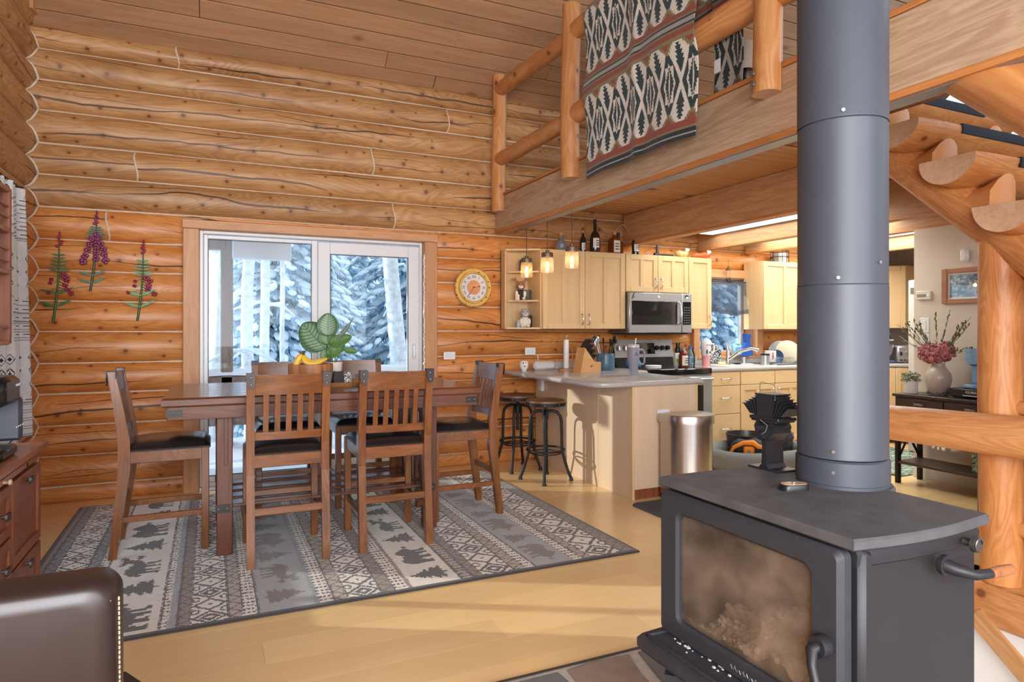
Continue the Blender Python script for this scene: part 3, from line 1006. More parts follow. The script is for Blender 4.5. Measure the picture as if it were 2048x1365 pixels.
# ------------------------------------------------------------------ log staircase
t = thing('log_staircase', 'peeled log staircase with half log treads rising to the loft', 'staircase', (3.69, 2.0, 0))
off = (3.69, 2.0, 0)
SL = .93
zs = lambda y: 1.872 + SL * (y - 2.065)
logpart('stringer', (3.69, .2, zs(.2)), (3.69, 3.02, zs(3.02)), .118, .112, t, off, n=24, seg=20, seed=8, m=LOG_STAIR)
logpart('stringer', (4.62, .2, zs(.2)), (4.62, 3.02, zs(3.02)), .118, .112, t, off, n=20, seg=12, seed=9, m=LOG_STAIR)
CARP = mat('tread_carpet', (42, 48, 60), .95, noise=.6, nscale=180, bump=.6)
def half_log_tread(y, z, r, seed):
    rnd = random.Random(seed)
    n = 16; rings = []; us = []
    seg = 10
    for i in range(seg + 1):
        x = 3.44 + 1.46 * i / seg
        e = .94 if i in (0, seg) else 1
        ring = []
        for j in range(n + 1):
            th = PI + PI * j / n
            k = r * (1 + .03 * math.sin(2 * th + seed) + .015 * math.sin(x * 5 + seed)) * e
            ring.append((x, y + math.cos(th) * k, z + math.sin(th) * k * .93))
        ring = [(x, y - r * e, z)] + ring[1:-1] + [(x, y + r * e, z)]
        rings.append([Vector(p) - Vector(off) for p in ring]); us.append(1.46 * i / seg)
    vs = [(j / n - .5) * PI * r for j in range(n + 1)] + [PI * r / 2 + 2 * r]
    mb = MB(); mb.ring_loft(rings, True, uvs=(us, vs), capmi=1)
    tr = mb.build('tread', [LOG_STAIR, ENDGRAIN], t, smooth=40)
    # carpet pad wrapped round the nosing
    g0 = MB()
    prof_ = [(y - r - .006, z - .045), (y - r - .010, z - .02), (y - r - .006, z + .008), (y + r * .7, z + .010), (y + r * .7, z + .001), (y - r + .004, z + .001), (y - r + .004, z - .045)]
    g0.prism([(p[0] - off[1], p[1] - off[2]) for p in prof_], 'X', 3.80 - off[0], 4.52 - off[0])
    g0.build('tread_grip', CARP, tr, smooth=0)
ys = [2.68, 2.405, 2.115, 1.85, 1.58, 1.31, 1.04, .77]
zt = [2.70, 2.43, 2.175, 1.895, 1.61, 1.33, 1.06, .79]
for k, (y, z) in enumerate(zip(ys, zt)):
    half_log_tread(y, z, .152 if k else .14, k + 1)
    # scribed block between stringer and tread
    for xs in (3.69, 4.62):
        mb = MB()
        poly = [(y - .15, zs(y - .15) + .02), (y - .16, z - .09), (y - .06, z - .135), (y + .07, z - .13), (y + .17, z - .03), (y + .19, zs(y + .19) + .09), (y + .05, zs(y) + .02)]
        rings = []
        for i in range(7):
            a = -1 + 2 * i / 6
            sc_ = math.sqrt(max(0, 1 - (a * .86) ** 2))
            cy = y + .01; cz = zs(y) - .02
            rings.append([Vector((xs + a * .112, cy + (p - cy) * (.65 + .35 * sc_), cz + (q - cz) * sc_)) - Vector(off) for p, q in poly])
        mb.ring_loft(rings)
        mb.build('support_block', LOG_STAIR, t, smooth=50)

t = thing('log_post', 'upright round log post under the stair stringer beside the wood stove', 'post', (3.68, 1.99, 0))
roundlog(MB(), (0, 0, .0), (0, 0, 1.80), .092, .098, 24, 16, .006, 21, 1).build('shaft', [LOG_STAIR, ENDGRAIN], t, smooth=45)
t = thing('stairwell_railing', 'horizontal peeled log rails guarding the stairwell behind the wood stove', 'railing', (3.5, 2.3, 0))
off = (3.5, 2.3, 0)
logpart('rail', (3.5, 2.86, .735), (3.5, .9, .82), .094, .108, t, off, n=24, seg=16, seed=31, wob=.01)
logpart('post', (3.5, 2.80, .0), (3.5, 2.80, .70), .085, .08, t, off, seed=5)
logpart('rail', (3.68, 1.92, .90), (3.70, .9, .90), .038, .06, t, off, seed=33, re=.05)
logpart('rail', (3.68, 1.92, .29), (3.70, .9, .30), .04, .085, t, off, seed=34, re=.05)
logpart('post', (3.60, .9, 0), (3.60, .9, 1.1), .085, .08, t, off, seed=6)
t = thing('floor_sill_log', 'squared log forming the edge of the stairwell opening below the post', 'log', (3.69, 0, 0))
mb = MB()
rings = []; us = []
for i in range(13):
    y = 2.25 - i * .3
    pr = [(-.11, -.20), (-.118, -.10), (-.105, -.012), (-.085, 0), (.11, 0), (.11, -.23), (-.07, -.23)]
    rings.append([(a + .004 * math.sin(y * 5 + k), y, b_) for k, (a, b_) in enumerate(pr)]); us.append(.3 * i)
mb.ring_loft(rings, True, uvs=(us, [-.2, -.1, -.02, .0, .02, .2, .3, .4]))
mb.build('squared_log', [LOG_POLE], t, smooth=30)
st = structure('wall_stairwell')
part_box('panel', st, WHITEWALL, 3.62, 3.70, -2.0, 2.25, -2.4, -.23)
part_box('panel', st, WHITEWALL, 2.05, 3.7, 2.1, 2.2, -2.4, -.22)
part_box('panel', st, WHITEWALL, 1.98, 2.1, -2.0, 2.2, -2.4, -.22)
t2 = structure('floor_stairwell')
part_box('landing', t2, MAPLE, 2.1, 3.62, -2.0, 2.1, -1.12, -1.02)
mb = MB(); 
o = thing('stair_handrail', 'plain wooden handrail slanting down into the stairwell', 'handrail', (3.5, 1.6, -.5))
mb.box(-.02, .02, -.95, .55, -.045, .045, .008)
mb.build('rail', wood('handrail_fir', (196, 150, 100), (160, 112, 66), 'Y', .5), o, rot=(math.radians(40), 0, 0))
logpart('bracket', (3.5, 1.75, -.42), (3.62, 1.75, -.46), .012, .012, o, (3.5, 1.6, -.5), n=8, seg=3, m=BLACK)
# brace log under the loft beam
t = thing('brace_log', 'thick peeled log slanting down from the underside of the loft beam', 'log', (2.60, 1.4, 2.2))
roundlog(MB(), (0, .11, .09), (0, -1.1, -1.06), .115, .125, 26, 14, .006, 40, 1).build('log', [LOG_STAIR, ENDGRAIN], t, smooth=45)

# ------------------------------------------------------------------ wood stove
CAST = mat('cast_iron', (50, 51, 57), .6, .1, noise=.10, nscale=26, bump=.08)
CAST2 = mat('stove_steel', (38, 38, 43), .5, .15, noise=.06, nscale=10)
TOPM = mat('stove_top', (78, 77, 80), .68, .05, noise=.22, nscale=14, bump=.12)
PIPE = mat('stove_pipe_paint', (63, 68, 77), .46, .0, noise=.05, nscale=5)
t = thing('wood_stove', 'black cast iron wood stove with a large glass door', 'stove', (1.40, 1.22, 0))
def sb(name, m, x0, x1, y0, y1, z0, z1, c=.006, parent=t):
    return part_box(name, parent, m, x0 - 1.4, x1 - 1.4, y0 - 1.22, y1 - 1.22, z0, z1, c)
# top plate with a bowed right hand edge, flue boss at the back
HT = .866
outl = [(1.172, .902)] + [(1.172 + .452 * k / 10, .902 - .022 * math.sin(PI * k / 10)) for k in range(1, 10)] + [(1.624, .902), (1.624, 1.14)]
outl += [(1.60 + .13 * math.sin(PI * k / 10), 1.265 - .125 * math.cos(PI * k / 10)) for k in range(0, 11)] + [(1.624, 1.39), (1.624, 1.532), (1.172, 1.532)]
def plate(ins, z0, z1):
    cx, cy = 1.41, 1.22
    return [((x - cx) * (1 - ins / .24) + cx - 1.4, (y - cy) * (1 - ins / .31) + cy - 1.22) for x, y in outl], z0, z1
mb = MB()
rings = []
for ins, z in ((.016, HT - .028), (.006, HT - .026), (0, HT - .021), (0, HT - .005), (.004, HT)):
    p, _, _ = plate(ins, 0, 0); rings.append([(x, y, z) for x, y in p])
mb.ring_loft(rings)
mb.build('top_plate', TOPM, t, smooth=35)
FBOX = mat('firebox_soot', (70, 62, 54), .95, noise=.3, nscale=12)
mb = MB()
x0, x1, y0, y1, z0, z1 = 1.225 - 1.4, 1.612 - 1.4, .925 - 1.22, 1.51 - 1.22, .30, .838
mb.box(x0, x1, y0, y0 + .03, z0, z1, .005); mb.box(x0, x1, y1 - .03, y1, z0, z1, .005)
mb.box(x1 - .032, x1 - .002, y0 + .029, y1 - .029, z0 + .001, z1 - .001); mb.box(x0 + .001, x1 - .03, y0 + .029, y1 - .029, z0 + .002, z0 + .04); mb.box(x0 + .01, x1 - .031, y0 + .029, y1 - .029, z1 - .06, z1 - .002)
mb.build('body', CAST2, t, smooth=40)
sb('firebrick_back', FBOX, 1.50, 1.58, .957, 1.478, .34, .76)
sb('baffle', FBOX, 1.24, 1.5, .957, 1.478, .75, .775)
mb = MB(); mb.box(-.19, -.175, -.26, .26, .81, .838, .003)
mb.build('air_slot', BLACK, t)
# side panel step line
pl = [(1.20 + .41 * k / 12, .913 - .016 * math.sin(PI * k / 12)) for k in range(13)]
rings = []
for z, d in ((.798, .0), (.803, .007), (.825, .010), (.837, .004)):
    rings.append([(x - 1.4, y - 1.22 + .012 - d, z) for x, y in pl] + [(1.61 - 1.4, .94 - 1.22, z), (1.20 - 1.4, .94 - 1.22, z)])
mb.ring_loft(rings); mb.build('side_band', CAST2, t, smooth=40)
# corner pillar front right
sb('corner_pillar', CAST2, 1.205, 1.245, .908, .955, .30, .837, .012)
sb('corner_pillar', CAST2, 1.205, 1.245, 1.475, 1.52, .30, .825, .012)
# door
mb = MB()
def rrect(y0, y1, z0, z1, r, n=5):
    pts = []
    for cy, cz, a0 in ((y1 - r, z1 - r, 0), (y0 + r, z1 - r, 90), (y0 + r, z0 + r, 180), (y1 - r, z0 + r, 270)):
        for k in range(n + 1):
            a = math.radians(a0 + 90 * k / n); pts.append((cy + r * math.cos(a), cz + r * math.sin(a)))
    return pts
DY0, DY1, DZ0, DZ1 = .928, 1.522, .43, .834
po = rrect(DY0, DY1, DZ0, DZ1, .018); pi_ = rrect(DY0 + .078, DY1 - .080, DZ0 + .055, DZ1 - .054, .022)
po2 = rrect(DY0 + .01, DY1 - .01, DZ0 + .01, DZ1 - .01, .014); pi2 = rrect(DY0 + .071, DY1 - .073, DZ0 + .048, DZ1 - .047, .026)
R_ = lambda p, x: [(x - 1.4, a - 1.22, b) for a, b in p]
mb.ring_loft([R_(po, 1.198), R_(po, 1.178), R_(po2, 1.166), R_(pi2, 1.166), R_(pi_, 1.174), R_(pi_, 1.198)], caps=False, closed=True)
door = mb.build('door', CAST, t, smooth=35)
SOOT_REFL = bpy.data.materials.new('soot_reflection_glass'); q = NT(SOOT_REFL)  # brown haze: soot, with the floor's reflection put into the colour
tcs = q.add('ShaderNodeTexCoord'); hz_ = q.noise(tcs.outputs['Object'], 5, 4, .6)
trs = q.add('ShaderNodeBsdfTransparent'); trs.inputs[0].default_value = (.9, .86, .8, 1)
q.link(q.ramp(hz_, [(.35, L((120, 104, 92))), (.7, L((176, 156, 138)))]), q.b.inputs['Base Color']); q.b.inputs['Roughness'].default_value = .10; q.b.inputs['Coat Weight'].default_value = .8
mxs = q.add('ShaderNodeMixShader'); q.link(q.rng(hz_, .3, .75, .14, .42), mxs.inputs[0]); q.link(trs.outputs[0], mxs.inputs[1]); q.link(q.b.outputs[0], mxs.inputs[2]); q.link(mxs.outputs[0], q.out.inputs[0])
part_box('pane', door, SOOT_REFL, 1.182 - 1.4, 1.186 - 1.4, DY0 + .073 - 1.22, DY1 - .075 - 1.22, DZ0 + .05, DZ1 - .05)
# ash and coals behind the glass
rr = random.Random(12)
ASH = mat('ash', (178, 162, 148), .95, noise=.35, nscale=30, bump=.5)
mb = MB()
def ashz(a, b):
    yy = .965 + .50 * b; xx = 1.215 + .28 * a
    hgt = .455 + .135 * math.exp(-((yy - 1.16) / .12) ** 2) * math.exp(-((xx - 1.36) / .13) ** 2) + .03 * math.sin(yy * 40) * math.sin(xx * 33) + rr.uniform(-.008, .012)
    return (xx - 1.4, yy - 1.22, hgt)
mb.grid(ashz, 26, 44)
for k in range(420):
    a, b = rr.random(), rr.random()
    p = ashz(a, b); s = rr.uniform(.004, .012)
    st_ = len(mb.v); mb.ell((0, 0, 0), (s, s * rr.uniform(.6, 1.2), s * .8), 6, 4)
    mb.xf(Matrix.Translation(Vector(p)) @ Matrix.Rotation(rr.uniform(0, 3), 4, (rr.random(), rr.random(), .2)), st_)
o = mb.build('ash_bed', ASH, t, smooth=25); o['kind'] = 'stuff'
# ash lip
mb = MB()
mb.prism([(1.225 - 1.4, .435), (1.11 - 1.4, .429), (1.092 - 1.4, .421), (1.092 - 1.4, .398), (1.112 - 1.4, .375), (1.225 - 1.4, .345)], 'Y', .935 - 1.22, 1.525 - 1.22)
ap = mb.build('ash_lip', CAST, t, smooth=35)
mb = MB(); mb.box(1.108 - 1.4, 1.215 - 1.4, .955 - 1.22, .965 - 1.22, .428, .436, .002); mb.box(1.108 - 1.4, 1.215 - 1.4, 1.495 - 1.22, 1.505 - 1.22, .428, .436, .002); mb.box(1.108 - 1.4, 1.116 - 1.4, .955 - 1.22, 1.505 - 1.22, .428, .437, .002)
mb.build('lip_rim', CAST, ap)
mb = MB()
for k in range(46):
    y = rr.choice((1.40, 1.25, 1.33)) + rr.gauss(0, .03); x = 1.13 + rr.gauss(0.045, .015); s = rr.uniform(.002, .005)
    mb.ell((x - 1.4, y - 1.22, .436), (s, s * 1.3, s * .7), 5, 4)
o = mb.build('ash_crumbs', mat('ash_grey', (190, 186, 180), .9), t); o['kind'] = 'stuff'
for yy in (.965, 1.47):
    for xx in (1.18, 1.57):
        mb = MB(); mb.tube([(xx - 1.4, yy - 1.22, .33), (xx - 1.4, yy - 1.22, .2), (xx - 1.4 + (-.03 if xx < 1.3 else .03), yy - 1.22, .012)], [.036, .03, .024], 4)
        mb.build('leg', CAST, t, smooth=30)
# door handle
mb = MB(); mb.lathe([(0, 0), (.022, 0), (.024, .02), (.018, .034), (0, .036)], 14, axis='X')
mb.xf(Matrix.Translation((1.166 - 1.4 - .03, .962 - 1.22, .632)))
mb.tube([(1.15 - 1.4, .962 - 1.22, .632), (1.128 - 1.4, .966 - 1.22, .626), (1.116 - 1.4, .955 - 1.22, .60), (1.112 - 1.4, .94 - 1.22, .565)], [.014, .013, .0095, .0095], 10)
h = mb.build('handle', CAST2, door, smooth=50)
GRIP = wood('handle_wood', (168, 108, 66), (120, 72, 42), 'Z', .4)
MB().tube([(1.112 - 1.4, .94 - 1.22, .567), (1.108 - 1.4, .925 - 1.22, .53), (1.103 - 1.4, .908 - 1.22, .47)], [.0105, .013, .012], 12).build('handle_grip', GRIP, door)
# scripted maker's mark pressed in the door sill: a wavy raised line as in the photo
mb = MB(); mb.tube([(1.1655 - 1.4, 1.24 - 1.22 - .004 * k, .457 + .006 * math.sin(k * 1.9) * (1 if k % 5 else 1.9)) for k in range(30)], .0011, 5)
mb.build('raised_script', mat('dull_silver', (140, 140, 142), .4, .6), door)
# side lever and knob
mb = MB(); mb.lathe([(0, 0), (.022, 0), (.022, .01), (.017, .014), (0, .014)], 18, axis='Y')
mb.xf(Matrix.Translation((1.447 - 1.4, .888 - 1.22, .778)))
mb.tube([(1.447 - 1.4, .90 - 1.22, .778), (1.452 - 1.4, .872 - 1.22, .774), (1.478 - 1.4, .848 - 1.22, .766), (1.52 - 1.4, .842 - 1.22, .765)], [.016, .014, .011, .010], 12)
lv = mb.build('side_lever', CAST2, t, smooth=50)
MB().tube([(1.52 - 1.4, .842 - 1.22, .765), (1.55 - 1.4, .839 - 1.22, .766), (1.585 - 1.4, .836 - 1.22, .767)], [.0105, .0125, .0105], 12).build('lever_grip', GRIP, lv)
mb = MB(); mb.lathe([(0, 0), (.018, 0), (.018, .010), (.009, .012), (.009, .03), (0, .03)], 16, axis='Y')
mb.xf(Matrix.Translation((1.53 - 1.4, .872 - 1.22, .816)))
kb = mb.build('thermostat_knob', mat('knob_metal', (110, 108, 106), .35, .8), t)
mb = MB(); mb.tube([(1.53 - 1.4 + .014 * math.cos(a), .87 - 1.22, .816 + .014 * math.sin(a)) for a in [k * .35 for k in range(14)]], .0025, 6); mb.build('spring', mat('knob_metal', (110, 108, 106)), kb)

t = thing('stove_pipe', 'grey steel stove pipe rising from the wood stove to the ceiling', 'stove pipe', (1.595, 1.265, HT))
MB().lathe([(.117, 0), (.117, .008), (.119, .01), (.119, .07), (.112, .075)], 48).build('collar', PIPE, t)
for a, b, r in ((.078, .545, .1155), (.545, .985, .1145), (.985, 2.3, .1155), (2.3, 4.6, .1145)):
    MB().lathe([(r - .006, a), (r, a), (r, a + .004), (r - .0006, a + .006), (r - .0006, b - .004), (r - .003, b)], 64).build('pipe_section', PIPE, t, smooth=30)
SCR = mat('screw_steel', (190, 190, 190), .3, .9)
ca = math.atan2(-1.265, -1.595)
for z, da in ((.10, -.42), (.045, -.42), (.56, -.32), (1.0, -.22), (.60, .62)):
    a = ca + da + .25
    p = Vector((.1155 * math.cos(a), .1155 * math.sin(a), z)); d = Vector((math.cos(a), math.sin(a), 0))
    MB().cyl(p, p + d * .004, .0045, n=8).build('screw', SCR, t)

# hearth of irregular stones
h = thing('stone_hearth', 'slate stone hearth pad with pale grout under the wood stove', 'hearth', (1.5, 1.3, 0))
GROUT = mat('grout', (176, 168, 160), .9, noise=.12, nscale=30, bump=.3)
part_box('grout_bed', h, GROUT, -.88, .56, -1.6, .862, 0, .010)
mb = MB(); mb.box(-.89, .57, .856, .87, 0, .014, .002); mb.box(-.89, -.876, -1.6, .87, 0, .014, .002)
mb.build('edge_strip', mat('dark_edge', (52, 46, 42), .6), h)
rr = random.Random(4)
SLT = [mat('slate_a', (124, 110, 106), .75, noise=.16, nscale=8, bump=.35), mat('slate_b', (106, 106, 106), .75, noise=.16, nscale=8, bump=.35), mat('slate_c', (138, 120, 108), .75, noise=.18, nscale=8, bump=.35)]
gx, gy = 5, 9
P0 = {}
for i in range(gx + 1):
    for j in range(gy + 1):
        jx = rr.uniform(-.07, .07) if 0 < i < gx else 0; jy = rr.uniform(-.07, .07) if 0 < j < gy else 0
        P0[i, j] = (-.86 + 1.40 * i / gx + jx, -1.58 + 2.43 * j / gy + jy)
for i in range(gx):
    for j in range(gy):
        q = [P0[i, j], P0[i + 1, j], P0[i + 1, j + 1], P0[i, j + 1]]
        cx = sum(p[0] for p in q) / 4; cy = sum(p[1] for p in q) / 4
        pts = []
        for k in range(4):
            a, b = q[k], q[(k + 1) % 4]
            pts.append(a); pts.append(((a[0] + b[0]) / 2 + rr.uniform(-.02, .02), (a[1] + b[1]) / 2 + rr.uniform(-.02, .02)))
        pts = [((x - cx) * .86 + cx, (y - cy) * .86 + cy) for x, y in pts]
        pin = [((x - cx) * .95 + cx, (y - cy) * .95 + cy) for x, y in pts]
        hh = .014 + rr.uniform(0, .003)
        mb = MB(); mb.ring_loft([[(x, y, .008) for x, y in pts], [(x, y, hh - .002) for x, y in pts], [(x, y, hh) for x, y in pin]])
        mb.build('stone', SLT[rr.randrange(3)], h, smooth=0)

# stove fan
t = thing('stove_fan', 'black heat powered stove fan with splayed fins on the stove top', 'fan', (1.47, 1.45, HT), math.radians(0))
FAN = mat('fan_black', (50, 50, 55), .4, .5)
def fan_build(t):
    # local frame: u along width (camera right), face looks at the camera; rotated afterwards
    mb = MB(); mb.box(-.062, .062, -.045, .045, 0, .006, .002); mb.build('base_plate', FAN, t)
    mb = MB()
    pr = [(-.012, .006), (-.012, .10)]
    neck = [(-.022, .005), (-.010, .018), (-.008, .075), (-.012, .095), (-.034, .120), (-.040, .142), (-.030, .162), (.030, .162), (.040, .142), (.034, .120), (.010, .095), (.008, .075), (.010, .018), (.022, .005)]
    hole = [(-.020, .150), (-.028, .140), (-.024, .124), (-.002, .104), (.002, .104), (.024, .124), (.028, .140), (.020, .150)]
    outer = neck
    mb.prism([(-.022, .005), (-.010, .018), (-.007, .075), (-.010, .098), (.010, .098), (.007, .075), (.010, .018), (.022, .005)], 'Y', -.038, .038)
    mb.prism([(-.010, .096), (-.036, .124), (-.041, .144), (-.030, .163), (-.022, .158), (-.032, .143), (-.028, .128), (-.002, .102)], 'Y', -.038, .038)
    mb.prism([(.010, .096), (.036, .124), (.041, .144), (.030, .163), (.022, .158), (.032, .143), (.028, .128), (.002, .102)], 'Y', -.038, .038)
    mb.build('pedestal', FAN, t, smooth=0)
    mb = MB(); mb.box(-.052, .052, -.04, .04, .160, .166, .001); mb.build('mount_plate', FAN, t)
    mb = MB(); mb.prism([(-.030, .178), (.030, .178), (.032, .246), (.040, .250), (.040, .254), (-.040, .254), (-.040, .250), (-.032, .246)], 'Y', -.036, .036)
    mb.box(-.06, .06, -.04, .04, .166, .178, .002); mb.build('heat_block', FAN, t, smooth=0)
    for s in (-1, 1):
        for k in range(5):
            x0 = .026 + .0085 * k; x1 = .036 + .0135 * k
            zb = .178 + .001 * k; zt_ = .244 - .0075 * k
            mb = MB(); mb.prism([(s * x0, zb), (s * (x0 + .003), zb), (s * (x1 + .003), zt_), (s * x1, zt_)], 'Y', -.034, .034)
            mb.prism([(s * x1, zt_), (s * (x1 + .007), zt_ + .001), (s * (x1 + .007), zt_ - .0015), (s * x1, zt_ - .002)], 'Y', -.034, .034)
            mb.build('fin', FAN, t, smooth=0)
    mb = MB(); mb.tube([(-.024, -.03, .25), (-.024, -.03, .285), (-.018, -.03, .293), (.034, -.03, .286), (.038, -.03, .28), (.038, -.03, .235)], .0013, 6)
    mb.build('wire_handle', SCR, t)
    mb = MB(); mb.tube([(-.012, -.041, .166), (.018, -.041, .150), (.010, -.041, .128), (-.006, -.041, .118)], .0013, 6); mb.build('cable', mat('cable_grey', (120, 120, 122), .5), t)
fan_build(t)
t.rotation_euler = (0, 0, math.radians(-90)); t.location = (1.553, 1.472, HT); t.scale = (.95, .95, .9)
t = thing('stove_thermometer', 'small oval magnetic thermometer lying on the stove top before the pipe', 'thermometer', (1.40, 1.255, HT), math.radians(-15)); t.scale = (1.15, 1.15, 1.5)
mb = MB(); pr = rrect(-.035, .035, -.018, .018, .0175)
mb.ring_loft([[(a, b, 0) for a, b in pr], [(a, b, .008) for a, b in pr], [(a * .94, b * .9, .0105) for a, b in pr]])
mb.build('case', BLACKP, t); 
mb = MB(); mb.ring_loft([[(a * .88, b * .82, .0104) for a, b in pr], [(a * .88, b * .82, .0112) for a, b in pr]]); mb.build('dial', mat('dial_tan', (170, 142, 116), .3, noise=.2, nscale=60), t)
MB().ell((0, .001, .0125), (.005, .005, .002), 8, 5).build('pin', SCR, t)
# ------------------------------------------------------------------ dining rug
RP = {k: np.array(L(v)) for k, v in dict(ivory=(236, 228, 218), dark=(76, 69, 68), brown=(146, 126, 116), grey=(160, 160, 164), blue=(136, 138, 146), tan=(180, 162, 150), bear=(116, 102, 97), edge=(64, 62, 62)).items()}
PINE = ["......#......", "......#......", ".....##......", ".....###.....", "....####.....", "...######....", "....#####....", "...#######...", "..#########..", "....#####....", "...########..", "..##########.", ".###########.", "...########..", "..##########.", ".############", "......#......", "......#......"]
BEAR = ["..............###.......", "...####......#####......", "..#########.#######.....", ".###################....", ".####################...", "########################", "#####################.##", "####################....", ".#################......", ".####.#########.##......", ".####..###..###.##......", ".###...###..###.##......", ".###...###...##.###.....", ".####..####..##..###...."]
MOOSE = ["..............#.#..#.##.", "..............##########", "...............########.", "....######......####....", "..###########..#####....", ".##################.....", ".#######################", "##################..####", "##.#############......#.", "...###########..........", "...##.##..##.##.........", "...##.##..##.##.........", "...##.#...##.##.........", "...##.#...#...#.........", "..###.##..##..##........"]
def bits(rows):
    n = max(len(r) for r in rows)
    return np.array([[ch == '#' for ch in r.ljust(n, '.')] for r in rows])
PINE, BEAR, MOOSE = bits(PINE), bits(BEAR), bits(MOOSE)
RX0, RX1, RY0, RY1 = -.85, 2.245, 3.12, 5.55
# band edges measured on the near edge, converted to floor metres
def near(px):
    r = (px - 1024) / 1305.0; yq = 3.12
    d_ = .908 - .419 * r
    return (.419 + .908 * r) / d_ * yq
def rug_col(u, v):
    x = u + RX0; yv = v
    rng = np.random.default_rng(3)
    xs = x + rng.normal(0, .0025, u.shape)
    c = np.empty(u.shape + (4,)); c[...] = RP['ivory']
    def band(a, b, k): c[(xs >= a) & (xs < b)] = RP[k]
    def zig(a, b, k, k2, per=.085):
        mid = (a + b) / 2; w_ = (b - a) / 2
        band(a, b, k)
        z = np.abs(np.mod(yv / per, 1) - .5) * 2
        c[(xs >= a) & (xs < b) & (np.abs((xs - mid) / w_ * .8 - (z - .5) * 1.4) < .17)] = RP[k2]
        c[(np.abs(xs - a) < .006) | (np.abs(xs - b) < .006)] = RP['dark']
    def dots(a, b, k='ivory', k2='dark'):
        band(a, b, k)
        c[(xs >= a) & (xs < b) & (np.mod(yv / .040, 1) < .5) & (np.mod((xs - a) / (b - a) * 3, 1) < .6)] = RP[k2]
    def hooks(a, b):
        band(a, b, 'ivory')
        mid = (a + b) / 2; w_ = (b - a) / 2; per = (b - a) * .98
        ph = yv / per
        s = (np.mod(ph, 1) - .5) * 2; px = (xs - mid) / w_; ax = np.abs(px)
        alt = np.floor(ph).astype(int) % 2 == 0
        inb = (xs >= a) & (xs < b)
        d = ax * .95 + np.abs(s) * .98
        c[inb & (np.abs(d - .86) < .14)] = RP['dark']                    # diamond lattice
        c[inb & alt & (d < .56)] = RP['dark']; c[inb & alt & (d < .22)] = RP['ivory']
        c[inb & ~alt & (d < .16)] = RP['dark']
        s1 = 1 - np.abs(s)                                               # curls in the side triangles
        rad = np.sqrt(((ax - .80) / .26) ** 2 + (s1 / .40) ** 2)
        c[inb & (rad < 1.0)] = RP['dark']; c[inb & (rad < .58)] = RP['ivory']
    def animals(a, b, k, k2, flip, phase, order):
        band(a, b, k)
        w_ = b - a
        yq = phase; n = 0
        while yq < 2.6:
            art = order[n % len(order)]; n += 1
            hh, ww = art.shape
            ext = (.80 if art is PINE else .72) * w_
            sx = ext / hh
            lw = (.80 if art is PINE else 1.22) * w_
            sy = lw / ww
            up = (xs - a) if not flip else (b - xs)
            top = .10 * w_ if art is PINE else .14 * w_
            r = np.floor((up - top) / sx).astype(int); q = np.floor((yv - yq) / sy).astype(int)
            if flip: q = ww - 1 - q
            ok = (r >= 0) & (r < hh) & (q >= 0) & (q < ww) & (xs >= a) & (xs < b)
            m = np.zeros(u.shape, bool); m[ok] = art[r[ok], q[ok]]
            c[m] = RP[k2]
            yq += lw + .23 * w_
    N = near
    band(-.86, -.80, 'brown'); zig(-.80, -.745, 'blue', 'dark'); hooks(-.745, -.60); zig(-.60, -.545, 'blue', 'dark'); dots(-.545, -.505); band(-.505, -.492, 'dark')
    x1 = N(313)
    animals(-.492, x1, 'ivory', 'dark', False, .04, [BEAR, PINE, MOOSE, PINE])
    xA, xB, xC, xD = x1, N(333), N(352), N(381)
    dots(xA + .01, xB); band(xA, xA + .01, 'dark'); band(xB, xC, 'grey'); zig(xC, xD, 'brown', 'dark')
    hooks(xD, N(458)); zig(N(458), N(488), 'tan', 'dark'); dots(N(488), N(515)); band(N(515), N(521), 'dark')
    animals(N(521), N(632), 'grey', 'bear', True, .10, [PINE, MOOSE, PINE, BEAR])
    band(N(632), N(642), 'blue'); dots(N(642), N(672)); zig(N(672), N(700), 'tan', 'dark')
    hooks(N(700), N(767)); zig(N(767), N(795), 'brown', 'dark'); dots(N(795), N(820)); band(N(820), N(829), 'brown')
    animals(N(829), N(925), 'ivory', 'dark', False, .06, [PINE, BEAR, PINE, MOOSE])
    band(N(925), N(930), 'dark'); dots(N(930), N(950), 'tan'); zig(N(950), N(970), 'brown', 'dark')
    hooks(N(970), N(1032)); zig(N(1032), N(1055), 'tan', 'dark'); dots(N(1055), N(1073)); band(N(1073), N(1077), 'dark')
    animals(N(1077), N(1151), 'grey', 'bear', True, .08, [BEAR, PINE, BEAR, PINE])
    dots(N(1151), N(1170)); zig(N(1170), N(1187), 'tan', 'dark')
    hooks(N(1187), N(1247)); zig(N(1247), N(1268), 'brown', 'dark'); band(N(1268), N(1290), 'brown')
    ed = (u < .018) | (u > (RX1 - RX0) - .018) | (v < .018) | (v > (RY1 - RY0) - .018)
    c[ed] = RP['edge']
    return c
RUGM = attrmat('rug_pile', 1., .5, 320, .3)
t = thing('dining_rug', 'large grey and ivory rug with bears, moose, pines and geometric bands', 'rug', (RX0, RY0, 0))
def rugz(u, v):
    e = min(u, v, RX1 - RX0 - u, RY1 - RY0 - v)
    return (u, v, .010 + .002 * min(1, e / .02))
cloth('rug_pile', rugz, RX1 - RX0, RY1 - RY0, 440, 340, rug_col, RUGM, t, thick=0)
mb = MB(); mb.box(-.006, RX1 - RX0 + .006, -.006, RY1 - RY0 + .006, 0, .0098, .003)
mb.build('binding', mat('rug_binding', (58, 56, 58), .9), t)

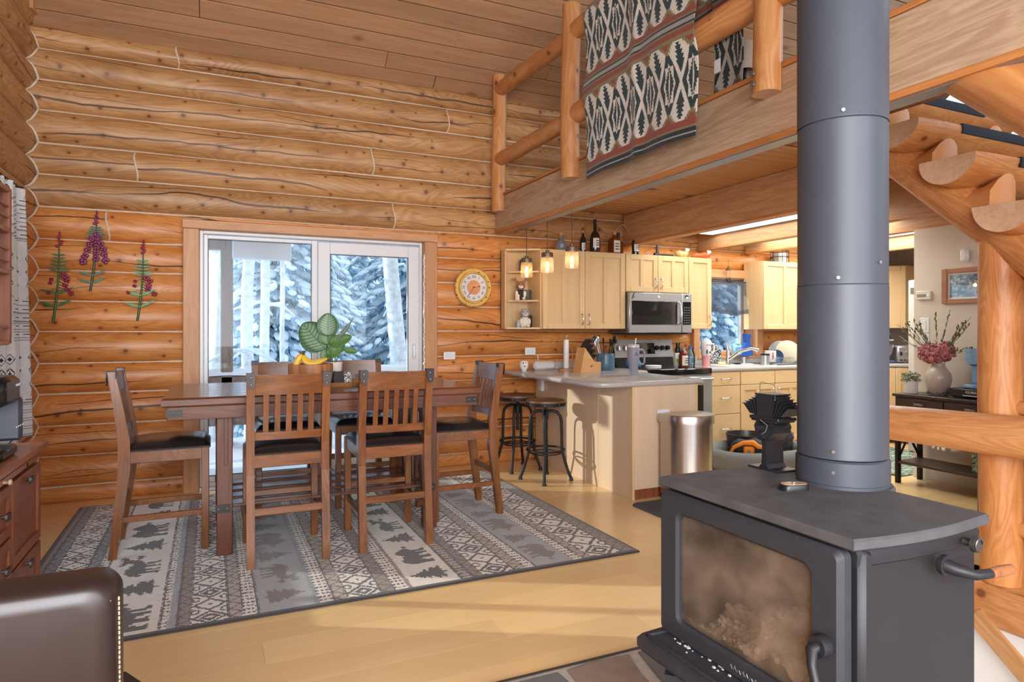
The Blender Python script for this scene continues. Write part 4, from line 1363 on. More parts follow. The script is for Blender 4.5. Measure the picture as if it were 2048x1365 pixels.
# ------------------------------------------------------------------ dining table
TW = wood('table_walnut', (118, 68, 44), (84, 46, 30), 'X', .26, fine=.9, coat=.35, var=.08)
TWZ = wood('table_walnut_z', (114, 64, 42), (80, 44, 28), 'Z', .34, fine=.9, var=.08)
CW = wood('chair_walnut', (146, 88, 43), (100, 57, 27), 'Z', .30, fine=.9, coat=.2, var=.06)
CWX = wood('chair_walnut_x', (146, 88, 43), (100, 57, 27), 'X', .30, fine=.9, coat=.2, var=.06)
IRON = mat('dark_iron', (62, 58, 58), .45, .7, noise=.15, nscale=40)
t = thing('dining_table', 'dark walnut counter height dining table with iron corner straps', 'table', (.675, 4.43, 0))
ox, oy = .675, 4.43
mb = MB()
rings = []
for ins, z in ((.006, .872), (0, .880), (0, .910), (.008, .918), (.012, .92)):
    rings.append([(-.915 + ins, -.515 + ins, z), (.915 - ins, -.515 + ins, z), (.915 - ins, .515 - ins, z), (-.915 + ins, .515 - ins, z)])
mb.ring_loft(rings); mb.build('tabletop', TW, t, smooth=0)
for k in range(1, 5):
    part_box('board_joint', t, mat('joint_dark', (52, 28, 18), .5), -.90, .90, -.515 + .206 * k - .001, -.515 + .206 * k + .001, .9196, .9203)
for s in (-1, 1):
    a = part_box('apron', t, TW, -.89, .89, s * .49 - .012, s * .49 + .012, .80, .872, .003)
    part_box('end_apron', t, TW, s * .878 - .012, s * .878 + .012, -.478, .478, .80, .872, .003)
    for q in (-1, 1):
        mb = MB(); mb.box(q * .812, q * .894, s * .503 - .002, s * .503 + .002, .818, .858); mb.box(q * .890, q * .894, s * .42, s * .503, .818, .858)
        mb.build('corner_strap', IRON, a, smooth=0)
        for xx in (.832, .870): MB().ell((q * xx, s * .506, .838), (.005, .003, .005), 8, 5).build('rivet', mat('rivet', (150, 146, 140), .3, .9), a)
for xe in (-.605, .605):
    for s in (-1, 1):
        lg = part_box('leg', t, TWZ, xe - .042, xe + .042, s * .37 - .038, s * .37 + .038, 0.013, .872, .004)
        part_box('leg_inlay', lg, TWZ, xe - .004, xe + .018, s * (.37 + .038) - .004, s * (.37 + .038) + .004, .52, .80, .002)
        mb = MB(); mb.box(xe - .045, xe + .03, s * .411 - .003, s * .411 + .003, .255, .30); mb.build('leg_strap', IRON, lg, smooth=0)
        for xx in (-.03, .012): MB().ell((xe + xx, s * .416, .278), (.006, .003, .006), 8, 5).build('rivet', mat('rivet', (150, 146, 140)), lg)
    part_box('end_rail', t, TWZ, xe - .02, xe + .02, -.34, .34, .20, .265, .003)
    part_box('end_rail', t, TWZ, xe - .02, xe + .02, -.34, .34, .74, .80, .003)
    for k in range(4): part_box('end_slat', t, TWZ, xe - .01, xe + .01, -.21 + .14 * k - .03, -.21 + .14 * k + .03, .265, .74, .002)
for k in range(4):
    part_box('shelf_slat', t, TW, -.60, .60, -.27 + .18 * k - .055, -.27 + .18 * k + .055, .262, .28, .003)

# ------------------------------------------------------------------ dining chairs
LEATH = mat('black_leather', (36, 30, 30), .28, noise=.08, nscale=40, coat=.2)
def make_chair(label):
    t = thing('dining_chair', label, 'chair', (0, 0, 0), 0, 'counter height chairs round the dining table')
    # front is local +y, rear legs splay back
    def post(sx):
        pts = [(sx * .196, -.262, 0), (sx * .196, -.232, .25), (sx * .196, -.205, .50), (sx * .196, -.205, .66), (sx * .196, -.232, .86), (sx * .196, -.268, 1.065)]
        mb = MB(); rings = []
        for k, p in enumerate(pts):
            w_ = .021; d_ = (.020, .024, .03, .03, .024, .018)[k]
            rings.append([(p[0] - w_, p[1] - d_, p[2]), (p[0] + w_, p[1] - d_, p[2]), (p[0] + w_, p[1] + d_, p[2]), (p[0] - w_, p[1] + d_, p[2])])
        return mb.ring_loft(rings)
    for sx in (-1, 1):
        p = post(sx).build('rear_leg', CW, t, smooth=0)
        mb = MB()
        mb.prism([(sx * .196 - .0225, 1.067), (sx * .196 + .0225, 1.067), (sx * .196 + .0225, 1.03), (sx * .196 + .012, .985), (sx * .196 - .012, .985), (sx * .196 - .0225, 1.03)], 'Y', -.292, -.287)
        mb.prism([(sx * .196 - .0225, 1.067), (sx * .196 + .0225, 1.067), (sx * .196 + .0225, 1.03), (sx * .196 + .012, .99), (sx * .196 - .012, .99), (sx * .196 - .0225, 1.03)], 'Y', -.2485, -.244)
        mb.box(sx * .196 - .0225, sx * .196 + .0225, -.292, -.244, 1.064, 1.068)
        br = mb.build('corner_plate', IRON, p, smooth=0)
        for z in (1.045, 1.005): MB().ell((sx * .196, -.293, z), (.006, .003, .006), 8, 5).build('rivet', mat('rivet', (150, 146, 140)), p)
        part_box('front_leg', t, CW, sx * .196 - .02, sx * .196 + .02, .185, .225, 0, .605, .003)
        part_box('side_apron', t, CWX, sx * .196 - .012, sx * .196 + .012, -.19, .19, .535, .605, .003)
        part_box('side_stretcher', t, CWX, sx * .196 - .01, sx * .196 + .01, -.225, .19, .20, .235, .003)
    part_box('front_apron', t, CWX, -.178, .178, .193, .217, .535, .605, .003)
    part_box('rear_apron', t, CWX, -.178, .178, -.215, -.191, .535, .605, .003)
    part_box('rear_stretcher', t, CWX, -.178, .178, -.243, -.222, .275, .318, .003)
    part_box('front_stretcher', t, CWX, -.178, .178, .195, .217, .28, .315, .003)
    def bowed(name, z0, z1, yb0, yb1, bow, th):
        mb = MB(); rings = []
        for k in range(11):
            a = -1 + 2 * k / 10; x = .178 * a; o = -bow * (1 - a * a)
            rings.append([(x, yb0 + o - th, z0), (x, yb0 + o + th, z0), (x, yb1 + o + th, z1), (x, yb1 + o - th, z1)])
        mb.ring_loft(rings); return mb.build(name, CWX, t, smooth=30)
    bowed('crest_rail', .945, 1.056, -.246, -.262, .016, .011)
    bowed('lower_rail', .69, .735, -.207, -.212, .012, .010)
    for k in range(5):
        x = -.118 + .059 * k; o = -.014 * (1 - (x / .178) ** 2)
        mb = MB(); rings = []
        for z, y_ in ((.73, -.211), (.84, -.228), (.95, -.247)):
            rings.append([(x - .014, y_ + o - .006, z), (x + .014, y_ + o - .006, z), (x + .014, y_ + o + .006, z), (x - .014, y_ + o + .006, z)])
        mb.ring_loft(rings); mb.build('slat', CW, t, smooth=0)
    mb = MB()
    def seat(a, b):
        x = (a - .5) * 2; yq = (b - .5) * 2
        e = (1 - abs(x) ** 5) * (1 - abs(yq) ** 5)
        return (x * .212, .012 + yq * .222, .607 + .048 * max(0, e) ** .35 + .01 * (1 - x * x) * (1 - yq * yq))
    mb.grid(seat, 18, 18)
    st_ = len(mb.v); mb.box(-.21, .21, -.208, .232, .60, .612)
    mb.build('seat', LEATH, t, smooth=75)
    return t
ch = make_chair('dining chair with its back to the camera, nearer the left, before the banana bowl')
spots = [(.388, 4.005, 0, None), (.985, 4.003, 0.0, 'dining chair with its back to the camera, nearer the right, by the tray'),
         (-.235, 4.415, -PI / 2, 'dining chair standing side on at the left end of the table'),
         (1.56, 4.35, PI / 2, 'dining chair at the right end of the table, beside the bar stools'),
         (.49, 4.93, PI, 'dining chair on the glass door side, left of the banana bowl'),
         (1.02, 4.95, PI, 'dining chair on the glass door side, behind the tray and plant')]
for k, (x, y, rz, lb) in enumerate(spots):
    o = ch if k == 0 else copy_tree(ch)
    o.location = (x, y, .0125); o.rotation_euler = (0, 0, rz); o.scale = (1, 1, .977)
    if lb: o['label'] = lb

# ------------------------------------------------------------------ on the table
t = thing('wooden_bowl', 'deep wooden bowl holding bananas on the dining table', 'bowl', (.575, 4.30, .92))
BOWLW = wood('acacia', (190, 128, 84), (122, 74, 48), 'Z', .45, fine=1.4, gscale=.6)
MB().lathe([(0, 0), (.112, 0), (.126, .02), (.137, .10), (.138, .150), (.132, .152), (.128, .146), (.118, .03), (0, .022)], 40).build('bowl', BOWLW, t, smooth=50)
BAN = mat('banana', (226, 182, 62), .5, noise=.14, nscale=16); BANT = mat('banana_tip', (92, 66, 40), .8)
def banana(label, ctrl, r=.0185):
    t = thing('banana', label, 'banana', ctrl[0])
    o = Vector(ctrl[0]); n = 14; pts = []; rs = []
    a, b, c = [Vector(p) - o for p in ctrl]
    for k in range(n + 1):
        s = k / n
        pts.append(a * (1 - s) ** 2 + b * 2 * s * (1 - s) + c * s * s)
        rs.append(r * min(1, .35 + 4 * s) * min(1, .38 + 3.6 * (1 - s)))
    MB().tube(pts, rs, 7).build('peel', BAN, t, smooth=28)
    MB().tube([pts[0], pts[0] + (pts[0] - pts[1]).normalized() * .028], [.0066, .0058], 6).build('stem', BANT, t)
    MB().tube([pts[-1], pts[-1] + (pts[-1] - pts[-2]).normalized() * .007], [.0055, .003], 6).build('tip', BANT, t)
banana('banana lying along the right rim of the wooden bowl', ((.525, 4.24, 1.128), (.52, 4.215, 1.04), (.665, 4.225, 1.105)))
banana('banana standing up at the left side of the wooden bowl', ((.517, 4.25, 1.132), (.475, 4.255, 1.09), (.478, 4.26, 1.02)), .021)
banana('banana half hidden behind the two others in the bowl', ((.53, 4.26, 1.128), (.56, 4.27, 1.05), (.65, 4.29, 1.095)), .017)
t = thing('potted_plant', 'striped leaf house plant in a white ribbed pot on the table', 'plant', (.735, 4.50, .92))
POTW = mat('white_ceramic', (222, 216, 210), .5)
MB().lathe([(0, 0), (.060, 0)] + [(.062 + .002 * (k % 2) + .0007 * k, .004 + .009 * k) for k in range(17)] + [(.072, .150), (.066, .15), (.060, .135), (0, .13)], 28).build('pot', POTW, t, smooth=60)
MB().lathe([(0, .134), (.061, .134)], 16).build('soil', mat('soil', (52, 40, 32), 1), t, smooth=0)
def leafmat():
    m = bpy.data.materials.new('striped_leaf'); t_ = NT(m)
    tc = t_.add('ShaderNodeTexCoord'); sp = t_.add('ShaderNodeSeparateXYZ'); t_.link(tc.outputs['UV'], sp.inputs[0])
    u, v = sp.outputs[0], sp.outputs[1]
    dv = t_.math('ABSOLUTE', t_.math('SUBTRACT', v, .5))
    ph = t_.math('SUBTRACT', t_.math('MULTIPLY', u, 9.5), t_.math('MULTIPLY', dv, 3.5))
    st_ = t_.math('LESS_THAN', t_.math('ABSOLUTE', t_.math('SUBTRACT', t_.math('FRACT', ph), .5)), .13)
    rib = t_.math('LESS_THAN', dv, .014)
    inn = t_.rng(dv, .26, .40, 1, 0)
    base = t_.mix(inn, L((64, 104, 62)), L((128, 156, 122)))
    c = t_.mix(t_.math('MULTIPLY', t_.math('MAXIMUM', st_, rib), .8), base, L((42, 72, 48)))
    t_.link(c, t_.b.inputs['Base Color']); t_.b.inputs['Roughness'].default_value = .45
    return m
LF = leafmat(); LF2 = mat('plain_leaf', (78, 116, 52), .45, noise=.15, nscale=12); STEM = mat('leaf_stem', (74, 88, 52), .6)
def leaf(base, foot, up2, ln, wd, m, curl=.2):
    """foot and up2 are given across the leaf's own facing plane; the leaves turn to the room"""
    V2 = lambda o, z: Vector((o * .908, -o * .419, z))
    cen, up = V2(*foot), V2(*up2).normalized()
    face = Vector((-.25, -.95, .2)).normalized()
    side = up.cross(face).normalized(); nrm = side.cross(up).normalized()
    if nrm.dot(face) < 0: nrm = -nrm
    mb = MB()
    def fn(a, b):
        w_ = (max(0, math.sin(PI * a ** .78)) ** .55) * wd if 0 < a < 1 else 0
        s = (b - .5) * 2
        return cen + up * (a * ln) + side * (s * w_ * .5) + nrm * (.10 * wd * s * s - curl * ln * a * a * .4)
    mb.grid(fn, 18, 10, uv=True)
    o = mb.build('leaf', m, t, smooth=80, recalc=False)
    md = o.modifiers.new('thickness', 'SOLIDIFY'); md.thickness = .0012
    bq = Vector(base)
    MB().tube([bq, (bq + cen) / 2 + Vector((0, 0, .02)), cen, cen + up * ln * .12], [.0038, .003, .0028, .002], 6).build('stem', STEM, t)
leaf((0, 0, .13), (-.040, .235), (-.66, .75), .235, .205, LF, .3)
leaf((0, .01, .13), (-.024, .325), (.02, 1), .155, .150, LF, .2)
leaf((.01, -.01, .13), (-.03, .265), (.12, 1), .118, .125, LF2, .3)
leaf((.01, 0, .13), (-.007, .268), (.93, .36), .155, .085, LF2, .2)
leaf((.0, 0, .13), (-.024, .190), (.80, .55), .135, .085, LF2, .4)
leaf((.02, 0, .13), (.088, .232), (1, -.14), .09, .048, LF2, .3)
leaf((.0, 0, .13), (-.050, .150), (.1, .9), .13, .06, LF2, .2)
mb = MB(); mb.tube([(.02, 0, .14), (.04, -.018, .27), (.05, -.023, .31)], .0028, 6); mb.tube([(.04, -.018, .30), (.07, -.03, .345), (.10, -.046, .385), (.141, -.065, .455)], [.004, .016, .010, .001], 8)
mb.build('furled_leaf', mat('furled', (120, 128, 110), .5), t, smooth=60)
t = thing('wooden_tray', 'oval wooden tray on the dining table right of the bowl', 'tray', (.765, 4.365, .92))
mb = MB()
prt = [(0, 0), (.128, 0), (.150, .026), (.146, .028), (.126, .008), (0, .008)]
mb.lathe(prt, 36); mb.xf(Matrix.Scale(.85, 4, (0, 1, 0)))
mb.build('tray', wood('tray_wood', (186, 132, 86), (140, 92, 56), 'X', .45), t, smooth=50)
t = thing('black_cube_candle', 'black speckled cube shaped candle holder standing on the tray', 'candle holder', (.745, 4.335, .928), .25)
SPECK = mat('speckled_black', (58, 56, 56), .7, noise=.6, nscale=160)
MB().box(-.034, .034, -.03, .03, 0, .088, .006).build('body', SPECK, t)
MB().lathe([(0, .0885), (.02, .0885), (.02, .091), (0, .091)], 14).build('wax', POTW, t)
t = thing('patterned_shaker', 'black and white scroll patterned small pot beside the black cube', 'shaker', (.812, 4.345, .928))
mb = MB(); mb.lathe([(0, 0), (.028, 0), (.031, .01), (.031, .07), (.024, .082), (0, .084)], 20)
sc = bpy.data.materials.new('scroll_pattern'); q = NT(sc); tc = q.add('ShaderNodeTexCoord')
q.link(q.ramp(q.noise(tc.outputs['Object'], 60, 1, .5, 2.5), [(.49, L((40, 40, 42))), (.52, L((220, 218, 214)))]), q.b.inputs['Base Color'])
mb.build('body', sc, t)

# ------------------------------------------------------------------ wall clock
t = thing('wall_clock', 'round yellow distressed wall clock with Roman numerals on the log wall', 'clock', (2.237, 5.735, 1.682))
YEL = mat('yellow_enamel', (222, 180, 96), .5, noise=.10, nscale=14)
MB().lathe([(.10, .0), (.178, .0), (.185, -.012), (.184, -.026), (.172, -.036), (.160, -.038), (.150, -.030), (.148, -.055), (.138, -.060), (.130, -.052), (.128, -.03)], 56, axis='Y').build('rim', YEL, t, smooth=50)
MB().lathe([(0, -.031), (.131, -.031), (.131, -.026), (0, -.026)], 40, axis='Y').build('dial', mat('dial_white', (216, 212, 214), .5, noise=.06, nscale=9), t)
MB().lathe([(0, -.0335), (.068, -.0335), (.068, -.03), (0, -.03)], 32, axis='Y').build('copper_centre', mat('copper_dial', (206, 146, 104), .4, .2, noise=.12, nscale=20), t)
NUM = ['XII', 'I', 'II', 'III', 'IIII', 'V', 'VI', 'VII', 'VIII', 'IX', 'X', 'XI']
NB = mat('numeral_black', (52, 46, 46), .6)
for k, s in enumerate(NUM):
    a = math.radians(30 * k); r = .1
    text('numeral', s, .036 if len(s) < 4 else .030, NB, t, (r * math.sin(a), -.0318, r * math.cos(a)), (Matrix.Rotation(a, 4, 'Y') @ Matrix.Rotation(PI / 2, 4, 'X')).to_euler())
RUST = mat('hand_brown', (112, 58, 40), .5, .3)
def hand(name, ang, ln, wd):
    a = math.radians(ang)
    mb = MB(); mb.prism([(-wd, -.012), (wd, -.012), (wd * .7, ln * .62), (wd * 2.6, ln * .68), (0, ln), (-wd * 2.6, ln * .68), (-wd * .7, ln * .62)], 'Y', -.0375, -.0355)
    mb.xf(Matrix.Rotation(a, 4, 'Y')); mb.build(name, RUST, t, smooth=0)
hand('hour_hand', 78, .070, .0022); hand('minute_hand', 215, .105, .0018)
MB().lathe([(0, -.041), (.007, -.041), (.007, -.034), (0, -.034)], 12, axis='Y').build('hand_cap', RUST, t)
CHIP = mat('chipped_iron', (58, 50, 46), .7)
rr = random.Random(8)
for k in range(16):
    a = 2 * PI * k / 16 + rr.uniform(-.15, .15); rd = rr.choice((.145, .178, .182)); yv = -.058 if rd < .15 else -.030
    mb = MB(); mb.ell((rd * math.sin(a), yv, rd * math.cos(a)), (rr.uniform(.004, .011), .003, rr.uniform(.003, .008)), 7, 4); mb.build('chip', CHIP, t)

# ------------------------------------------------------------------ metal fireweed wall art
GRN = [mat('art_green_a', (38, 100, 56), .4, .3, noise=.3, nscale=30), mat('art_green_b', (58, 84, 62), .4, .3, noise=.3, nscale=30)]
MAG = [mat('art_magenta', (142, 42, 74), .4, .25, noise=.3, nscale=40), mat('art_purple', (124, 52, 92), .4, .25, noise=.35, nscale=40)]
def fireweed(label, loc, h, seed, full):
    rnd = random.Random(seed)
    t = thing('fireweed_wall_art', label, 'wall art', loc, 0, 'painted metal fireweed on the log wall')
    g = GRN[1 if full else 0]; mgt = MAG[1 if full else 0]
    bend = lambda z: .045 * (z / h - .45) + .01 * math.sin(z * 6)
    MB().tube([(bend(h * k / 12) , -.006, h * k / 12) for k in range(13)], [.0075 * (1 - .75 * k / 12) + .0012 for k in range(13)], 7).build('stem', g, t, smooth=60)
    def blade(x, z, ang, ln, wd):
        mb = MB(); n = 7; a = math.radians(ang); ux, uz = math.cos(a), math.sin(a); px_, pz = -uz, ux
        up, dn = [], []
        for k in range(n + 1):
            s = k / n; w_ = wd * math.sin(PI * s ** .8) ; cur = .16 * ln * s * s * (-1 if abs(ang) < 90 else 1) * 0
            cx, cz = x + ux * ln * s, z + uz * ln * s + cur
            up.append((cx + px_ * w_, cz + pz * w_)); dn.append((cx - px_ * w_, cz - pz * w_))
        mb.prism(up + dn[::-1][1:-1], 'Y', -.014, -.010); mb.build('leaf', g, t, smooth=0)
    for z, s in ((.22, 1), (.22, -1), (.36, 1), (.36, -1)) if not full else ((.15, 1), (.15, -1), (.24, 1), (.24, -1)):
        blade(bend(z * h), (z - .05) * h, 90 - s * 62 + (12 if s < 0 else 0), .115 if not full else .10, .010)
    for k in range(6):
        z = h * (.56 + .036 * k) if not full else h * (.66 + .026 * k); ln = .078 * (1 - k * .09)
        for s in (-1, 1): blade(bend(z), z, 90 - s * 82, ln * rnd.uniform(.8, 1.1), .0055)
    def blossom(x, z, r):
        mb = MB()
        for q in range(4):
            a = q * PI / 2 + rnd.uniform(0, 1)
            mb.ell((x + math.cos(a) * r * .6, -.016, z + math.sin(a) * r * .6), (r * .62, .004, r * .55), 8, 4)
        mb.build('blossom', mgt, t, smooth=60)
    if full:
        for k in range(15):
            z = h * (.36 + .024 * k); s = (-1, 1, .1)[k % 3]
            blossom(bend(z) + s * (.062 * (1.25 - k / 15)) * rnd.uniform(.8, 1.1), z, .021 * (1.15 - .02 * k))
    else:
        for k in range(6):
            z = h * (.34 + .035 * k)
            for s in ((1, -1) if k % 2 == 0 else (1,)):
                x = bend(z) + s * (.088 - .009 * k) * rnd.uniform(.55, 1.1)
                blossom(x, z + rnd.uniform(-.012, .012), rnd.uniform(.015, .021) if s > 0 else .013)
                MB().tube([(bend(z + .03), -.008, z + .03), (x, -.012, z)], .0022, 5).build('twig', g, t)
    for k in range(9):
        z = h * (.84 + .019 * k); x = bend(z) + rnd.uniform(-.012, .012) * (1.2 - k / 9)
        mb = MB(); mb.ell((x, -.010, z), (.012 * (1.1 - k / 11), .005, .010), 7, 4); mb.build('bud', mgt, t)
fireweed('leftmost of the three metal fireweed stems, sparse pink blossoms', (-1.025, 5.73, 1.345), .66, 1, False)
fireweed('middle and highest metal fireweed stem, dense purple blossoms', (-.795, 5.73, 1.575), .60, 2, True)
fireweed('rightmost metal fireweed stem, nearest the sliding door', (-.49, 5.73, 1.355), .62, 3, False)

# ------------------------------------------------------------------ left hand wall: cabinet, hutch, coffee maker, curtain
CH = wood('cherry_cabinet', (156, 92, 58), (116, 62, 38), 'Z', .4, fine=.9, var=.06)
CHY = wood('cherry_cabinet_y', (178, 112, 76), (138, 78, 50), 'Y', .35, fine=.9, coat=.2, var=.06)
PULL = mat('pewter_pull', (92, 84, 80), .45, .7)
CX = -.70; CY = 3.56; ZC = .78
t = thing('sideboard', 'reddish wooden sideboard with panelled doors at the left edge', 'cabinet', (CX, 2.6, 0))
def cb(name, m, x0, x1, y0, y1, z0, z1, c=.003, parent=t): return part_box(name, parent, m, x0 - CX, x1 - CX, y0 - 2.6, y1 - 2.6, z0, z1, c)
cb('top', CHY, -1.15, CX + .028, 1.6, CY + .03, ZC - .026, ZC, .006)
cb('carcass', CH, -1.15, CX - .018, 1.62, CY, .05, ZC - .026)
cb('plinth', CH, -1.15, CX - .04, 1.66, CY - .03, 0.0, .06)
cb('pull_out_board', CHY, CX - .018, CX + .002, 2.75, CY - .03, ZC - .07, ZC - .046)
MB().lathe([(0, 0), (.007, 0), (.006, .012), (.011, .018), (.010, .026), (0, .028)], 12, axis='X').build('knob', mat('bone_knob', (206, 186, 150), .4), t, loc=(.002, 2.98 - 2.6, ZC - .058))
cb('latch', BLACK, CX - .001, CX + .003, 3.32, 3.345, ZC - .066, ZC - .05, .001)
def pdoor(y0, y1, z0, z1, pull):
    d = MB(); f = .042
    x0, x1 = CX - .018 - CX, .004
    d.box(x0, x1, y0 - 2.6, y0 + f - 2.6, z0, z1, .003); d.box(x0, x1, y1 - f - 2.6, y1 - 2.6, z0, z1, .003)
    d.box(x0, x1, y0 + f - 2.6, y1 - f - 2.6, z0, z0 + f, .003); d.box(x0, x1, y0 + f - 2.6, y1 - f - 2.6, z1 - f, z1, .003)
    o = d.build('door', CH, t)
    part_box('door_panel', o, CH, x0 + .002, -.006, y0 + f - .004 - 2.6, y1 - f + .004 - 2.6, z0 + f - .004, z1 - f + .004)
    yy, zz = pull
    mb = MB(); mb.cyl((.004, yy - 2.6, zz), (.022, yy - 2.6, zz), .007, n=8); mb.prism([(-.026, -.013), (.026, -.013), (.030, 0), (.026, .013), (-.026, .013), (-.030, 0)], 'X', .020, .028)
    b0 = len(mb.v) - 12
    mb.xf(Matrix.Translation((0, yy - 2.6, zz)), b0); mb.build('pull', PULL, o, smooth=0)
pdoor(3.10, CY - .005, .355, ZC - .085, (3.30, ZC - .115))
pdoor(3.10, CY - .005, .06, .345, (3.30, .318))
pdoor(2.62, 3.09, .50, ZC - .085, (2.95, .60))
pdoor(2.62, 3.09, .06, .49, (2.95, .40))
pdoor(2.12, 2.60, .06, ZC - .085, (2.5, .42))
HX = -.83; HY1 = 3.66
t = thing('wall_hutch', 'dark red wooden plate rack shelf hanging above the sideboard', 'shelf', (-1.15, 3.0, 1.22))
def hb(name, x0, x1, y0, y1, z0, z1, m=CH): return part_box(name, t, m, x0 + 1.15, x1 + 1.15, y0 - 3.0, y1 - 3.0, z0 - 1.22, z1 - 1.22, .003)
hb('side_panel', -1.15, HX, HY1, HY1 + .022, 1.225, 1.93); hb('side_panel', -1.15, HX, 2.4, 2.42, 1.225, 1.93)
hb('back_panel', -1.15, -1.138, 2.42, HY1, 1.225, 1.93)
for z in (1.23, 1.55, 1.74, 1.925): hb('shelf_board', -1.138, HX - .003, 2.42, HY1, z - .011, z + .011, CHY)
for z in (1.30, 1.60, 1.655, 1.80, 1.85): hb('plate_rail', HX - .02, HX - .004, 2.42, HY1, z - .005, z + .005, CHY)
t = thing('coffee_maker', 'glossy black single cup coffee maker standing on the reddish sideboard', 'coffee maker', (-.835, 3.20, ZC))
GB = mat('gloss_black', (16, 16, 20), .28, coat=.15); SG = mat('slate_plastic', (58, 62, 72), .35, .2)
MB().box(-.13, .115, -.14, .085, 0, .045, .012).build('base', GB, t)
MB().box(-.13, -.01, -.14, .085, .04, .30, .014).build('water_column', GB, t)
MB().box(-.13, .125, -.14, .085, .21, .325, .02).build('brew_head', GB, t)
MB().box(-.02, .132, .062, .092, .055, .235, .012).build('front_panel', SG, t)
for k in range(4): MB().cyl((.131, .0, .10), (.1335, .0, .10), .003, n=8).build('button_light', mat('white_print', (230, 230, 230), .5), t, loc=(0, .085 - .03 * k - .01, .02))
text('maker_text', 'K-SUPREME', .014, mat('white_print', (230, 230, 230)), t, (.1258, .045, .285), (PI / 2, 0, PI / 2))
def curt_col(u, v):
    c = np.empty(u.shape + (4,)); c[...] = L((226, 226, 228))
    bk = np.array(L((52, 52, 56))); gr = np.array(L((150, 150, 154)))
    s = np.mod(v, .62)
    st = (s < .26)
    c[st & (np.mod(s / .052, 1) < .42) & (np.mod(u, .19) < .12) & (np.mod(s / .0075, 1) < .5)] = gr
    c[st & (np.abs(np.mod(s / .052, 1) - .7) < .05) & (np.mod(u, .19) < .10)] = bk
    zz = np.abs(np.mod(v / .055, 1) - .5) * .06
    c[st & (np.abs(np.mod(u, .19) - .14 - zz) < .004)] = bk
    dm = np.abs(np.mod(u, .095) - .0475) / .036 + np.abs(np.mod(s - .30, .085) - .0425) / .040
    m = ~st & (s < .56)
    c[m & (np.abs(dm - .78) < .09)] = bk; c[m & (dm < .3)] = bk
    return c
CURT = attrmat('curtain_cotton', .9, .1, 300, 0)
t = thing('patterned_curtain', 'white curtain with black geometric print hanging at the left wall', 'curtain', (-1.10, 4.6, 0))
def cf_(u, v):
    y = 4.98 - u * .62 - 4.6
    return (.012 + .028 * math.sin(u * 30) + .012 * math.sin(u * 13 + 1) + .02 * (v - .6) * 0, y + .20 * (1 - v / 1.56) * (1 - u), .60 + v)
cloth('cloth', cf_, .95, 1.56, 190, 300, curt_col, CURT, t, thick=.002)
MB().tube([(-.0, .46, 2.18), (0, -1.9, 2.18)], .011, 10).build('rod', BLACK, t)
mb = MB(); mb.ell((0, .48, 2.18), (.02, .024, .02), 10, 6); mb.tube([(0, .50, 2.18), (0, .54, 2.18)], [.012, .002], 8); mb.build('finial', BLACK, t)
mb = MB(); mb.tube([(-.08, .43, 2.17), (0, .43, 2.17)], .008, 6); mb.build('rod_bracket', BLACK, t)

# leather bar chair in the foreground
t = thing('leather_chair', 'brown leather upholstered chair back in the near left corner', 'chair', (-.366, 1.09, 0))
BRL = mat('brown_leather', (42, 28, 26), .42, noise=.12, nscale=9, bump=.06, coat=.04)
mb = MB()
def rb(hw, z0, z1, r, n=8):
    pts = []
    for cx, cz, a0 in ((hw - r, z1 - r, 0), (-hw + r, z1 - r, 90)):
        for k in range(n + 1):
            a = math.radians(a0 + 90 * k / n); pts.append((cx + r * math.cos(a), cz + r * math.sin(a)))
    return pts + [(-hw, z0), (hw, z0)]
def ring(ins, y):
    return [(x, y + .05 * (1 - (x / .25) ** 2) * 0 - .02 * ((z - .6) / .4) ** 2, z) for x, z in [(a * (1 - ins / .25), .55 + (b - .55) * (1 - ins / .42)) for a, b in rb(.25, .50, .948, .030)]]
rings = [ring(.03, -.048), ring(.012, -.046), ring(.003, -.036), ring(0, -.018), ring(0, .022), ring(.003, .036), ring(.012, .044), ring(.03, .046)]
mb.ring_loft(rings)
mb.build('back_cushion', BRL, t, smooth=50)
TH = mat('stitching', (206, 176, 150), .8)
mb = MB()
for yy in (-.040, -.030):
    ins = .0095 if yy < -.035 else .0005
    col = [(.25 - ins + .0008, yy - .02 * ((z - .6) / .4) ** 2, z) for z in [.92 - .007 * k for k in range(58)]]
    for k in range(0, len(col) - 1):
        a = Vector(col[k]); b_ = Vector(col[k + 1]); mb.tube([a, a + (b_ - a) * .7], .0011, 4)
o = mb.build('stitching', TH, t); o['kind'] = 'stuff'
MB().box(-.24, .24, .04, .46, .50, .60, .03).build('seat', BRL, t)
for sx in (-1, 1):
    for yy in (.0, .42): part_box('leg', t, CH, sx * .2 - .02, sx * .2 + .02, yy - .02, yy + .02, 0, .52, .003)
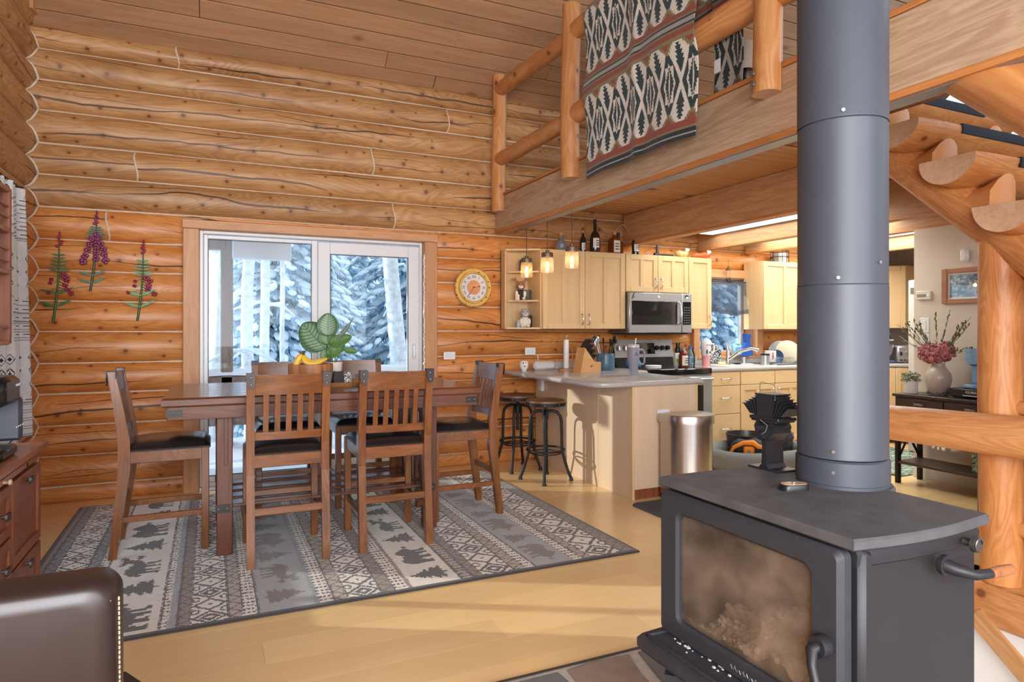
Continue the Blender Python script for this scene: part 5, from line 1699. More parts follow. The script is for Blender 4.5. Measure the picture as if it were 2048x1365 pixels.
# ------------------------------------------------------------------ kitchen cabinets
MAP = wood('maple_cabinet', (224, 194, 152), (210, 176, 130), 'Z', .38, fine=.35, bump=.02, var=.04)
MAPX = wood('maple_cabinet_x', (224, 194, 152), (210, 176, 130), 'X', .38, fine=.35, bump=.02, var=.04)
PALE = wood('pale_panel', (222, 198, 172), (210, 182, 152), 'Z', .45, fine=.4, bump=.02, var=.03)
STEEL = mat('brushed_steel', (184, 184, 188), .34, .7, noise=.04, nscale=50)
CHROME = mat('chrome', (210, 208, 204), .18, 1.)
BLKGL = mat('black_glass', (16, 17, 19), .08, coat=.5)
YC = 5.45
def pull(parent, p, axis='Z', ln=.1, out=(0, -1, 0)):
    o = Vector(out); a = Vector((0, 0, 1)) if axis == 'Z' else Vector((1, 0, 0))
    if axis == 'D': a = Vector((.7071, -.7071, 0))
    p = Vector(p); mb = MB()
    pts = [p - a * ln / 2, p - a * ln * .46 + o * .022, p - a * ln * .2 + o * .030, p + a * ln * .2 + o * .030, p + a * ln * .46 + o * .022, p + a * ln / 2]
    mb.tube(pts, [.008, .0055, .005, .005, .0055, .008], 8)
    return mb.build('handle', CHROME, parent, smooth=60)
def cab_door(parent, x0, x1, z0, z1, y, stile=.055, mid=True, m=MAP, name='door'):
    d = MB(); th = .02
    d.box(x0, x0 + stile, y - th, y, z0, z1, .003); d.box(x1 - stile, x1, y - th, y, z0, z1, .003)
    d.box(x0 + stile, x1 - stile, y - th, y, z0, z0 + stile, .003); d.box(x0 + stile, x1 - stile, y - th, y, z1 - stile, z1, .003)
    if mid:
        xm = (x0 + x1) / 2; d.box(xm - stile * .4, xm + stile * .4, y - th, y, z0 + stile, z1 - stile, .003)
    o = d.build(name, m, parent)
    part_box('door_panel', o, m, x0 + stile - .004, x1 - stile + .004, y - .008, y - .002, z0 + stile - .004, z1 - stile + .004)
    return o
def wall_cab(name, label, x0, x1, z0, z1, doors, mid=True, handles=()):
    t = thing(name, label, 'cabinet', (x0, YC, z0), 0, 'maple wall cabinets')
    part_box('carcass', t, PALE if False else MAP, 0, x1 - x0, .0, 5.735 - YC, 0, z1 - z0, .002)
    n = len(doors) - 1
    for k in range(n):
        d = cab_door(t, doors[k] - x0 + .002, doors[k + 1] - x0 - .002, .003, z1 - z0 - .003, -.001, mid=mid)
        if k < len(handles): pull(d, (handles[k][0] - x0, -.021, handles[k][1] - z0))
    return t
wall_cab('wall_cabinet', 'two door maple wall cabinet beside the open shelves', 2.822, 3.750, 1.292, 2.048, (2.822, 3.283, 3.750), handles=((3.245, 1.385), (3.32, 1.385)))
wall_cab('wall_cabinet', 'short two door maple cabinet over the microwave', 3.754, 4.545, 1.664, 2.048, (3.754, 4.148, 4.545), handles=((4.115, 1.76), (4.185, 1.76)))
wall_cab('wall_cabinet', 'narrow single door maple cabinet left of the kitchen window', 4.549, 4.852, 1.292, 2.048, (4.549, 4.852), mid=False, handles=((4.825, 1.385),))
wall_cab('wall_cabinet', 'maple wall cabinet right of the kitchen window, pale side showing', 5.598, 6.90, 1.288, 2.055, (5.598, 6.25, 6.90))
# open end shelves
t = thing('corner_shelf', 'open angled end shelf with mugs and plush toys, left of the wall cabinets', 'shelf', (2.52, YC, 1.292))
def pent(ins=0): return [(.15 + ins, .285), (.01 + ins, .20 + ins * .5), (.01 + ins, .17), (.30, .0 + ins * .5), (.30, .285)]
for z in (.0, .26, .535, .742):
    mb = MB(); mb.prism(pent() if z in (0., .742) else [(.16, .283), (.04, .20), (.298, .02), (.298, .283)], 'Z', z, z + .015)
    mb.build('shelf_board', MAP, t, smooth=0)
part_box('side_panel', t, MAP, .285, .30, .0, .285, 0, .756, .002)
part_box('back_panel', t, MAP, .005, .30, .272, .286, 0, .756)
part_box('edge_stile', t, MAP, .005, .022, .185, .286, 0, .756, .002)
GRYM = mat('stone_mug', (82, 78, 74), .5, noise=.2, nscale=20); BLM = mat('dark_mug', (48, 50, 58), .4); WHM = mat('white_mug', (224, 222, 220), .35)
def mug(label, loc, m, r=.042, h=.10, rz=0., rim=None, group=None, accent=None):
    t = thing('mug', label, 'mug', loc, rz, group)
    MB().lathe([(0, 0), (r * .9, 0), (r, .006), (r, h), (r * .92, h), (r * .9, .01), (0, .01)], 22).build('body', m, t, smooth=50)
    mb = MB(); mb.tube([(r * .95, 0, h * .8), (r * 1.6, 0, h * .78), (r * 1.85, 0, h * .5), (r * 1.6, 0, h * .22), (r * .95, 0, h * .2)], .006, 8); mb.build('handle', m, t, smooth=60)
    if accent: MB().lathe([(r + .0005, h * .05), (r + .001, h * .5), (r + .0005, h * .5)], 22).build('band', accent, t)
    return t
mug('brown stoneware mug on the top open shelf', (2.72, 5.62, 1.292 + .55), GRYM, .045, .11)
mug('dark mug behind the moose toy on the middle open shelf', (2.755, 5.63, 1.292 + .275), GRYM, .042, .10)
mug('dark blue mug behind the dog toy on the lowest open shelf', (2.755, 5.62, 1.292 + .015), BLM, .045, .115)
def plush(name, label, loc, body, face, belly, antlers):
    t = thing(name, label, 'plush toy', loc, math.radians(-20))
    mb = MB(); mb.ell((0, 0, .055), (.042, .036, .055), 12, 8); mb.build('body', belly, t, smooth=80)
    h = MB().ell((0, -.01, .135), (.042, .038, .042), 14, 9).build('head', body, t, smooth=80)
    MB().ell((0, -.045, .122), (.024, .02, .017), 10, 7).build('muzzle', face, h, smooth=80)
    for s in (-1, 1):
        MB().ell((s * .015, -.045, .148), (.005, .004, .005), 7, 5).build('eye', BLACKP, h)
        MB().ell((s * .038, -.02, .055), (.016, .016, .034), 10, 7).build('arm', face, t, smooth=80)
        MB().ell((s * .028, -.03, .014), (.018, .024, .014), 10, 7).build('foot', face, t, smooth=80)
        if antlers:
            mb = MB(); mb.tube([(s * .02, 0, .165), (s * .05, 0, .19), (s * .085, 0, .20)], [.01, .012, .008], 7); mb.tube([(s * .05, 0, .19), (s * .05, 0, .215)], .008, 6); mb.build('antler', body, h)
        else: MB().lathe([(0, .022), (.012, 0)], 8).build('ear', body, h, loc=(s * .026, 0, .168))
    MB().ell((0, -.064, .128), (.007, .005, .005), 7, 5).build('nose', BLACKP, h)
    return t
plush('moose_toy', 'plush brown moose with pale muzzle on the middle open shelf', (2.665, 5.585, 1.292 + .275), mat('plush_brown', (150, 110, 78), .95), mat('plush_cream', (222, 212, 198), .95), mat('plush_black', (44, 44, 50), .95), True)
plush('dog_toy', 'plush white and grey husky dog on the lowest open shelf', (2.70, 5.56, 1.292 + .015), mat('plush_grey', (160, 164, 172), .95), mat('plush_cream', (222, 212, 198)), mat('plush_cream', (222, 212, 198)), False)
MB_ = None
t = thing('striped_shot_glass', 'small white and orange striped glass on the middle open shelf', 'glass', (2.625, 5.57, 1.292 + .275))
MB().lathe([(0, 0), (.022, 0), (.024, .05), (.021, .05), (.02, .006), (0, .006)], 16).build('glass', mat('stripe_white', (224, 220, 214), .4), t)
for k in range(6):
    a = k * PI / 3
    MB().box(-.004, .004, -.001, .001, .006, .046).build('stripe', mat('stripe_orange', (206, 126, 48), .4), t, loc=(.0235 * math.cos(a), .0235 * math.sin(a), 0), rot=(0, 0, a + PI / 2))
t = thing('small_jar', 'small clear jar beside the husky toy on the lowest open shelf', 'jar', (2.645, 5.585, 1.307))
MB().lathe([(0, 0), (.024, 0), (.026, .01), (.026, .06), (.02, .07), (.017, .07), (.022, .06), (.022, .005), (0, .005)], 16).build('jar', mat('frosted', (200, 206, 208), .3, trans=.4), t)

# diagonal corner wall cabinet and the corner base
t = thing('corner_wall_cabinet', 'yellow maple corner wall cabinet above the stand mixer', 'cabinet', (7.1, 5.4, 1.30))
mb = MB(); mb.prism([(0, .33), (0, 0), (.35, -.35), (.65, -.35), (.65, .33)], 'Z', 0, .745); mb.build('carcass', MAP, t, smooth=0)
d = cab_door(t, -.245, .245, .004, .741, 0)
d.location = (.175, -.175, 0); d.rotation_euler = (0, 0, -PI / 4)
t = thing('corner_base_cabinet', 'maple corner base cabinet under the stand mixer', 'cabinet', (6.75, 5.12, 0))
mb = MB(); mb.prism([(-.005, .6), (-.005, 0), (.42, -.42), (1.0, -.42), (1.0, .6)], 'Z', .09, .858); mb.build('carcass', MAP, t, smooth=0)
for a, b in ((-.29, .06), (.064, .29)):
    d = cab_door(t, a, b, .095, .852, 0, mid=False)
    d.location = (.2075, -.21, 0); d.rotation_euler = (0, 0, -PI / 4)
    if a < 0: pull(d, (a + .045, -.021, .72), ln=.12)

# base cabinets right of the range
YB = 5.125
t = thing('drawer_cabinet', 'maple base cabinet with three drawers right of the range', 'cabinet', (4.555, YB, 0), 0, 'maple base cabinets')
part_box('carcass', t, MAP, 0, .385, 0, .60, .09, .858)
part_box('toe_kick', t, CH, 0, .385, .05, .07, 0, .09)
for z0, z1 in ((.72, .850), (.43, .714), (.095, .424)):
    d = part_box('drawer', t, MAPX, .004, .381, -.02, -.001, z0, z1, .003); pull(d, (.19, -.02, (z0 + z1) / 2 + (.0 if z0 > .7 else .02)), 'X', .12)
t = thing('sink_cabinet', 'wide maple sink base cabinet below the window', 'cabinet', (4.945, YB, 0), 0, 'maple base cabinets')
part_box('carcass', t, MAP, 0, .95, 0, .60, .09, .858)
part_box('toe_kick', t, CH, 0, .95, .05, .07, 0, .09)
for k in range(2):
    part_box('false_drawer', t, MAPX, .004 + .475 * k, .471 + .475 * k, -.02, -.001, .72, .850, .003)
    d = cab_door(t, .004 + .475 * k, .471 + .475 * k, .095, .714, -.001); pull(d, ((.43 if k == 0 else .515), -.021, .62))
t = thing('maple_cabinet', 'maple base cabinet between the sink and the corner', 'cabinet', (5.90, YB, 0), 0, 'maple base cabinets')
part_box('carcass', t, MAP, 0, .84, 0, .60, .09, .858)
d = cab_door(t, .004, .42, .095, .85, -.001); d = cab_door(t, .424, .836, .095, .85, -.001)

LAM = mat('grey_laminate', (172, 168, 168), .22, noise=.14, nscale=170)
def counter(t, poly, z0, z1, name='worktop'):
    """rounded nose slab from a floor polygon"""
    n = len(poly); cx = sum(p[0] for p in poly) / n; cy = sum(p[1] for p in poly) / n
    def off(d):
        out = []
        for i in range(n):
            p0, p1, p2 = Vector(poly[i - 1]), Vector(poly[i]), Vector(poly[(i + 1) % n])
            e1 = (p1 - p0).normalized(); e2 = (p2 - p1).normalized()
            n1 = Vector((-e1.y, e1.x)); n2 = Vector((-e2.y, e2.x))
            m = (n1 + n2); m = m / max(.3, m.dot(n1))
            out.append(tuple(p1 + m * d))
        return out
    h = z1 - z0; rings = []
    for dz, ins in ((0, .012), (.006, .004), (.013, 0), (h - .013, 0), (h - .005, .004), (h, .014)):
        rings.append([(x, y, z0 + dz) for x, y in off(ins)])
    mb = MB(); mb.ring_loft(rings); return mb.build(name, LAM, t, smooth=35)
def arc(cx, cy, r, a0, a1, n=6): return [(cx + r * math.cos(math.radians(a0 + (a1 - a0) * k / n)), cy + r * math.sin(math.radians(a0 + (a1 - a0) * k / n))) for k in range(n + 1)]
t = thing('sink_counter', 'grey laminate counter under the kitchen window', 'counter', (4.555, 5.095, 0))
counter(t, [(0, 0), (2.19, 0), (2.62, -.43), (3.19, -.43), (3.19, .63), (0, .63)], .860, .90)
part_box('backsplash', t, LAM, 0, 3.19, .612, .628, .90, .985, .003)
t = thing('peninsula', 'pale panelled breakfast bar cabinet with two stools at its side', 'cabinet', (2.885, 4.08, 0))
part_box('side_panel', t, PALE, 0, .016, .49, 1.62, .0, .858, .002)
part_box('side_panel', t, PALE, 0, .016, .012, .487, .0, .858, .002)
part_box('corner_trim', t, MAP, -.004, .018, .002, .014, .0, .858, .002)
part_box('panel_joint', t, MAP, -.003, .010, .484, .493, 0, .858)
part_box('front_panel', t, PALE, .018, .60, .004, .020, .075, .858, .002)
part_box('end_stile', t, MAP, .600, .622, .002, .03, .0, .858, .002)
part_box('base_strip', t, CH, .02, .60, .010, .024, 0, .075, .002)
part_box('carcass', t, MAP, .016, .62, .022, 1.62, .02, .856)
part_box('support_bracket', t, WHITE, -.04, 0, 1.42, 1.50, .70, .856, .01)
t = thing('breakfast_counter', 'grey laminate breakfast bar top with clipped rounded corners', 'counter', (2.5, 4.05, 0))
poly = arc(.20, .14, .12, 250, 200, 4)
P_ = [(1.03, 0)] + [(1.042, .02), (1.042, 1.035), (1.265, 1.035), (1.265, 1.66), (.10, 1.66)] + arc(.10, 1.60, .07, 120, 200, 4) + [(.03, .22)] + arc(.19, .14, .16, 195, 262, 5)
counter(t, P_[::1], .860, .90)
part_box('backsplash', t, LAM, .42, 1.265, 1.628, 1.645, .90, .965, .003)

# ------------------------------------------------------------------ appliances
t = thing('range_stove', 'stainless electric range with black glass cooktop behind the peninsula', 'range', (3.77, 5.09, 0))
part_box('body', t, STEEL, 0, .775, .02, .64, .02, .845, .004)
part_box('cooktop', t, BLKGL, -.002, .777, -.012, .60, .842, .905, .008)
dr_ = part_box('oven_door', t, STEEL, .0, .775, -.02, .02, .18, .825, .01)
part_box('oven_window', dr_, BLKGL, .07, .655, -.024, -.019, .25, .74, .004)
mb = MB(); mb.tube([(.04, -.02, .80), (.04, -.065, .80), (.735, -.065, .80), (.735, -.02, .80)], .013, 10); mb.build('handle', STEEL, dr_)
part_box('drawer', t, STEEL, 0, .775, -.015, .02, .03, .17, .008)
mb = MB(); mb.prism([(.56, .905), (.64, .905), (.64, 1.175), (.605, 1.175)], 'X', 0.02, .755); bg_ = mb.build('backguard', BLACKP, t, smooth=0)
mb = MB(); mb.prism([(.572, .995), (.580, .995), (.606, 1.17), (.600, 1.178)], 'X', .015, .76); mb.build('control_fascia', STEEL, bg_, smooth=0)
mb = MB(); mb.prism([(.573, 1.03), (.576, 1.03), (.596, 1.145), (.593, 1.145)], 'X', .26, .52); mb.build('display', BLKGL, bg_, smooth=0)
for k, x in enumerate((.06, .14, .545, .615, .685)):
    mb = MB(); mb.lathe([(0, -.03), (.020, -.03), (.024, -.004), (.027, 0), (0, 0)], 18, axis='Y'); mb.box(-.004, .004, -.036, -.02, -.02, .02)
    mb.build('knob', CHROME if k < 2 else BLACKP, bg_, loc=(x, .585, 1.09), rot=(-.12, 0, 0))
MW = thing('microwave', 'stainless over the range microwave with black door glass', 'microwave', (3.755, 5.38, 1.25))
part_box('case', MW, mat('case_grey', (96, 90, 86), .5, .3), 0, .79, .03, .355, 0, .41, .004)
fr = part_box('door', MW, STEEL, .005, .655, .0, .032, .004, .408, .006)
part_box('door_glass', fr, BLKGL, .035, .60, -.004, .004, .085, .325, .004)
mb = MB(); mb.tube([(.615, .0, .09), (.615, -.035, .11), (.612, -.042, .20), (.615, -.035, .30), (.615, .0, .32)], .009, 8); mb.build('handle', CHROME, fr)
cp = part_box('control_panel', MW, STEEL, .660, .79, .0, .032, .004, .408, .006)
part_box('keypad', cp, BLKGL, .668, .775, -.003, .004, .085, .325, .003)
for r in range(7):
    for c in range(3): part_box('key', cp, mat('key_grey', (104, 104, 106), .5), .684 + .028 * c, .698 + .028 * c, -.0045, -.003, .10 + .026 * r, .113 + .026 * r)
MB().lathe([(0, -.004), (.014, -.004), (.015, 0), (0, 0)], 18, axis='Y').build('round_badge', mat('badge_white', (210, 212, 214), .4), fr, loc=(.365, 0, .368))
part_box('vent_grille', MW, BLACKP, .03, .76, .03, .34, -.012, .0, .003)
DEC = mat('decal_black', (30, 30, 32), .5)
mb = MB(); mb.prism([(.03, .34), (.045, .345), (.06, .385), (.075, .40), (.07, .405), (.05, .39), (.04, .36)], 'Y', -.0015, 0); mb.prism([(.055, .352), (.064, .356), (.070, .376), (.062, .374)], 'Y', -.0016, 0); mb.build('decal', DEC, fr, smooth=0)
mb = MB(); mb.ell((.72, -.001, .375), (.026, .0015, .02), 10, 5); mb.build('decal', DEC, cp)
mb = MB(); mb.ell((.724, -.002, .365), (.018, .0015, .012), 10, 5); mb.build('decal', mat('decal_white', (220, 220, 222), .5), cp)

# pendant jars
FIL = mat('filament', (255, 220, 170), .4, emit=(255, 212, 150), estr=26)
JAR = bpy.data.materials.new('jar_glass'); q = NT(JAR)
tj = q.add('ShaderNodeBsdfTransparent'); dj = q.add('ShaderNodeBsdfTranslucent'); dj.inputs[0].default_value = (.95, .92, .86, 1)
gj = q.add('ShaderNodeBsdfGlossy'); gj.inputs['Roughness'].default_value = .05
m1 = q.add('ShaderNodeMixShader'); m1.inputs[0].default_value = .07; q.link(tj.outputs[0], m1.inputs[1]); q.link(dj.outputs[0], m1.inputs[2])
m2 = q.add('ShaderNodeMixShader'); m2.inputs[0].default_value = .07; q.link(m1.outputs[0], m2.inputs[1]); q.link(gj.outputs[0], m2.inputs[2]); q.link(m2.outputs[0], q.out.inputs[0])
for k, (x, y, z) in enumerate(((2.59, 5.30, 1.765), (2.60, 4.92, 1.775), (2.61, 4.52, 1.782))):
    t = thing('pendant_lamp', ('jar pendant lamp farthest from the camera, before the open shelves', 'middle one of the three jar pendant lamps over the bar', 'jar pendant lamp nearest the camera, before the wall cabinet doors')[k], 'lamp', (x, y, z - .005), 0, 'mason jar pendant lamps')
    MB().lathe([(0, 0), (.050, 0), (.055, .008), (.055, .115), (.048, .135), (.045, .135), (.052, .112), (.052, .01), (0, .004)], 26).build('jar_shade', JAR, t, smooth=60)
    cap = MB().lathe([(.045, .132), (.050, .132), (.050, .165), (.044, .172), (.016, .174), (.016, .19), (0, .19)], 24).build('cap', mat('pewter_cap', (112, 98, 88), .5, .7), t)
    mb = MB(); mb.tube([(-.035, 0, .168), (-.03, 0, .192), (.03, 0, .192), (.035, 0, .168)], .002, 6); mb.build('bail', mat('pewter_cap', (112, 98, 88)), cap)
    MB().tube([(0, 0, .17), (0, 0, 2.488 - z)], .0032, 6).build('cord', mat('cord', (66, 58, 56), .7), t)
    MB().lathe([(0, .028), (.016, .034), (.020, .06), (.016, .09), (.011, .105), (.011, .125), (0, .125)], 14).build('bulb', clear_glass('bulb_glass', (255, 226, 180), .08), t)
    mb = MB()
    for s in range(4): mb.tube([(.007 * math.cos(s * PI / 2), .007 * math.sin(s * PI / 2), .045), (.006 * math.cos(s * PI / 2), .006 * math.sin(s * PI / 2), .095)], .0016, 5)
    mb.build('filament', FIL, t)
    l = add_light('pendant_glow', 'POINT', (x, y, z + .06), (x, y, 0), .8, (1, .78, .5), .02); l.parent = t; l.location = (0, 0, .065)

# ------------------------------------------------------------------ bottles on the cabinet tops
def bottle(name, label, loc, prof, m, cap, capm, lab=None, labm=None, group='bottles on top of the wall cabinets', sq=None, n=20):
    t = thing(name, label, 'bottle', loc, 0, group)
    mb = MB(); mb.lathe(prof, 4 if sq else n)
    if sq: mb.xf(Matrix.Rotation(PI / 4, 4, 'Z'))
    mb.build('glass', m, t, smooth=40)
    MB().lathe([(0, cap[0]), (cap[2], cap[0]), (cap[2], cap[1]), (0, cap[1])], 14).build('cap', capm, t)
    if lab:
        r, z0, z1, w_ = lab
        if sq:
            lb = part_box('label', t, labm, -w_, w_, -r - .002, -r, z0, z1)
        else:
            a = w_ / r
            lb = MB().lathe([(r + .001, z0), (r + .001, z1)], 8, a0=-PI / 2 - a - .25, a1=-PI / 2 + a - .25).build('label', labm, t)
        mb = MB()
        for k in range(3): mb.box(-w_ * .6, w_ * .6, -r - .004, -r - .0025, z1 - (z1 - z0) * (.25 + .22 * k), z1 - (z1 - z0) * (.33 + .22 * k))
        mb.build('print_line', NB, lb, smooth=0)
    return t
ZT = 2.048
CORK = mat('cork', (190, 140, 104), .8); CLR = mat('clear_bottle', (196, 214, 224), .08, trans=.75, ior=1.3); DKG = mat('dark_bottle', (34, 36, 32), .15, coat=.4); WH_ = mat('whiskey', (150, 84, 40), .1, trans=.45, ior=1.3); LABW = mat('label_cream', (222, 214, 200), .6); LABT = mat('label_white', (228, 228, 226), .6); BLCAP = mat('blue_cap', (110, 138, 166), .4)
bottle('round_bottle', 'round clear bottle with a blue neck and cork, leftmost on the cabinets', (3.10, 5.58, ZT), [(0, 0), (.05, 0), (.062, .03), (.06, .07), (.03, .115), (.017, .13), (.017, .16), (0, .16)], CLR, (.155, .185, .02), CORK, (.060, .03, .065, .02), mat('label_blue', (120, 150, 180), .5))
bottle('slim_bottle', 'slim dark bottle with a cork between the round bottle and the big one', (3.36, 5.60, ZT), [(0, 0), (.03, 0), (.032, .01), (.032, .13), (.013, .17), (.012, .20), (0, .2)], DKG, (.195, .225, .012), CORK, (.031, .03, .10, .02), LABT)
bottle('liqueur_bottle', 'large black liqueur bottle with a cream label, tallest on the cabinets', (3.47, 5.55, ZT), [(0, 0), (.048, 0), (.052, .01), (.052, .15), (.04, .19), (.016, .225), (.015, .30), (0, .3)], DKG, (.295, .335, .017), BLACKP, (.0515, .05, .145, .034), LABW)
bottle('whiskey_bottle', 'square whiskey bottle with a white label and cork stopper', (3.70, 5.55, ZT), [(0, 0), (.062, 0), (.065, .01), (.065, .14), (.05, .165), (.018, .175), (.016, .20), (0, .2)], WH_, (.195, .225, .02), CORK, (.046, .015, .135, .036), LABW, sq=True)
bottle('amber_bottle', 'amber bottle standing partly behind the square whiskey bottle', (3.80, 5.63, ZT), [(0, 0), (.05, 0), (.052, .01), (.052, .12), (.018, .16), (.015, .20), (0, .2)], WH_, (.195, .235, .016), BLACKP)
bottle('wine_bottle', 'dark bottle with a blue capped neck, rightmost of the bottles', (3.955, 5.55, ZT), [(0, 0), (.034, 0), (.036, .01), (.036, .14), (.016, .18), (.014, .22), (0, .22)], DKG, (.17, .235, .0155), BLCAP, (.0355, .04, .115, .026), LABT)
t = thing('string_light_cord', 'thin pale cord looping between the bottles and the log wall', 'cord', (3.55, 5.66, 2.3))
MB().tube([(-.08, -.1, .12), (-.02, -.05, .06), (.05, -.02, .02), (.12, 0, -.02), (.22, .0, .0), (.32, .0, .08), (.36, .0, .05), (.39, -.05, -.03)], .004, 6).build('cord', mat('cord_pale', (190, 170, 140), .7), t, smooth=60)
t = thing('flashlight', 'black flashlight lying on the cabinet above the microwave', 'flashlight', (4.17, 5.52, ZT))
mb = MB(); mb.lathe([(0, 0), (.018, 0), (.018, .05), (.013, .07), (.013, .24), (0, .24)], 14, axis='X'); mb.build('body', BLACKP, t); t.location.z = ZT + .018
t = thing('pepper_grinder', 'small dark grinder standing among the things on the cabinets', 'grinder', (4.27, 5.60, ZT))
MB().lathe([(0, 0), (.022, 0), (.02, .05), (.014, .07), (.017, .11), (.01, .13), (0, .13)], 14).build('body', BLM, t)
def bag(name, label, loc, m, sx, sy, sz, seed, tw=True):
    rnd = random.Random(seed); t = thing(name, label, 'bag', loc)
    ph = [rnd.uniform(0, 6) for _ in range(4)]
    mb = MB(); mb.ell((0, 0, sz * .5), (sx, sy, sz * .5), 16, 10)
    mb.v = [(x * (1 + .12 * math.sin(z * 70 + ph[0] + x * 40)), y * (1 + .12 * math.sin(x * 60 + ph[1])), max(0, z * (1 + .12 * math.sin(x * 50 + ph[2])))) for x, y, z in mb.v]
    mb.build('bag', m, t, smooth=30)
    if tw:
        mb = MB(); mb.lathe([(.010, 0), (.03, .04), (.022, .042), (.006, .004)], 9); mb.build('twisted_end', mat('clear_wrap', (206, 210, 214), .25), t, loc=(sx * .75, 0, sz * .75), rot=(0, .5, 0))
    return t
bag('bread_bag', 'bag of pale snacks lying on top of the wall cabinets', (4.56, 5.56, ZT), mat('bag_tan', (196, 166, 112), .35, noise=.3, nscale=30), .075, .06, .085, 1)
bag('orange_bag', 'bright orange food bag with a twisted clear end on the cabinets', (4.79, 5.52, ZT), mat('bag_orange', (226, 96, 52), .3, noise=.2, nscale=25), .12, .06, .065, 2)
t = thing('wire_basket', 'dark wire lantern basket on the cabinet right of the window', 'basket', (6.02, 5.60, 2.055))
for z in (0, .07, .14): MB().lathe([(.10, z), (.104, z + .004), (.10, z + .008)], 24).build('ring', BLACK, t)
for k in range(12): MB().cyl((.102 * math.cos(k * PI / 6), .102 * math.sin(k * PI / 6), 0), (.102 * math.cos(k * PI / 6), .102 * math.sin(k * PI / 6), .145), .003, n=6).build('wire', BLACK, t)
MB().lathe([(0, .004), (.075, .004), (.08, .12), (.076, .12), (.07, .01), (0, .01)], 20).build('glass_cup', mat('frosted', (200, 206, 208)), t)
# ------------------------------------------------------------------ on the counters
ZCN = .90
t = thing('paper_towel', 'nearly empty paper towel roll on a wooden stand', 'paper towel', (3.09, 5.46, ZCN))
WD = wood('light_wood', (200, 146, 96), (164, 110, 66), 'Z', .45)
MB().lathe([(0, 0), (.08, 0), (.08, .014), (0, .014)], 28).build('base', WD, t)
MB().lathe([(.0, .016), (.026, .016), (.026, .29), (.0, .29)], 20).build('roll', WHM, t)
MB().lathe([(0, .29), (.012, .29), (.01, .305), (.018, .32), (.014, .335), (0, .338)], 14).build('finial', WD, t)
MB().cyl((.075, .01, .012), (.075, .01, .19), .004, n=8).build('tension_rod', WD, t)
t = thing('knife_block', 'wooden knife block full of steel ended knives', 'knife block', (3.16, 5.18, ZCN), math.radians(8))
BLK = wood('block_wood', (214, 170, 118), (192, 142, 90), 'X', .45, fine=.5)
mb = MB(); mb.prism([(-.13, 0), (.11, 0), (.11, .088), (.035, .092), (-.078, .222)], 'Y', -.058, .058); mb.build('block', BLK, t, smooth=0)
for r in range(4):
    for c in range(4):
        s = r / 3
        p = Vector((.020 - .082 * s, -.042 + .028 * c, .106 + .098 * s)); d = Vector((.60, 0, .62 + .1 * s)).normalized(); ln = .07 + .045 * s
        mb = MB(); mb.tube([p - d * .02, p + d * ln], [.0068, .0078], 8); k_ = mb.build('knife', BLACKP, t)
        MB().tube([p + d * ln, p + d * (ln + .014)], [.0082, .0075], 8).build('knife_end', CHROME, k_)
mb = MB(); mb.prism([(-.01, .04), (.0, .05), (.012, .048), (.012, .055), (-.004, .06), (-.014, .05)], 'Y', -.0595, -.058); mb.build('mark', NB, t)
t = thing('utensil_crock', 'blue glazed crock filled with dark cooking utensils', 'crock', (3.42, 5.28, ZCN))
CROCK = mat('blue_glaze', (72, 106, 128), .3, noise=.2, nscale=20)
MB().lathe([(0, 0), (.075, 0), (.082, .01), (.086, .05)] + [(.086 + .0015 * (k % 2), .06 + .006 * k) for k in range(12)] + [(.078, .16), (.072, .16), (.075, .02), (0, .02)], 28).build('crock', CROCK, t, smooth=50)
rr = random.Random(6)
for k in range(9):
    a = rr.uniform(0, 6.28); d = Vector((math.cos(a) * .3, math.sin(a) * .3, 1)).normalized(); ln = rr.uniform(.20, .27)
    p = Vector((math.cos(a) * .03, math.sin(a) * .03, .03))
    mb = MB(); mb.tube([p, p + d * ln], .005, 6)
    st_ = len(mb.v); mb.ell((0, 0, 0), (.026, .008, .038), 10, 6); mb.xf(Matrix.Translation(p + d * (ln + .02)) @ Matrix.Rotation(a, 4, 'Z'), st_)
    mb.build('utensil', (BLACKP, STEEL, BLACKP)[k % 3], t)
t = thing('blue_kettle', 'bright blue kettle with a spout on the range', 'kettle', (3.87, 5.47, .905), math.radians(215)); t.scale = (.88, .88, .9)
KB = mat('kettle_blue', (42, 128, 190), .3, coat=.4)
MB().lathe([(0, 0), (.075, 0), (.09, .02), (.088, .06), (.06, .11), (.03, .125), (0, .127)], 26).build('body', KB, t, smooth=60)
MB().tube([(.07, 0, .05), (.11, 0, .075), (.14, 0, .12)], [.02, .015, .011], 10).build('spout', KB, t, smooth=60)
MB().tube([(.06, 0, .10), (.05, 0, .19), (0, 0, .215), (-.05, 0, .19), (-.06, 0, .10)], .007, 8).build('handle', BLACKP, t, smooth=60)
t = thing('grey_tumbler', 'tall grey handled tumbler with a straw on the breakfast bar', 'tumbler', (3.25, 4.59, ZCN))
TG_ = mat('tumbler_grey', (132, 132, 146), .5)
MB().lathe([(0, 0), (.037, 0), (.038, .01), (.040, .10), (.0505, .125), (.0515, .235), (.049, .24)], 28).build('cup', TG_, t, smooth=40)
MB().lathe([(.0495, .236), (.0505, .236), (.0505, .252), (.047, .262), (0, .262)], 28).build('lid', mat('clear_lid', (190, 186, 186), .25), t)
MB().tube([(.012, -.01, .26), (.018, -.012, .315)], .005, 8).build('straw', WHM, t)
mb = MB(); mb.tube([(.045, -.01, .215), (.085, -.018, .215), (.098, -.02, .20), (.098, -.02, .11), (.085, -.018, .092), (.042, -.01, .10)], .0095, 8); mb.build('handle', TG_, t, smooth=60)
mb = MB(); mb.ell((-.006, -.0513, .19), (.006, .0008, .006), 8, 4); mb.build('emblem', NB, t)
text('lettering', 'STANLEY', .010, NB, t, (-.006, -.0521, .176), (PI / 2, 0, 0))
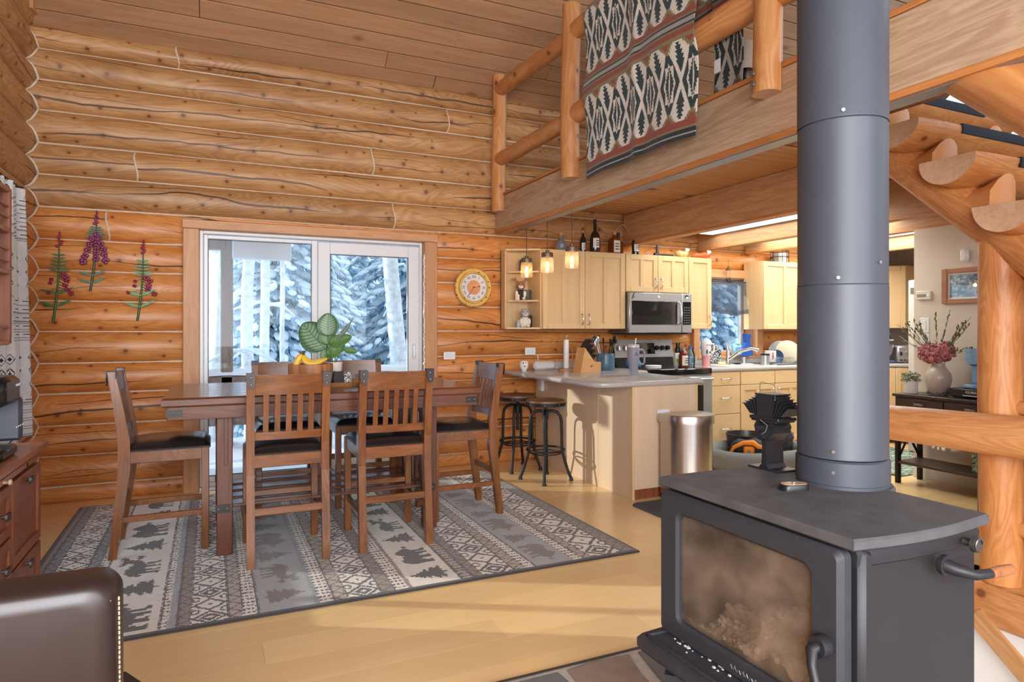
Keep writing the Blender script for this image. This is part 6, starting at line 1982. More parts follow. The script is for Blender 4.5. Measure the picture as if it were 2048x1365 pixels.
t = thing('panda_cup', 'small white cup with a black panda face on the bar corner', 'cup', (2.66, 5.50, ZCN))
MB().lathe([(0, 0), (.022, 0), (.026, .012), (.040, .03), (.042, .065), (.034, .092), (.028, .094), (.034, .065), (0, .05)], 24).build('cup', WHM, t, smooth=60)
for s in (-1, 1): MB().ell((s * .012 - .010, -.037, .074), (.0045, .004, .013), 8, 5).build('ear_mark', BLACKP, t)
MB().ell((-.010, -.0415, .046), (.008, .003, .006), 8, 5).build('nose_mark', BLACKP, t)
t = thing('white_speaker', 'small white rounded speaker box plugged in by the outlet', 'speaker', (2.90, 5.56, ZCN))
MB().box(-.115, .115, -.035, .035, 0, .085, .022).build('case', mat('speaker_white', (196, 192, 192), .5), t)
MB().tube([(-.05, .035, .03), (-.02, .09, .06), (.0, .12, .10), (.0, .13, .14)], .004, 6).build('cord', WHM, t)
def outlet(label, loc, kind, rz=0, w_=.115, h_=.072, tilt=0):
    t = thing('outlet' if kind == 'o' else 'light_switch', label, 'outlet' if kind == 'o' else 'switch', loc, rz)
    MB().box(-w_ / 2, w_ / 2, -.006, 0, -h_ / 2, h_ / 2, .003).build('plate', WHITE, t)
    if kind == 'o':
        for s in (-1, 1):
            r_ = MB().box(-.016, .016, -.008, -.005, -.014, .014, .003).build('receptacle', WHM, t, loc=(s * .022, 0, 0))
            for q in (-1, 1): MB().box(-.004, .004, -.0085, -.0075, q * .006 - .001, q * .006 + .001).build('slot', NB, r_)
    else:
        part_box('rocker', t, WHM, -.034, .034, -.009, -.005, -.016, .016, .003)
    return t
outlet('white outlet with a plugged in charger above the breakfast bar', (2.84, 5.732, 1.075), 'o')
outlet('white switch plate on the log wall right of the sliding door', (2.005, 5.732, 1.045), 's')
outlet('white switch plate on the front of the peninsula', (3.17, 4.083, .635), 's')

# bottles beside the range
GB2 = 'bottles and packs right of the range'
bottle('syrup_bottle', 'amber syrup bottle with a cream label beside the range', (4.35, 5.28, .905), [(0, 0), (.046, 0), (.048, .01), (.048, .12), (.03, .16), (.018, .175), (0, .175)], mat('amber_syrup', (120, 48, 28), .12, trans=.3), (.17, .20, .018), BLCAP, (.0475, .02, .12, .032), LABW, group=GB2)
bottle('oil_bottle', 'clear bottle with a blue label and cap beside the syrup', (4.455, 5.30, .905), [(0, 0), (.03, 0), (.031, .01), (.031, .12), (.016, .16), (.014, .19), (0, .19)], CLR, (.18, .215, .017), mat('cap_blue2', (52, 92, 160), .4), (.0305, .03, .11, .022), mat('label_blue2', (110, 150, 196), .5), group=GB2)
bottle('dark_oil_bottle', 'slim dark green bottle, rightmost beside the range', (4.515, 5.34, .905), [(0, 0), (.026, 0), (.028, .01), (.028, .13), (.013, .17), (.012, .19), (0, .19)], DKG, (.18, .205, .014), BLACKP, group=GB2)
bottle('pepper_mill', 'black pepper mill standing behind the syrup bottle', (4.40, 5.43, .905), [(0, 0), (.03, 0), (.032, .04), (.022, .10), (.03, .15), (.028, .19), (.014, .20), (0, .2)], BLACKP, (.2, .245, .022), BLACKP, group=GB2)
t = thing('spice_pack', 'yellow and green spice pack behind the syrup bottle', 'pack', (4.36, 5.37, .905), 0, GB2)
MB().box(-.05, .01, -.02, .02, 0, .14, .004).build('pack', mat('pack_white', (206, 210, 196), .5), t); part_box('label', t, mat('pack_green', (160, 180, 70), .5), -.048, .008, -.0215, -.02, .05, .085)
t = thing('white_trivet_stack', 'stack of white scalloped ramekins on the range top', 'dish', (3.96, 5.26, .905))
for k in range(2): MB().lathe([(0, .012 * k)] + [(.07 + .003, .012 * k), (.082, .010 + .016 * k), (.078, .014 + .016 * k), (0, .012 + .014 * k)], 26).build('dish', WHM, t)
# sink side
t = thing('pink_tumbler', 'pink and white handled tumbler with a dog print by the sink', 'tumbler', (4.71, 5.36, ZCN))
PK = mat('tumbler_pink', (226, 150, 146), .5); PW_ = mat('tumbler_white', (214, 206, 208), .5)
MB().lathe([(0, 0), (.037, 0), (.040, .10), (.047, .115), (.047, .12), (0, .12)], 24).build('lower_cup', PK, t, smooth=40)
MB().lathe([(.047, .115), (.052, .13), (.053, .26), (.049, .275), (0, .275)], 24).build('upper_cup', PW_, t, smooth=40)
mb = MB(); mb.tube([(.048, 0, .235), (.09, -.01, .235), (.10, -.01, .22), (.10, -.01, .16), (.09, -.01, .145), (.048, 0, .15)], .009, 8); mb.build('handle', PW_, t)
mb = MB(); mb.ell((-.024, -.048, .155), (.012, .003, .026), 8, 5); mb.ell((.012, -.053, .15), (.012, .003, .012), 8, 5); mb.build('print', NB, t)
text('lettering', 'DOG MOM', .016, mat('print_mauve', (130, 92, 110), .6), t, (-.004, -.0545, .225), (PI / 2, 0, -.05))
t = thing('faucet', 'chrome kitchen faucet with a long arched spout', 'faucet', (5.17, 5.53, ZCN))
MB().lathe([(0, 0), (.03, 0), (.026, .02), (.022, .05), (.022, .15), (0, .155)], 18).build('body', CHROME, t)
MB().tube([(0, 0, .05), (.06, -.12, .15), (.12, -.22, .185), (.155, -.29, .165)], [.02, .019, .019, .024], 12).build('spout', CHROME, t, smooth=60)
MB().tube([(0, 0, .15), (-.01, .01, .235)], [.016, .012], 10).build('lever', CHROME, t)
t = thing('sink_sprayer', 'small chrome soap pump standing behind the sink', 'soap pump', (4.88, 5.50, ZCN))
MB().lathe([(0, 0), (.016, 0), (.012, .02), (.008, .05), (0, .05)], 12).build('body', CHROME, t); MB().tube([(0, 0, .05), (-.03, -.02, .058)], .006, 7).build('nozzle', CHROME, t)
t = thing('sink', 'pale sink bowl rim set into the counter', 'sink', (5.17, 5.34, ZCN))
mb = MB(); pr = rrect(-.36, .36, -.19, .19, .05)
mb.ring_loft([[(a, b, .001) for a, b in pr], [(a, b, .008) for a, b in pr], [(a * .95, b * .9, .008) for a, b in pr], [(a * .93, b * .87, .002) for a, b in pr]], caps=False); mb.build('rim', mat('sink_white', (216, 214, 208), .3), t)
mb = MB(); mb.ring_loft([[(a * .93, b * .87, .002) for a, b in pr], [(a * .935, b * .875, .0035) for a, b in pr]]); mb.build('basin', mat('sink_basin', (200, 198, 192), .3), t)
t = thing('dish_towel', 'black and white speckled dish cloth hung over the sink edge', 'towel', (5.00, 5.56, ZCN))
tm = bpy.data.materials.new('speckled_cloth'); q = NT(tm); tc = q.add('ShaderNodeTexCoord')
q.link(q.ramp(q.noise(tc.outputs['Object'], 95, 1), [(.52, L((44, 46, 52))), (.56, L((214, 214, 216)))]), q.b.inputs['Base Color'])
mb = MB(); mb.grid(lambda a, b: (-.09 + .20 * a, -.02 + .03 * math.sin(a * 7), .02 + (.21 - abs(a - .42) * .26) * b), 14, 8)
o = mb.build('cloth', tm, t, smooth=80); md = o.modifiers.new('thickness', 'SOLIDIFY'); md.thickness = .012
t = thing('soap_bottle', 'big pale blue dish soap bottle before the window', 'bottle', (5.42, 5.66, ZCN + .087))
MB().box(-.065, .065, -.03, .03, 0, .14, .02).build('bottle', mat('soap_pale', (150, 206, 226), .3), t); MB().lathe([(.04, .135), (.03, .18), (.02, .20), (0, .2)], 14).build('neck', mat('soap_pale', (150, 206, 226)), t)
part_box('label', t, mat('label_blue2', (110, 150, 196)), -.045, .045, -.0315, -.03, .03, .10)
t = thing('detergent_bag', 'deep blue detergent bag standing in the window corner', 'bag', (5.545, 5.66, ZCN + .087))
mb = MB(); mb.prism([(-.09, 0), (.10, 0), (.095, .06), (.05, .16), (.07, .245), (-.01, .25), (.0, .15), (-.08, .05)], 'Y', -.025, .03); mb.build('bag', mat('detergent_blue', (36, 92, 182), .35), t, smooth=0)
t = thing('sponge', 'beige sponge on the sink edge', 'sponge', (5.07, 5.535, ZCN)); MB().box(-.055, .055, -.03, .03, 0, .035, .006).build('sponge', mat('sponge', (214, 190, 136), .9, noise=.2, nscale=60), t)
t = thing('drain_plug', 'black rubber drain dish beside the faucet', 'dish', (5.29, 5.53, ZCN + .0)); MB().lathe([(0, 0), (.045, 0), (.055, .018), (.05, .018), (.04, .004), (0, .004)], 18).build('dish', BLACKP, t)
t = thing('steel_canister', 'small steel soap canister behind the sink', 'canister', (5.42, 5.55, ZCN)); MB().lathe([(0, 0), (.025, 0), (.025, .07), (.02, .075), (0, .075)], 16).build('body', STEEL, t)
t = thing('dish_rack', 'low dark dish rack with drying dishes right of the sink', 'dish rack', (5.76, 5.38, ZCN))
MB().box(-.26, .3, -.17, .17, 0, .018, .006).build('tray', mat('rack_grey', (86, 88, 92), .5), t)
for k in range(9): MB().tube([(-.2 + .055 * k, -.15, .018), (-.2 + .055 * k, -.15, .075), (-.2 + .055 * k, .15, .075), (-.2 + .055 * k, .15, .018)], .0025, 6).build('wire', STEEL, t)
m_ = mug('white mug with a red berry print tilted in the dish rack', (5.56, 5.30, ZCN + .03), WHM, .058, .125, .25)
mb = MB()
rr = random.Random(2)
for k in range(10): mb.ell((-.035 + rr.uniform(-.018, .014), -.050 + rr.uniform(-.004, .004), .03 + .008 * k), (.009, .004, .009), 7, 4)
mb.build('berry_print', mat('berry', (164, 70, 84), .6), m_)
t = thing('steel_jar', 'steel jar with a black lid ring in the dish rack', 'jar', (5.42, 5.24, ZCN + .001)); MB().lathe([(0, 0), (.045, 0), (.045, .11), (0, .11)], 20).build('body', STEEL, t); MB().lathe([(.04, .108), (.047, .108), (.047, .125), (.036, .125), (.036, .11)], 20).build('lid', BLACKP, t)
t = thing('blue_bowl', 'blue bowl standing on edge in the dish rack', 'bowl', (5.72, 5.36, ZCN + .085), .3)
mb = MB(); mb.lathe([(.02, .05), (.06, .03), (.078, 0), (.074, 0), (.055, .026), (.0, .045)], 24, axis='X'); mb.build('bowl', mat('blue_dish', (84, 114, 152), .3), t)
t = thing('white_plate', 'cream plate standing upright in the dish rack', 'plate', (5.83, 5.32, ZCN + .135), .5)
MB().lathe([(0, 0), (.09, .0), (.13, .015), (.128, .02), (.088, .006), (0, .006)], 30, axis='X').build('plate', mat('cream_dish', (226, 212, 184), .35), t)
t = thing('glass_plate', 'fluted clear glass plate at the back of the dish rack', 'plate', (5.86, 5.46, ZCN + .14), .5)
MB().lathe([(0, 0), (.08, .0), (.12, .02), (.117, .025), (.078, .006), (0, .006)], 20, axis='X').build('plate', mat('frosted', (200, 206, 208)), t)
# valance + wind chime
t = thing('window_valance', 'sheer dark grey ruffled valance over the kitchen window', 'curtain', (5.0, 5.70, 1.5))
sh = bpy.data.materials.new('sheer_grey'); q = NT(sh)
tr = q.add('ShaderNodeBsdfTransparent'); mx = q.add('ShaderNodeMixShader'); mx.inputs[0].default_value = .62
q.b.inputs['Base Color'].default_value = L((72, 82, 98)); q.b.inputs['Roughness'].default_value = .9
q.link(tr.outputs[0], mx.inputs[1]); q.link(q.b.outputs[0], mx.inputs[2]); q.link(mx.outputs[0], q.out.inputs[0])
mb = MB(); mb.grid(lambda a, b: (-.06 + .86 * a + .05 * a * (1 - b), -.01 + .022 * math.sin(a * 42) * (1.25 - b) + .01 * math.sin(a * 17), -.03 + .02 * math.sin(a * 9) * (1 - b) + .36 * b), 120, 10)
mb.build('cloth', sh, t, smooth=80)
mb = MB(); mb.grid(lambda a, b: (-.06 + .91 * a, -.016 + .028 * math.sin(a * 42) + .01 * math.sin(a * 17), -.035 + .02 * math.sin(a * 9) + .05 * b), 120, 2)
mb.build('hem_band', sh, t, smooth=80)
MB().tube([(-.07, 0, .33), (.80, 0, .33)], .006, 8).build('rod', BLACK, t)
t = thing('wind_chime', 'small dark wind chime hanging before the kitchen window trim', 'wind chime', (5.30, 5.66, 1.86))
MB().tube([(0, 0, .14), (0, 0, .22)], .0015, 5).build('hanger', BLACK, t)
MB().lathe([(0, .15), (.03, .10), (.035, .095), (0, .095)], 10).build('top', mat('chime_bronze', (110, 92, 70), .5, .5), t)
for k in range(4):
    a = k * PI / 2 + .4
    f_ = MB(); f_.cyl((.025 * math.cos(a), .025 * math.sin(a), .095), (.025 * math.cos(a), .025 * math.sin(a), .01 - .01 * k), .0012, n=5); f_.ell((.025 * math.cos(a), .025 * math.sin(a), -.01 * k), (.008, .006, .018), 7, 5); f_.build('pendant', BLACK, t)
# mixer and toaster
t = thing('stand_mixer', 'dark stand mixer with a steel bowl in the corner', 'mixer', (7.12, 5.13, ZCN), math.radians(-30))
NV = mat('mixer_navy', (44, 50, 64), .3, coat=.3)
MB().box(-.10, .10, -.16, .14, 0, .035, .015).build('base', mat('mixer_blue', (70, 96, 140), .4), t)
MB().box(-.05, .05, .06, .14, .03, .28, .025).build('column', NV, t)
mb = MB(); mb.ell((0, -.02, .31), (.075, .19, .07), 18, 12); mb.build('motor_head', NV, t, smooth=80)
MB().lathe([(0, .04), (.045, .04), (.05, .05), (.10, .11), (.112, .22), (.108, .22), (.09, .1), (0, .055)], 28).build('bowl', STEEL, t, loc=(0, -.06, 0))
mb = MB(); mb.ell((-.02, -.205, .30), (.02, .006, .02), 10, 5); mb.box(-.05, .05, -.206, -.198, .262, .272); mb.build('badge', WHM, t)
t = thing('toaster', 'steel toaster on the counter beside the mixer', 'toaster', (7.30, 5.03, ZCN), math.radians(-30))
MB().box(-.085, .085, -.14, .14, .01, .20, .018).build('body', STEEL, t)
MB().lathe([(0, -.012), (.022, -.012), (.024, 0), (0, 0)], 14, axis='Y').build('dial', CHROME, t, loc=(.03, -.14, .12)); part_box('lever', t, BLACKP, -.055, -.035, -.155, -.139, .09, .13, .003)
for k in range(3): part_box('slot', t, BLACKP, -.06 + .045 * k, -.025 + .045 * k, -.1415, -.139, .03, .042)
t = thing('tall_grey_panel', 'tall pale grey appliance side beyond the beige wall end', 'refrigerator', (6.6, 3.70, 0))
part_box('body', t, mat('appliance_grey', (186, 180, 176), .45), 0, .75, 0, .75, .02, 1.80, .01)
part_box('hinge_cover', t, mat('hinge_dark', (90, 88, 86), .5), -.006, .0, .66, .72, 1.66, 1.72)
for x in (.08, .67): part_box('foot', t, BLACKP, x - .03, x + .03, .1, .16, 0, .025); part_box('foot', t, BLACKP, x - .03, x + .03, .6, .66, 0, .025)

# ------------------------------------------------------------------ stools
SW = wood('stool_seat', (132, 92, 66), (92, 60, 42), 'X', .45, fine=1.2, gscale=.8)
def stool(label, loc, rz):
    t = thing('bar_stool', label, 'stool', loc, rz, 'industrial bar stools')
    MB().lathe([(0, .660), (.166, .660), (.170, .668), (.168, .684), (.155, .690), (0, .692)], 36).build('seat', SW, t, smooth=40)
    MB().lathe([(.150, .640), (.172, .640), (.173, .668), (.168, .668), (.168, .645), (.150, .645)], 36).build('seat_ring', BLACK, t, smooth=30)
    for k in range(8): MB().ell((.173 * math.cos(k * PI / 4), .173 * math.sin(k * PI / 4), .655), (.005, .005, .005), 6, 4).build('rivet', STEEL, t)
    MB().cyl((0, 0, .36), (0, 0, .645), .013, n=12).build('screw_column', BLACK, t)
    MB().lathe([(.014, .52), (.026, .52), (.026, .60), (.014, .60)], 14).build('collar', BLACK, t)
    for k in range(4):
        a = k * PI / 2 + PI / 4; c, s = math.cos(a), math.sin(a)
        pts = [(.02, .590), (.06, .592), (.10, .580), (.125, .55), (.135, .50), (.138, .40), (.140, .27), (.150, .22), (.185, .10), (.215, .02)]
        MB().tube([(r * c, r * s, z) for r, z in pts], .0125, 8).build('leg', BLACK, t, smooth=60)
        MB().lathe([(0, 0), (.02, 0), (.018, .012), (.012, .03), (0, .03)], 10).build('foot', BLACK, t, loc=(.217 * c, .217 * s, 0))
    MB().tube([(.162 * math.cos(k * PI / 16), .162 * math.sin(k * PI / 16), .262) for k in range(32)], .0085, 7, closed=True).build('foot_ring', BLACK, t, smooth=60)
    MB().tube([(.13 * math.cos(k * PI / 16), .13 * math.sin(k * PI / 16), .235) for k in range(32)], .006, 6, closed=True).build('inner_ring', BLACK, t, smooth=60)
stool('industrial bar stool nearer the camera, beside the pale peninsula panel', (2.60, 4.95, 0), .25)
stool('industrial bar stool farther back, against the log wall', (2.57, 5.45, 0), .1)

# ------------------------------------------------------------------ bin, mat, dog bed
t = thing('trash_can', 'stainless half round step bin before the peninsula', 'bin', (3.30, 4.05, 0)); t.scale = (1.12, 1.06, .98)
BRS = mat('bin_steel', (190, 182, 176), .28, 1.)
half = lambda r: [(r, 0)] + [(r * math.cos(-PI * k / 20), -.10 + r * .92 * math.sin(-PI * k / 20)) for k in range(21)] + [(-r, 0)]
MB().ring_loft([[(x, y, .04) for x, y in half(.165)], [(x, y, .60) for x, y in half(.165)]]).build('body', BRS, t, smooth=35)
MB().ring_loft([[(x, y, 0) for x, y in half(.16)], [(x, y, .042) for x, y in half(.16)]]).build('base', BLACKP, t, smooth=35)
MB().ring_loft([[(x, y, .595) for x, y in half(.178)], [(x, y, .655) for x, y in half(.178)], [(x * .98, y * .98 - .002, .662) for x, y in half(.178)], [(x * .4, y * .5 - .06, .672) for x, y in half(.178)]]).build('lid', BRS, t, smooth=35)
MB().box(-.05, .05, -.30, -.25, .012, .024, .004).build('pedal', BRS, t)
t = thing('door_mat', 'dark grey ribbed kitchen mat before the peninsula', 'mat', (3.25, 3.72, 0))
mb = MB(); pr = rrect(-.46, .9, -.33, .27, .06); mb.ring_loft([[(a, b, 0) for a, b in pr], [(a, b, .008) for a, b in pr], [(a * .985, b * .97, .012) for a, b in pr]])
MATG = mat('mat_grey', (84, 84, 88), .9)
mb.build('mat', MATG, t, smooth=0)
mb = MB()
for k in range(34): mb.box(-.42 + .038 * k, -.408 + .038 * k, -.29, .24, .0115, .015)
o = mb.build('ribs', MATG, t, smooth=0); o['kind'] = 'stuff'
t = thing('dog_bed', 'grey bolster dog bed on the floor before the sink cabinets', 'dog bed', (4.62, 4.55, 0))
DB = mat('dog_bed_grey', (112, 112, 112), .95, noise=.08, nscale=60)
pts = [((.50 - .0) * math.cos(a) * (1 if True else 1), .36 * math.sin(a), .115) for a in [2 * PI * k / 36 for k in range(36)]]
pts = [(math.copysign(abs(math.cos(2 * PI * k / 40)) ** .7, math.cos(2 * PI * k / 40)) * .50, math.copysign(abs(math.sin(2 * PI * k / 40)) ** .7, math.sin(2 * PI * k / 40)) * .33, .12) for k in range(40)]
MB().tube(pts, .092, 14, closed=True).build('bolster', DB, t, smooth=80)
MB().box(-.50, .50, -.33, .33, .0, .12, .05).build('cushion', DB, t)
t = thing('dog_harness', 'orange and black dog harness lying in the dog bed', 'harness', (4.40, 4.42, .16), math.radians(-45))
ORG = mat('harness_orange', (232, 136, 36), .7); HB = mat('harness_black', (30, 32, 36), .8)
mb = MB(); mb.ell((0, 0, .06), (.19, .12, .085), 16, 10); mb.v = [(x, y, z + .012 * math.sin(x * 40)) for x, y, z in mb.v]; mb.build('padding', HB, t, smooth=40)
mb = MB(); mb.tube([(-.17, -.06, .02), (-.14, -.105, .08), (-.06, -.12, .125), (.02, -.12, .13), (.06, -.13, .10), (.12, -.11, .09), (.18, -.06, .085)], [.012, .018, .02, .026, .022, .014, .01], 8); mb.build('strap', ORG, t, smooth=60)
mb = MB(); mb.box(-.06, .03, -.150, -.115, .02, .10, .015); mb.build('chest_plate', ORG, t)
MB().box(-.03, .0, -.155, -.149, .03, .065, .004).build('buckle', mat('buckle_grey', (96, 106, 108), .5), t)
t = thing('black_basin', 'black plastic tub standing behind the harness in the dog bed', 'tub', (4.66, 4.72, .08))
MB().lathe([(0, 0), (.17, 0), (.20, .20), (.205, .215), (.195, .215), (.165, .01), (0, .01)], 32).build('tub', mat('tub_dark', (52, 48, 48), .3), t, smooth=40)
t = thing('crinkled_bag', 'crinkled dark plastic bag slumped on the right of the dog bed', 'bag', (4.93, 4.62, .12))
mb = MB(); mb.ell((0, 0, .11), (.17, .14, .15), 20, 14); rr = random.Random(1); mb.v = [(x + rr.uniform(-.018, .018), y + rr.uniform(-.018, .018), max(0, z + rr.uniform(-.014, .014))) for x, y, z in mb.v]; mb.build('bag', mat('bag_dark', (56, 58, 66), .22), t, smooth=20)

# ------------------------------------------------------------------ console and what stands on it
ESP = wood('espresso', (74, 56, 52), (52, 38, 36), 'Y', .4, fine=.6, var=.04)
t = thing('console_table', 'dark espresso console table with drawers and crossed end braces', 'console table', (5.23, 3.05, 0)); t.scale = (1.6, 1, 1)
part_box('top', t, ESP, -.01, .205, -.62, .605, .727, .752, .003)
part_box('drawer_case', t, ESP, .0, .2, -.6, .585, .59, .727, .002)
for k in range(3):
    d = part_box('drawer', t, ESP, -.012, .0, .575 - .395 * (k + 1) + .004, .575 - .395 * k - .004, .597, .715, .003)
    part_box('pull', d, mat('pull_pewter', (126, 122, 120), .4, .7), -.024, -.010, .575 - .395 * (k + .5) - .05, .575 - .395 * (k + .5) + .03, .665, .685, .003)
for y in (-.59, .575):
    for x in (.012, .19): part_box('leg', t, BLACK, x - .014, x + .014, y - .014, y + .014, 0, .592, .002)
    for s in (-1, 1): MB().tube([(.10 - s * .085, y, .20), (.10 + s * .085, y, .585)], .010, 4).build('end_brace', BLACK, t)
part_box('lower_shelf', t, ESP, .0, .2, -.60, .585, .165, .19, .003)
t = thing('flower_vase', 'pale glazed vase with dusty pink hydrangeas and greenery', 'vase', (5.40, 3.385, .752)); t.scale = (.82, .82, .86)
VASE = mat('crackle_glaze', (178, 164, 156), .3, noise=.14, nscale=14, coat=.3)
MB().lathe([(0, 0), (.075, 0), (.088, .02), (.118, .15), (.112, .20), (.075, .255), (.055, .285), (.062, .305), (.055, .305), (.045, .28), (0, .25)], 34).build('vase', VASE, t, smooth=60)
rr = random.Random(10)
mb = MB()
for k in range(40):
    a = rr.uniform(0, 6.28); r = rr.uniform(.084, .096); mb.ell((r * math.cos(a), r * math.sin(a), .012 + rr.uniform(0, .025)), (.008, .008, .006), 6, 4)
o = mb.build('glaze_chips', mat('glaze_dark', (86, 72, 70), .6), t); o['kind'] = 'stuff'
HY = [mat('hydrangea_a', (158, 84, 92), .8, noise=.2, nscale=30), mat('hydrangea_b', (186, 120, 124), .8, noise=.2, nscale=30)]
for ci, (c, R) in enumerate((((-.04, .07, .40), .10), ((.0, -.07, .42), .095), ((-.05, .0, .37), .08))):
    for mi in range(2):
        mb = MB()
        for k in range(110):
            d = Vector((rr.gauss(0, 1), rr.gauss(0, 1), rr.gauss(0, 1))).normalized(); p = Vector(c) + d * R * rr.uniform(.8, 1.05)
            st_ = len(mb.v); s = rr.uniform(.013, .02)
            mb.grid(lambda a, b: ((a - .5) * s * 2, (b - .5) * s * 1.6, -((a - .5) ** 2 + (b - .5) ** 2) * s * 1.2), 2, 2)
            mb.xf(Matrix.Translation(p) @ d.to_track_quat('Z', 'Y').to_matrix().to_4x4() @ Matrix.Rotation(rr.uniform(-.7, .7), 4, 'X') @ Matrix.Rotation(rr.uniform(0, 3), 4, 'Z'), st_)
        o = mb.build('hydrangea_petals', HY[mi], t, smooth=0, recalc=False); o['kind'] = 'stuff'
GL = mat('greenery', (112, 116, 74), .7, noise=.3, nscale=20); BER = mat('berries', (62, 50, 44), .7)
for k in range(20):
    a = -PI / 2 + PI * (k - 8) / 9 + rr.uniform(-.2, .2) + PI; ln = rr.uniform(.20, .42)
    d = Vector((rr.uniform(-.3, .1), math.sin(a + PI / 2) * 1.2, rr.uniform(.45, 1.2))).normalized()
    p0 = Vector((0, 0, .33)); p1 = p0 + d * .14; p2 = p1 + d * ln * .8 + Vector((0, 0, -.01))
    mb = MB(); mb.tube([p0, p1, p2], .0022, 5)
    for q in range(11):
        p = p1.lerp(p2, q / 10); st_ = len(mb.v)
        mb.grid(lambda u, v: (u * .045, (v - .5) * .016 * math.sin(PI * (.15 + .8 * u)), 0), 4, 1)
        mb.xf(Matrix.Translation(p) @ (d + Vector((rr.uniform(-.7, .7), rr.uniform(-.7, .7), rr.uniform(-.5, .5)))).to_track_quat('X', 'Z').to_matrix().to_4x4(), st_)
    mb.build('sprig', GL, t, smooth=0, recalc=False)
    if k % 3 == 0:
        mb = MB()
        for q in range(5): mb.ell(p2 + Vector((rr.uniform(-.02, .02), rr.uniform(-.025, .025), rr.uniform(-.02, .02))), (.007, .007, .007), 6, 4)
        mb.build('berry_cluster', BER, t)
t = thing('small_potted_plant', 'small white cylinder pot with pale green foliage on the console', 'plant', (5.36, 3.585, .752))
MB().lathe([(0, 0), (.046, 0), (.048, .005), (.048, .10), (.043, .10), (.042, .085), (0, .085)], 26).build('pot', mat('white_pot', (224, 222, 222), .6), t, smooth=40)
for mi, m_ in enumerate((mat('sage_leaf', (118, 126, 96), .7), mat('pale_bloom', (212, 206, 186), .8))):
    mb = MB()
    for k in range(170 if mi == 0 else 60):
        d = Vector((rr.gauss(0, 1), rr.gauss(0, 1), abs(rr.gauss(.3, .8)))).normalized(); p = Vector((0, 0, .10)) + Vector((d.x * .075, d.y * .075, d.z * .085)) * rr.uniform(.6, 1)
        st_ = len(mb.v); s = rr.uniform(.007, .014)
        mb.grid(lambda a, b: ((a - .5) * s * 2.2, (b - .5) * s, 0), 1, 1)
        mb.xf(Matrix.Translation(p) @ Matrix.Rotation(rr.uniform(0, 6), 4, (rr.uniform(-1, 1), rr.uniform(-1, 1), 1)), st_)
    o = mb.build('foliage' if mi == 0 else 'blooms', m_, t, smooth=0, recalc=False); o['kind'] = 'stuff'
t = thing('pod_drawer', 'black coffee pod drawer lying on the console', 'drawer', (5.40, 3.07, .752))
part_box('case', t, BLACKP, -.10, .10, -.17, .17, .012, .075, .004)
fp = part_box('drawer_front', t, GB, -.106, -.10, -.165, .165, .016, .070, .002)
mb = MB(); mb.tube([(-.106, .055, .030), (-.120, .05, .024), (-.120, -.05, .024), (-.106, -.055, .030)], .004, 6); mb.build('handle', CHROME, fp)
text('lettering', 'KEURIG', .024, mat('white_print', (230, 230, 230)), fp, (-.1068, .0, .050), (PI / 2, 0, -PI / 2))
for x in (-.08, .08):
    for y in (-.14, .14): MB().lathe([(0, 0), (.01, 0), (.01, .013), (0, .013)], 8).build('foot', BLACKP, t, loc=(x, y, 0))
t = thing('mini_coffee_maker', 'slim light blue coffee maker standing on the pod drawer', 'coffee maker', (5.43, 3.10, .827))
LBU = mat('light_blue', (120, 158, 192), .45)
MB().box(-.11, .07, -.055, .055, 0, .035, .012).build('base', LBU, t)
MB().box(-.005, .07, -.05, .05, .03, .24, .012).build('column', LBU, t)
MB().lathe([(0, .19), (.056, .19), (.058, .196), (.058, .285), (.060, .287), (.060, .312), (0, .314)], 28).build('brew_head', LBU, t, loc=(-.04, 0, 0))
MB().lathe([(0, .182), (.03, .182), (.034, .191), (0, .191)], 18).build('spout', BLACKP, t, loc=(-.04, 0, 0))
t = thing('tissue_box', 'floral green and yellow tissue box on the console lower shelf', 'tissue box', (5.38, 3.02, .19))
fm = bpy.data.materials.new('floral_card'); q = NT(fm); tc = q.add('ShaderNodeTexCoord')
q.link(q.ramp(q.noise(tc.outputs['Object'], 26, 2, .5, 1.5), [(.40, L((52, 84, 76))), (.48, L((120, 176, 176))), (.56, L((196, 204, 120))), (.66, L((206, 222, 210)))]), q.b.inputs['Base Color'])
MB().box(-.06, .06, -.06, .06, 0, .13, .003).build('box', fm, t)
mb = MB(); pr = rrect(-.03, .03, -.012, .012, .011); mb.ring_loft([[(a, b, .1302) for a, b in pr], [(a, b, .131) for a, b in pr]]); mb.build('opening', mat('hinge_dark', (90, 88, 86)), t)

# on the beige wall
RZ = -PI / 2
t = thing('thermostat', 'small beige thermostat on the beige wall', 'thermostat', (5.6, 3.615, 1.583), RZ)
MB().box(-.075, .055, -.026, 0, -.038, .036, .005).build('case', mat('thermo_beige', (214, 204, 190), .5), t)
part_box('screen', t, mat('lcd', (132, 138, 128), .3), -.062, .018, -.0275, -.025, -.016, .010)
part_box('button', t, WHM, .024, .046, -.028, -.025, -.014, .008, .002)
def sw(label, z, h_):
    t = thing('light_switch', label, 'switch', (5.6, 3.625, z), RZ)
    MB().box(-.04, .04, -.006, 0, -h_, h_, .003).build('plate', WHITE, t)
    part_box('paddle', t, WHM, -.017, .017, -.010, -.005, -h_ * .6, h_ * .6, .003)
sw('upper white switch plate on the beige wall behind the vase', 1.325, .065)
sw('lower white switch plate half hidden by the flower sprigs', 1.205, .045)
t = thing('motion_sensor', 'rounded white motion sensor high on the beige wall', 'sensor', (5.6, 3.285, 1.893), RZ)
MB().box(-.032, .032, -.045, 0, -.055, .055, .018).build('case', WHITE, t)
t = thing('framed_print', 'wood framed snowy forest print on the beige wall by the post', 'picture', (5.6, 3.17, 1.648), RZ)
mb = MB(); 
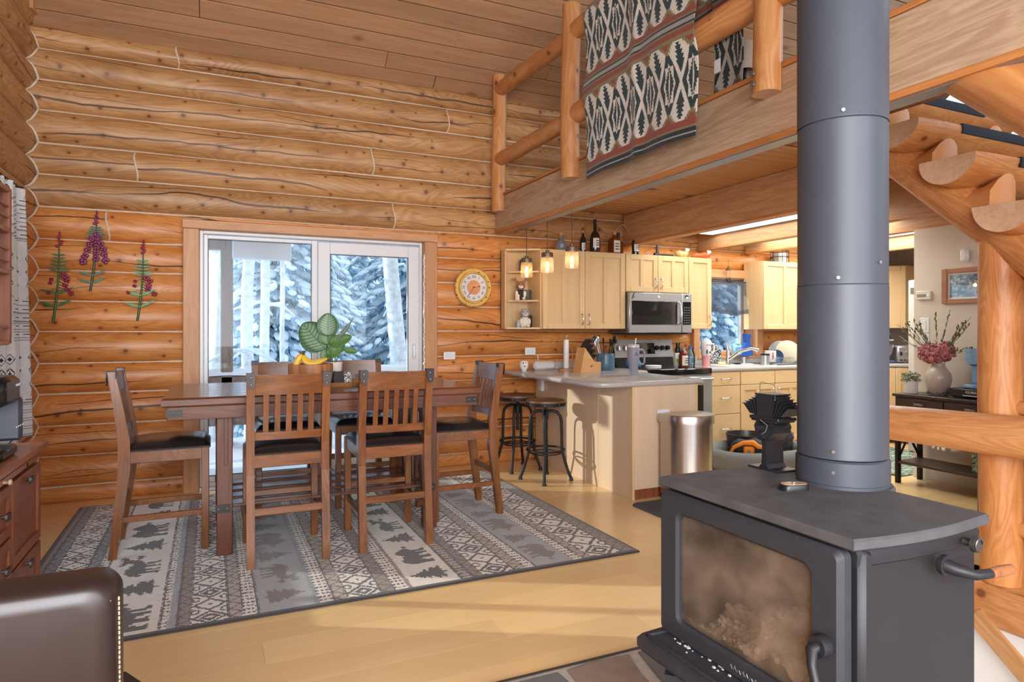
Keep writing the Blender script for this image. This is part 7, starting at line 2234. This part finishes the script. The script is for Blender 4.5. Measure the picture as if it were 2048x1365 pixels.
for a in ((-.30, -.255, -.146, .146), (.255, .30, -.146, .146), (-.255, .255, -.146, -.108), (-.255, .255, .108, .146)): mb.box(a[0], a[1], -.025, 0, a[2], a[3], .004)
mb.build('frame', wood('frame_wood', (176, 124, 92), (146, 96, 68), 'X', .5), t)
part_box('mat_board', t, mat('mat_board', (228, 222, 216), .8), -.257, .257, -.010, -.004, -.11, .11)
am = bpy.data.materials.new('forest_print'); q = NT(am); tc = q.add('ShaderNodeTexCoord')
q.link(q.ramp(q.noise(tc.outputs['Object'], 13, 6, .7, 1.), [(.34, L((48, 66, 82))), (.5, L((104, 130, 148))), (.64, L((206, 218, 226)))]), q.b.inputs['Base Color'])
part_box('print', t, am, -.238, .238, -.0115, -.010, -.094, .094)
part_box('inset_print', t, mat('mat_board', (228, 222, 216)), -.02, .17, -.0125, -.0115, -.04, .08); part_box('inset_photo', t, mat('inset_blue', (122, 140, 168), .6, noise=.4, nscale=40), -.01, .16, -.0132, -.0125, -.032, .072)
part_box('caption', t, mat('mat_board', (228, 222, 216)), .03, .13, -.0128, -.0115, -.075, -.055)
part_box('glazing', t, clear_glass('print_glass', (255, 255, 255), .06), -.257, .257, -.020, -.0185, -.11, .11)
t = thing('green_rug', 'dark green patterned runner on the far kitchen floor', 'rug', (6.2, 4.25, 0))
gm = bpy.data.materials.new('green_runner'); q = NT(gm); tc = q.add('ShaderNodeTexCoord'); mp = q.add('ShaderNodeMapping'); mp.inputs['Scale'].default_value = (1, 5, 1); q.link(tc.outputs['Object'], mp.inputs[0])
q.link(q.ramp(q.noise(mp.outputs[0], 9, 3, .6, 1.), [(.40, L((66, 92, 84))), (.52, L((98, 122, 112))), (.6, L((190, 190, 170)))]), q.b.inputs['Base Color']); q.b.inputs['Roughness'].default_value = 1
MB().box(-.75, .5, -.5, .62, 0, .012, .004).build('runner', gm, t)
# dark leather armchair behind the post
t = thing('dark_armchair', 'dark brown leather armchair partly seen right of the log post', 'armchair', (4.62, 1.95, 0))
DL = mat('dark_leather', (58, 46, 46), .4, noise=.1, nscale=12)
MB().box(-.42, .30, -.40, .40, .06, .48, .05).build('seat', DL, t)
MB().box(.18, .42, -.42, .42, .10, .98, .06).build('backrest', DL, t)
for s in (-1, 1): MB().box(-.40, .36, s * .40 - .09, s * .40 + .09, .08, .62, .05).build('arm', DL, t)
for x in (-.36, .34):
    for s in (-1, 1): part_box('foot', t, BLACKP, x - .03, x + .03, s * .36 - .03, s * .36 + .03, 0, .08)
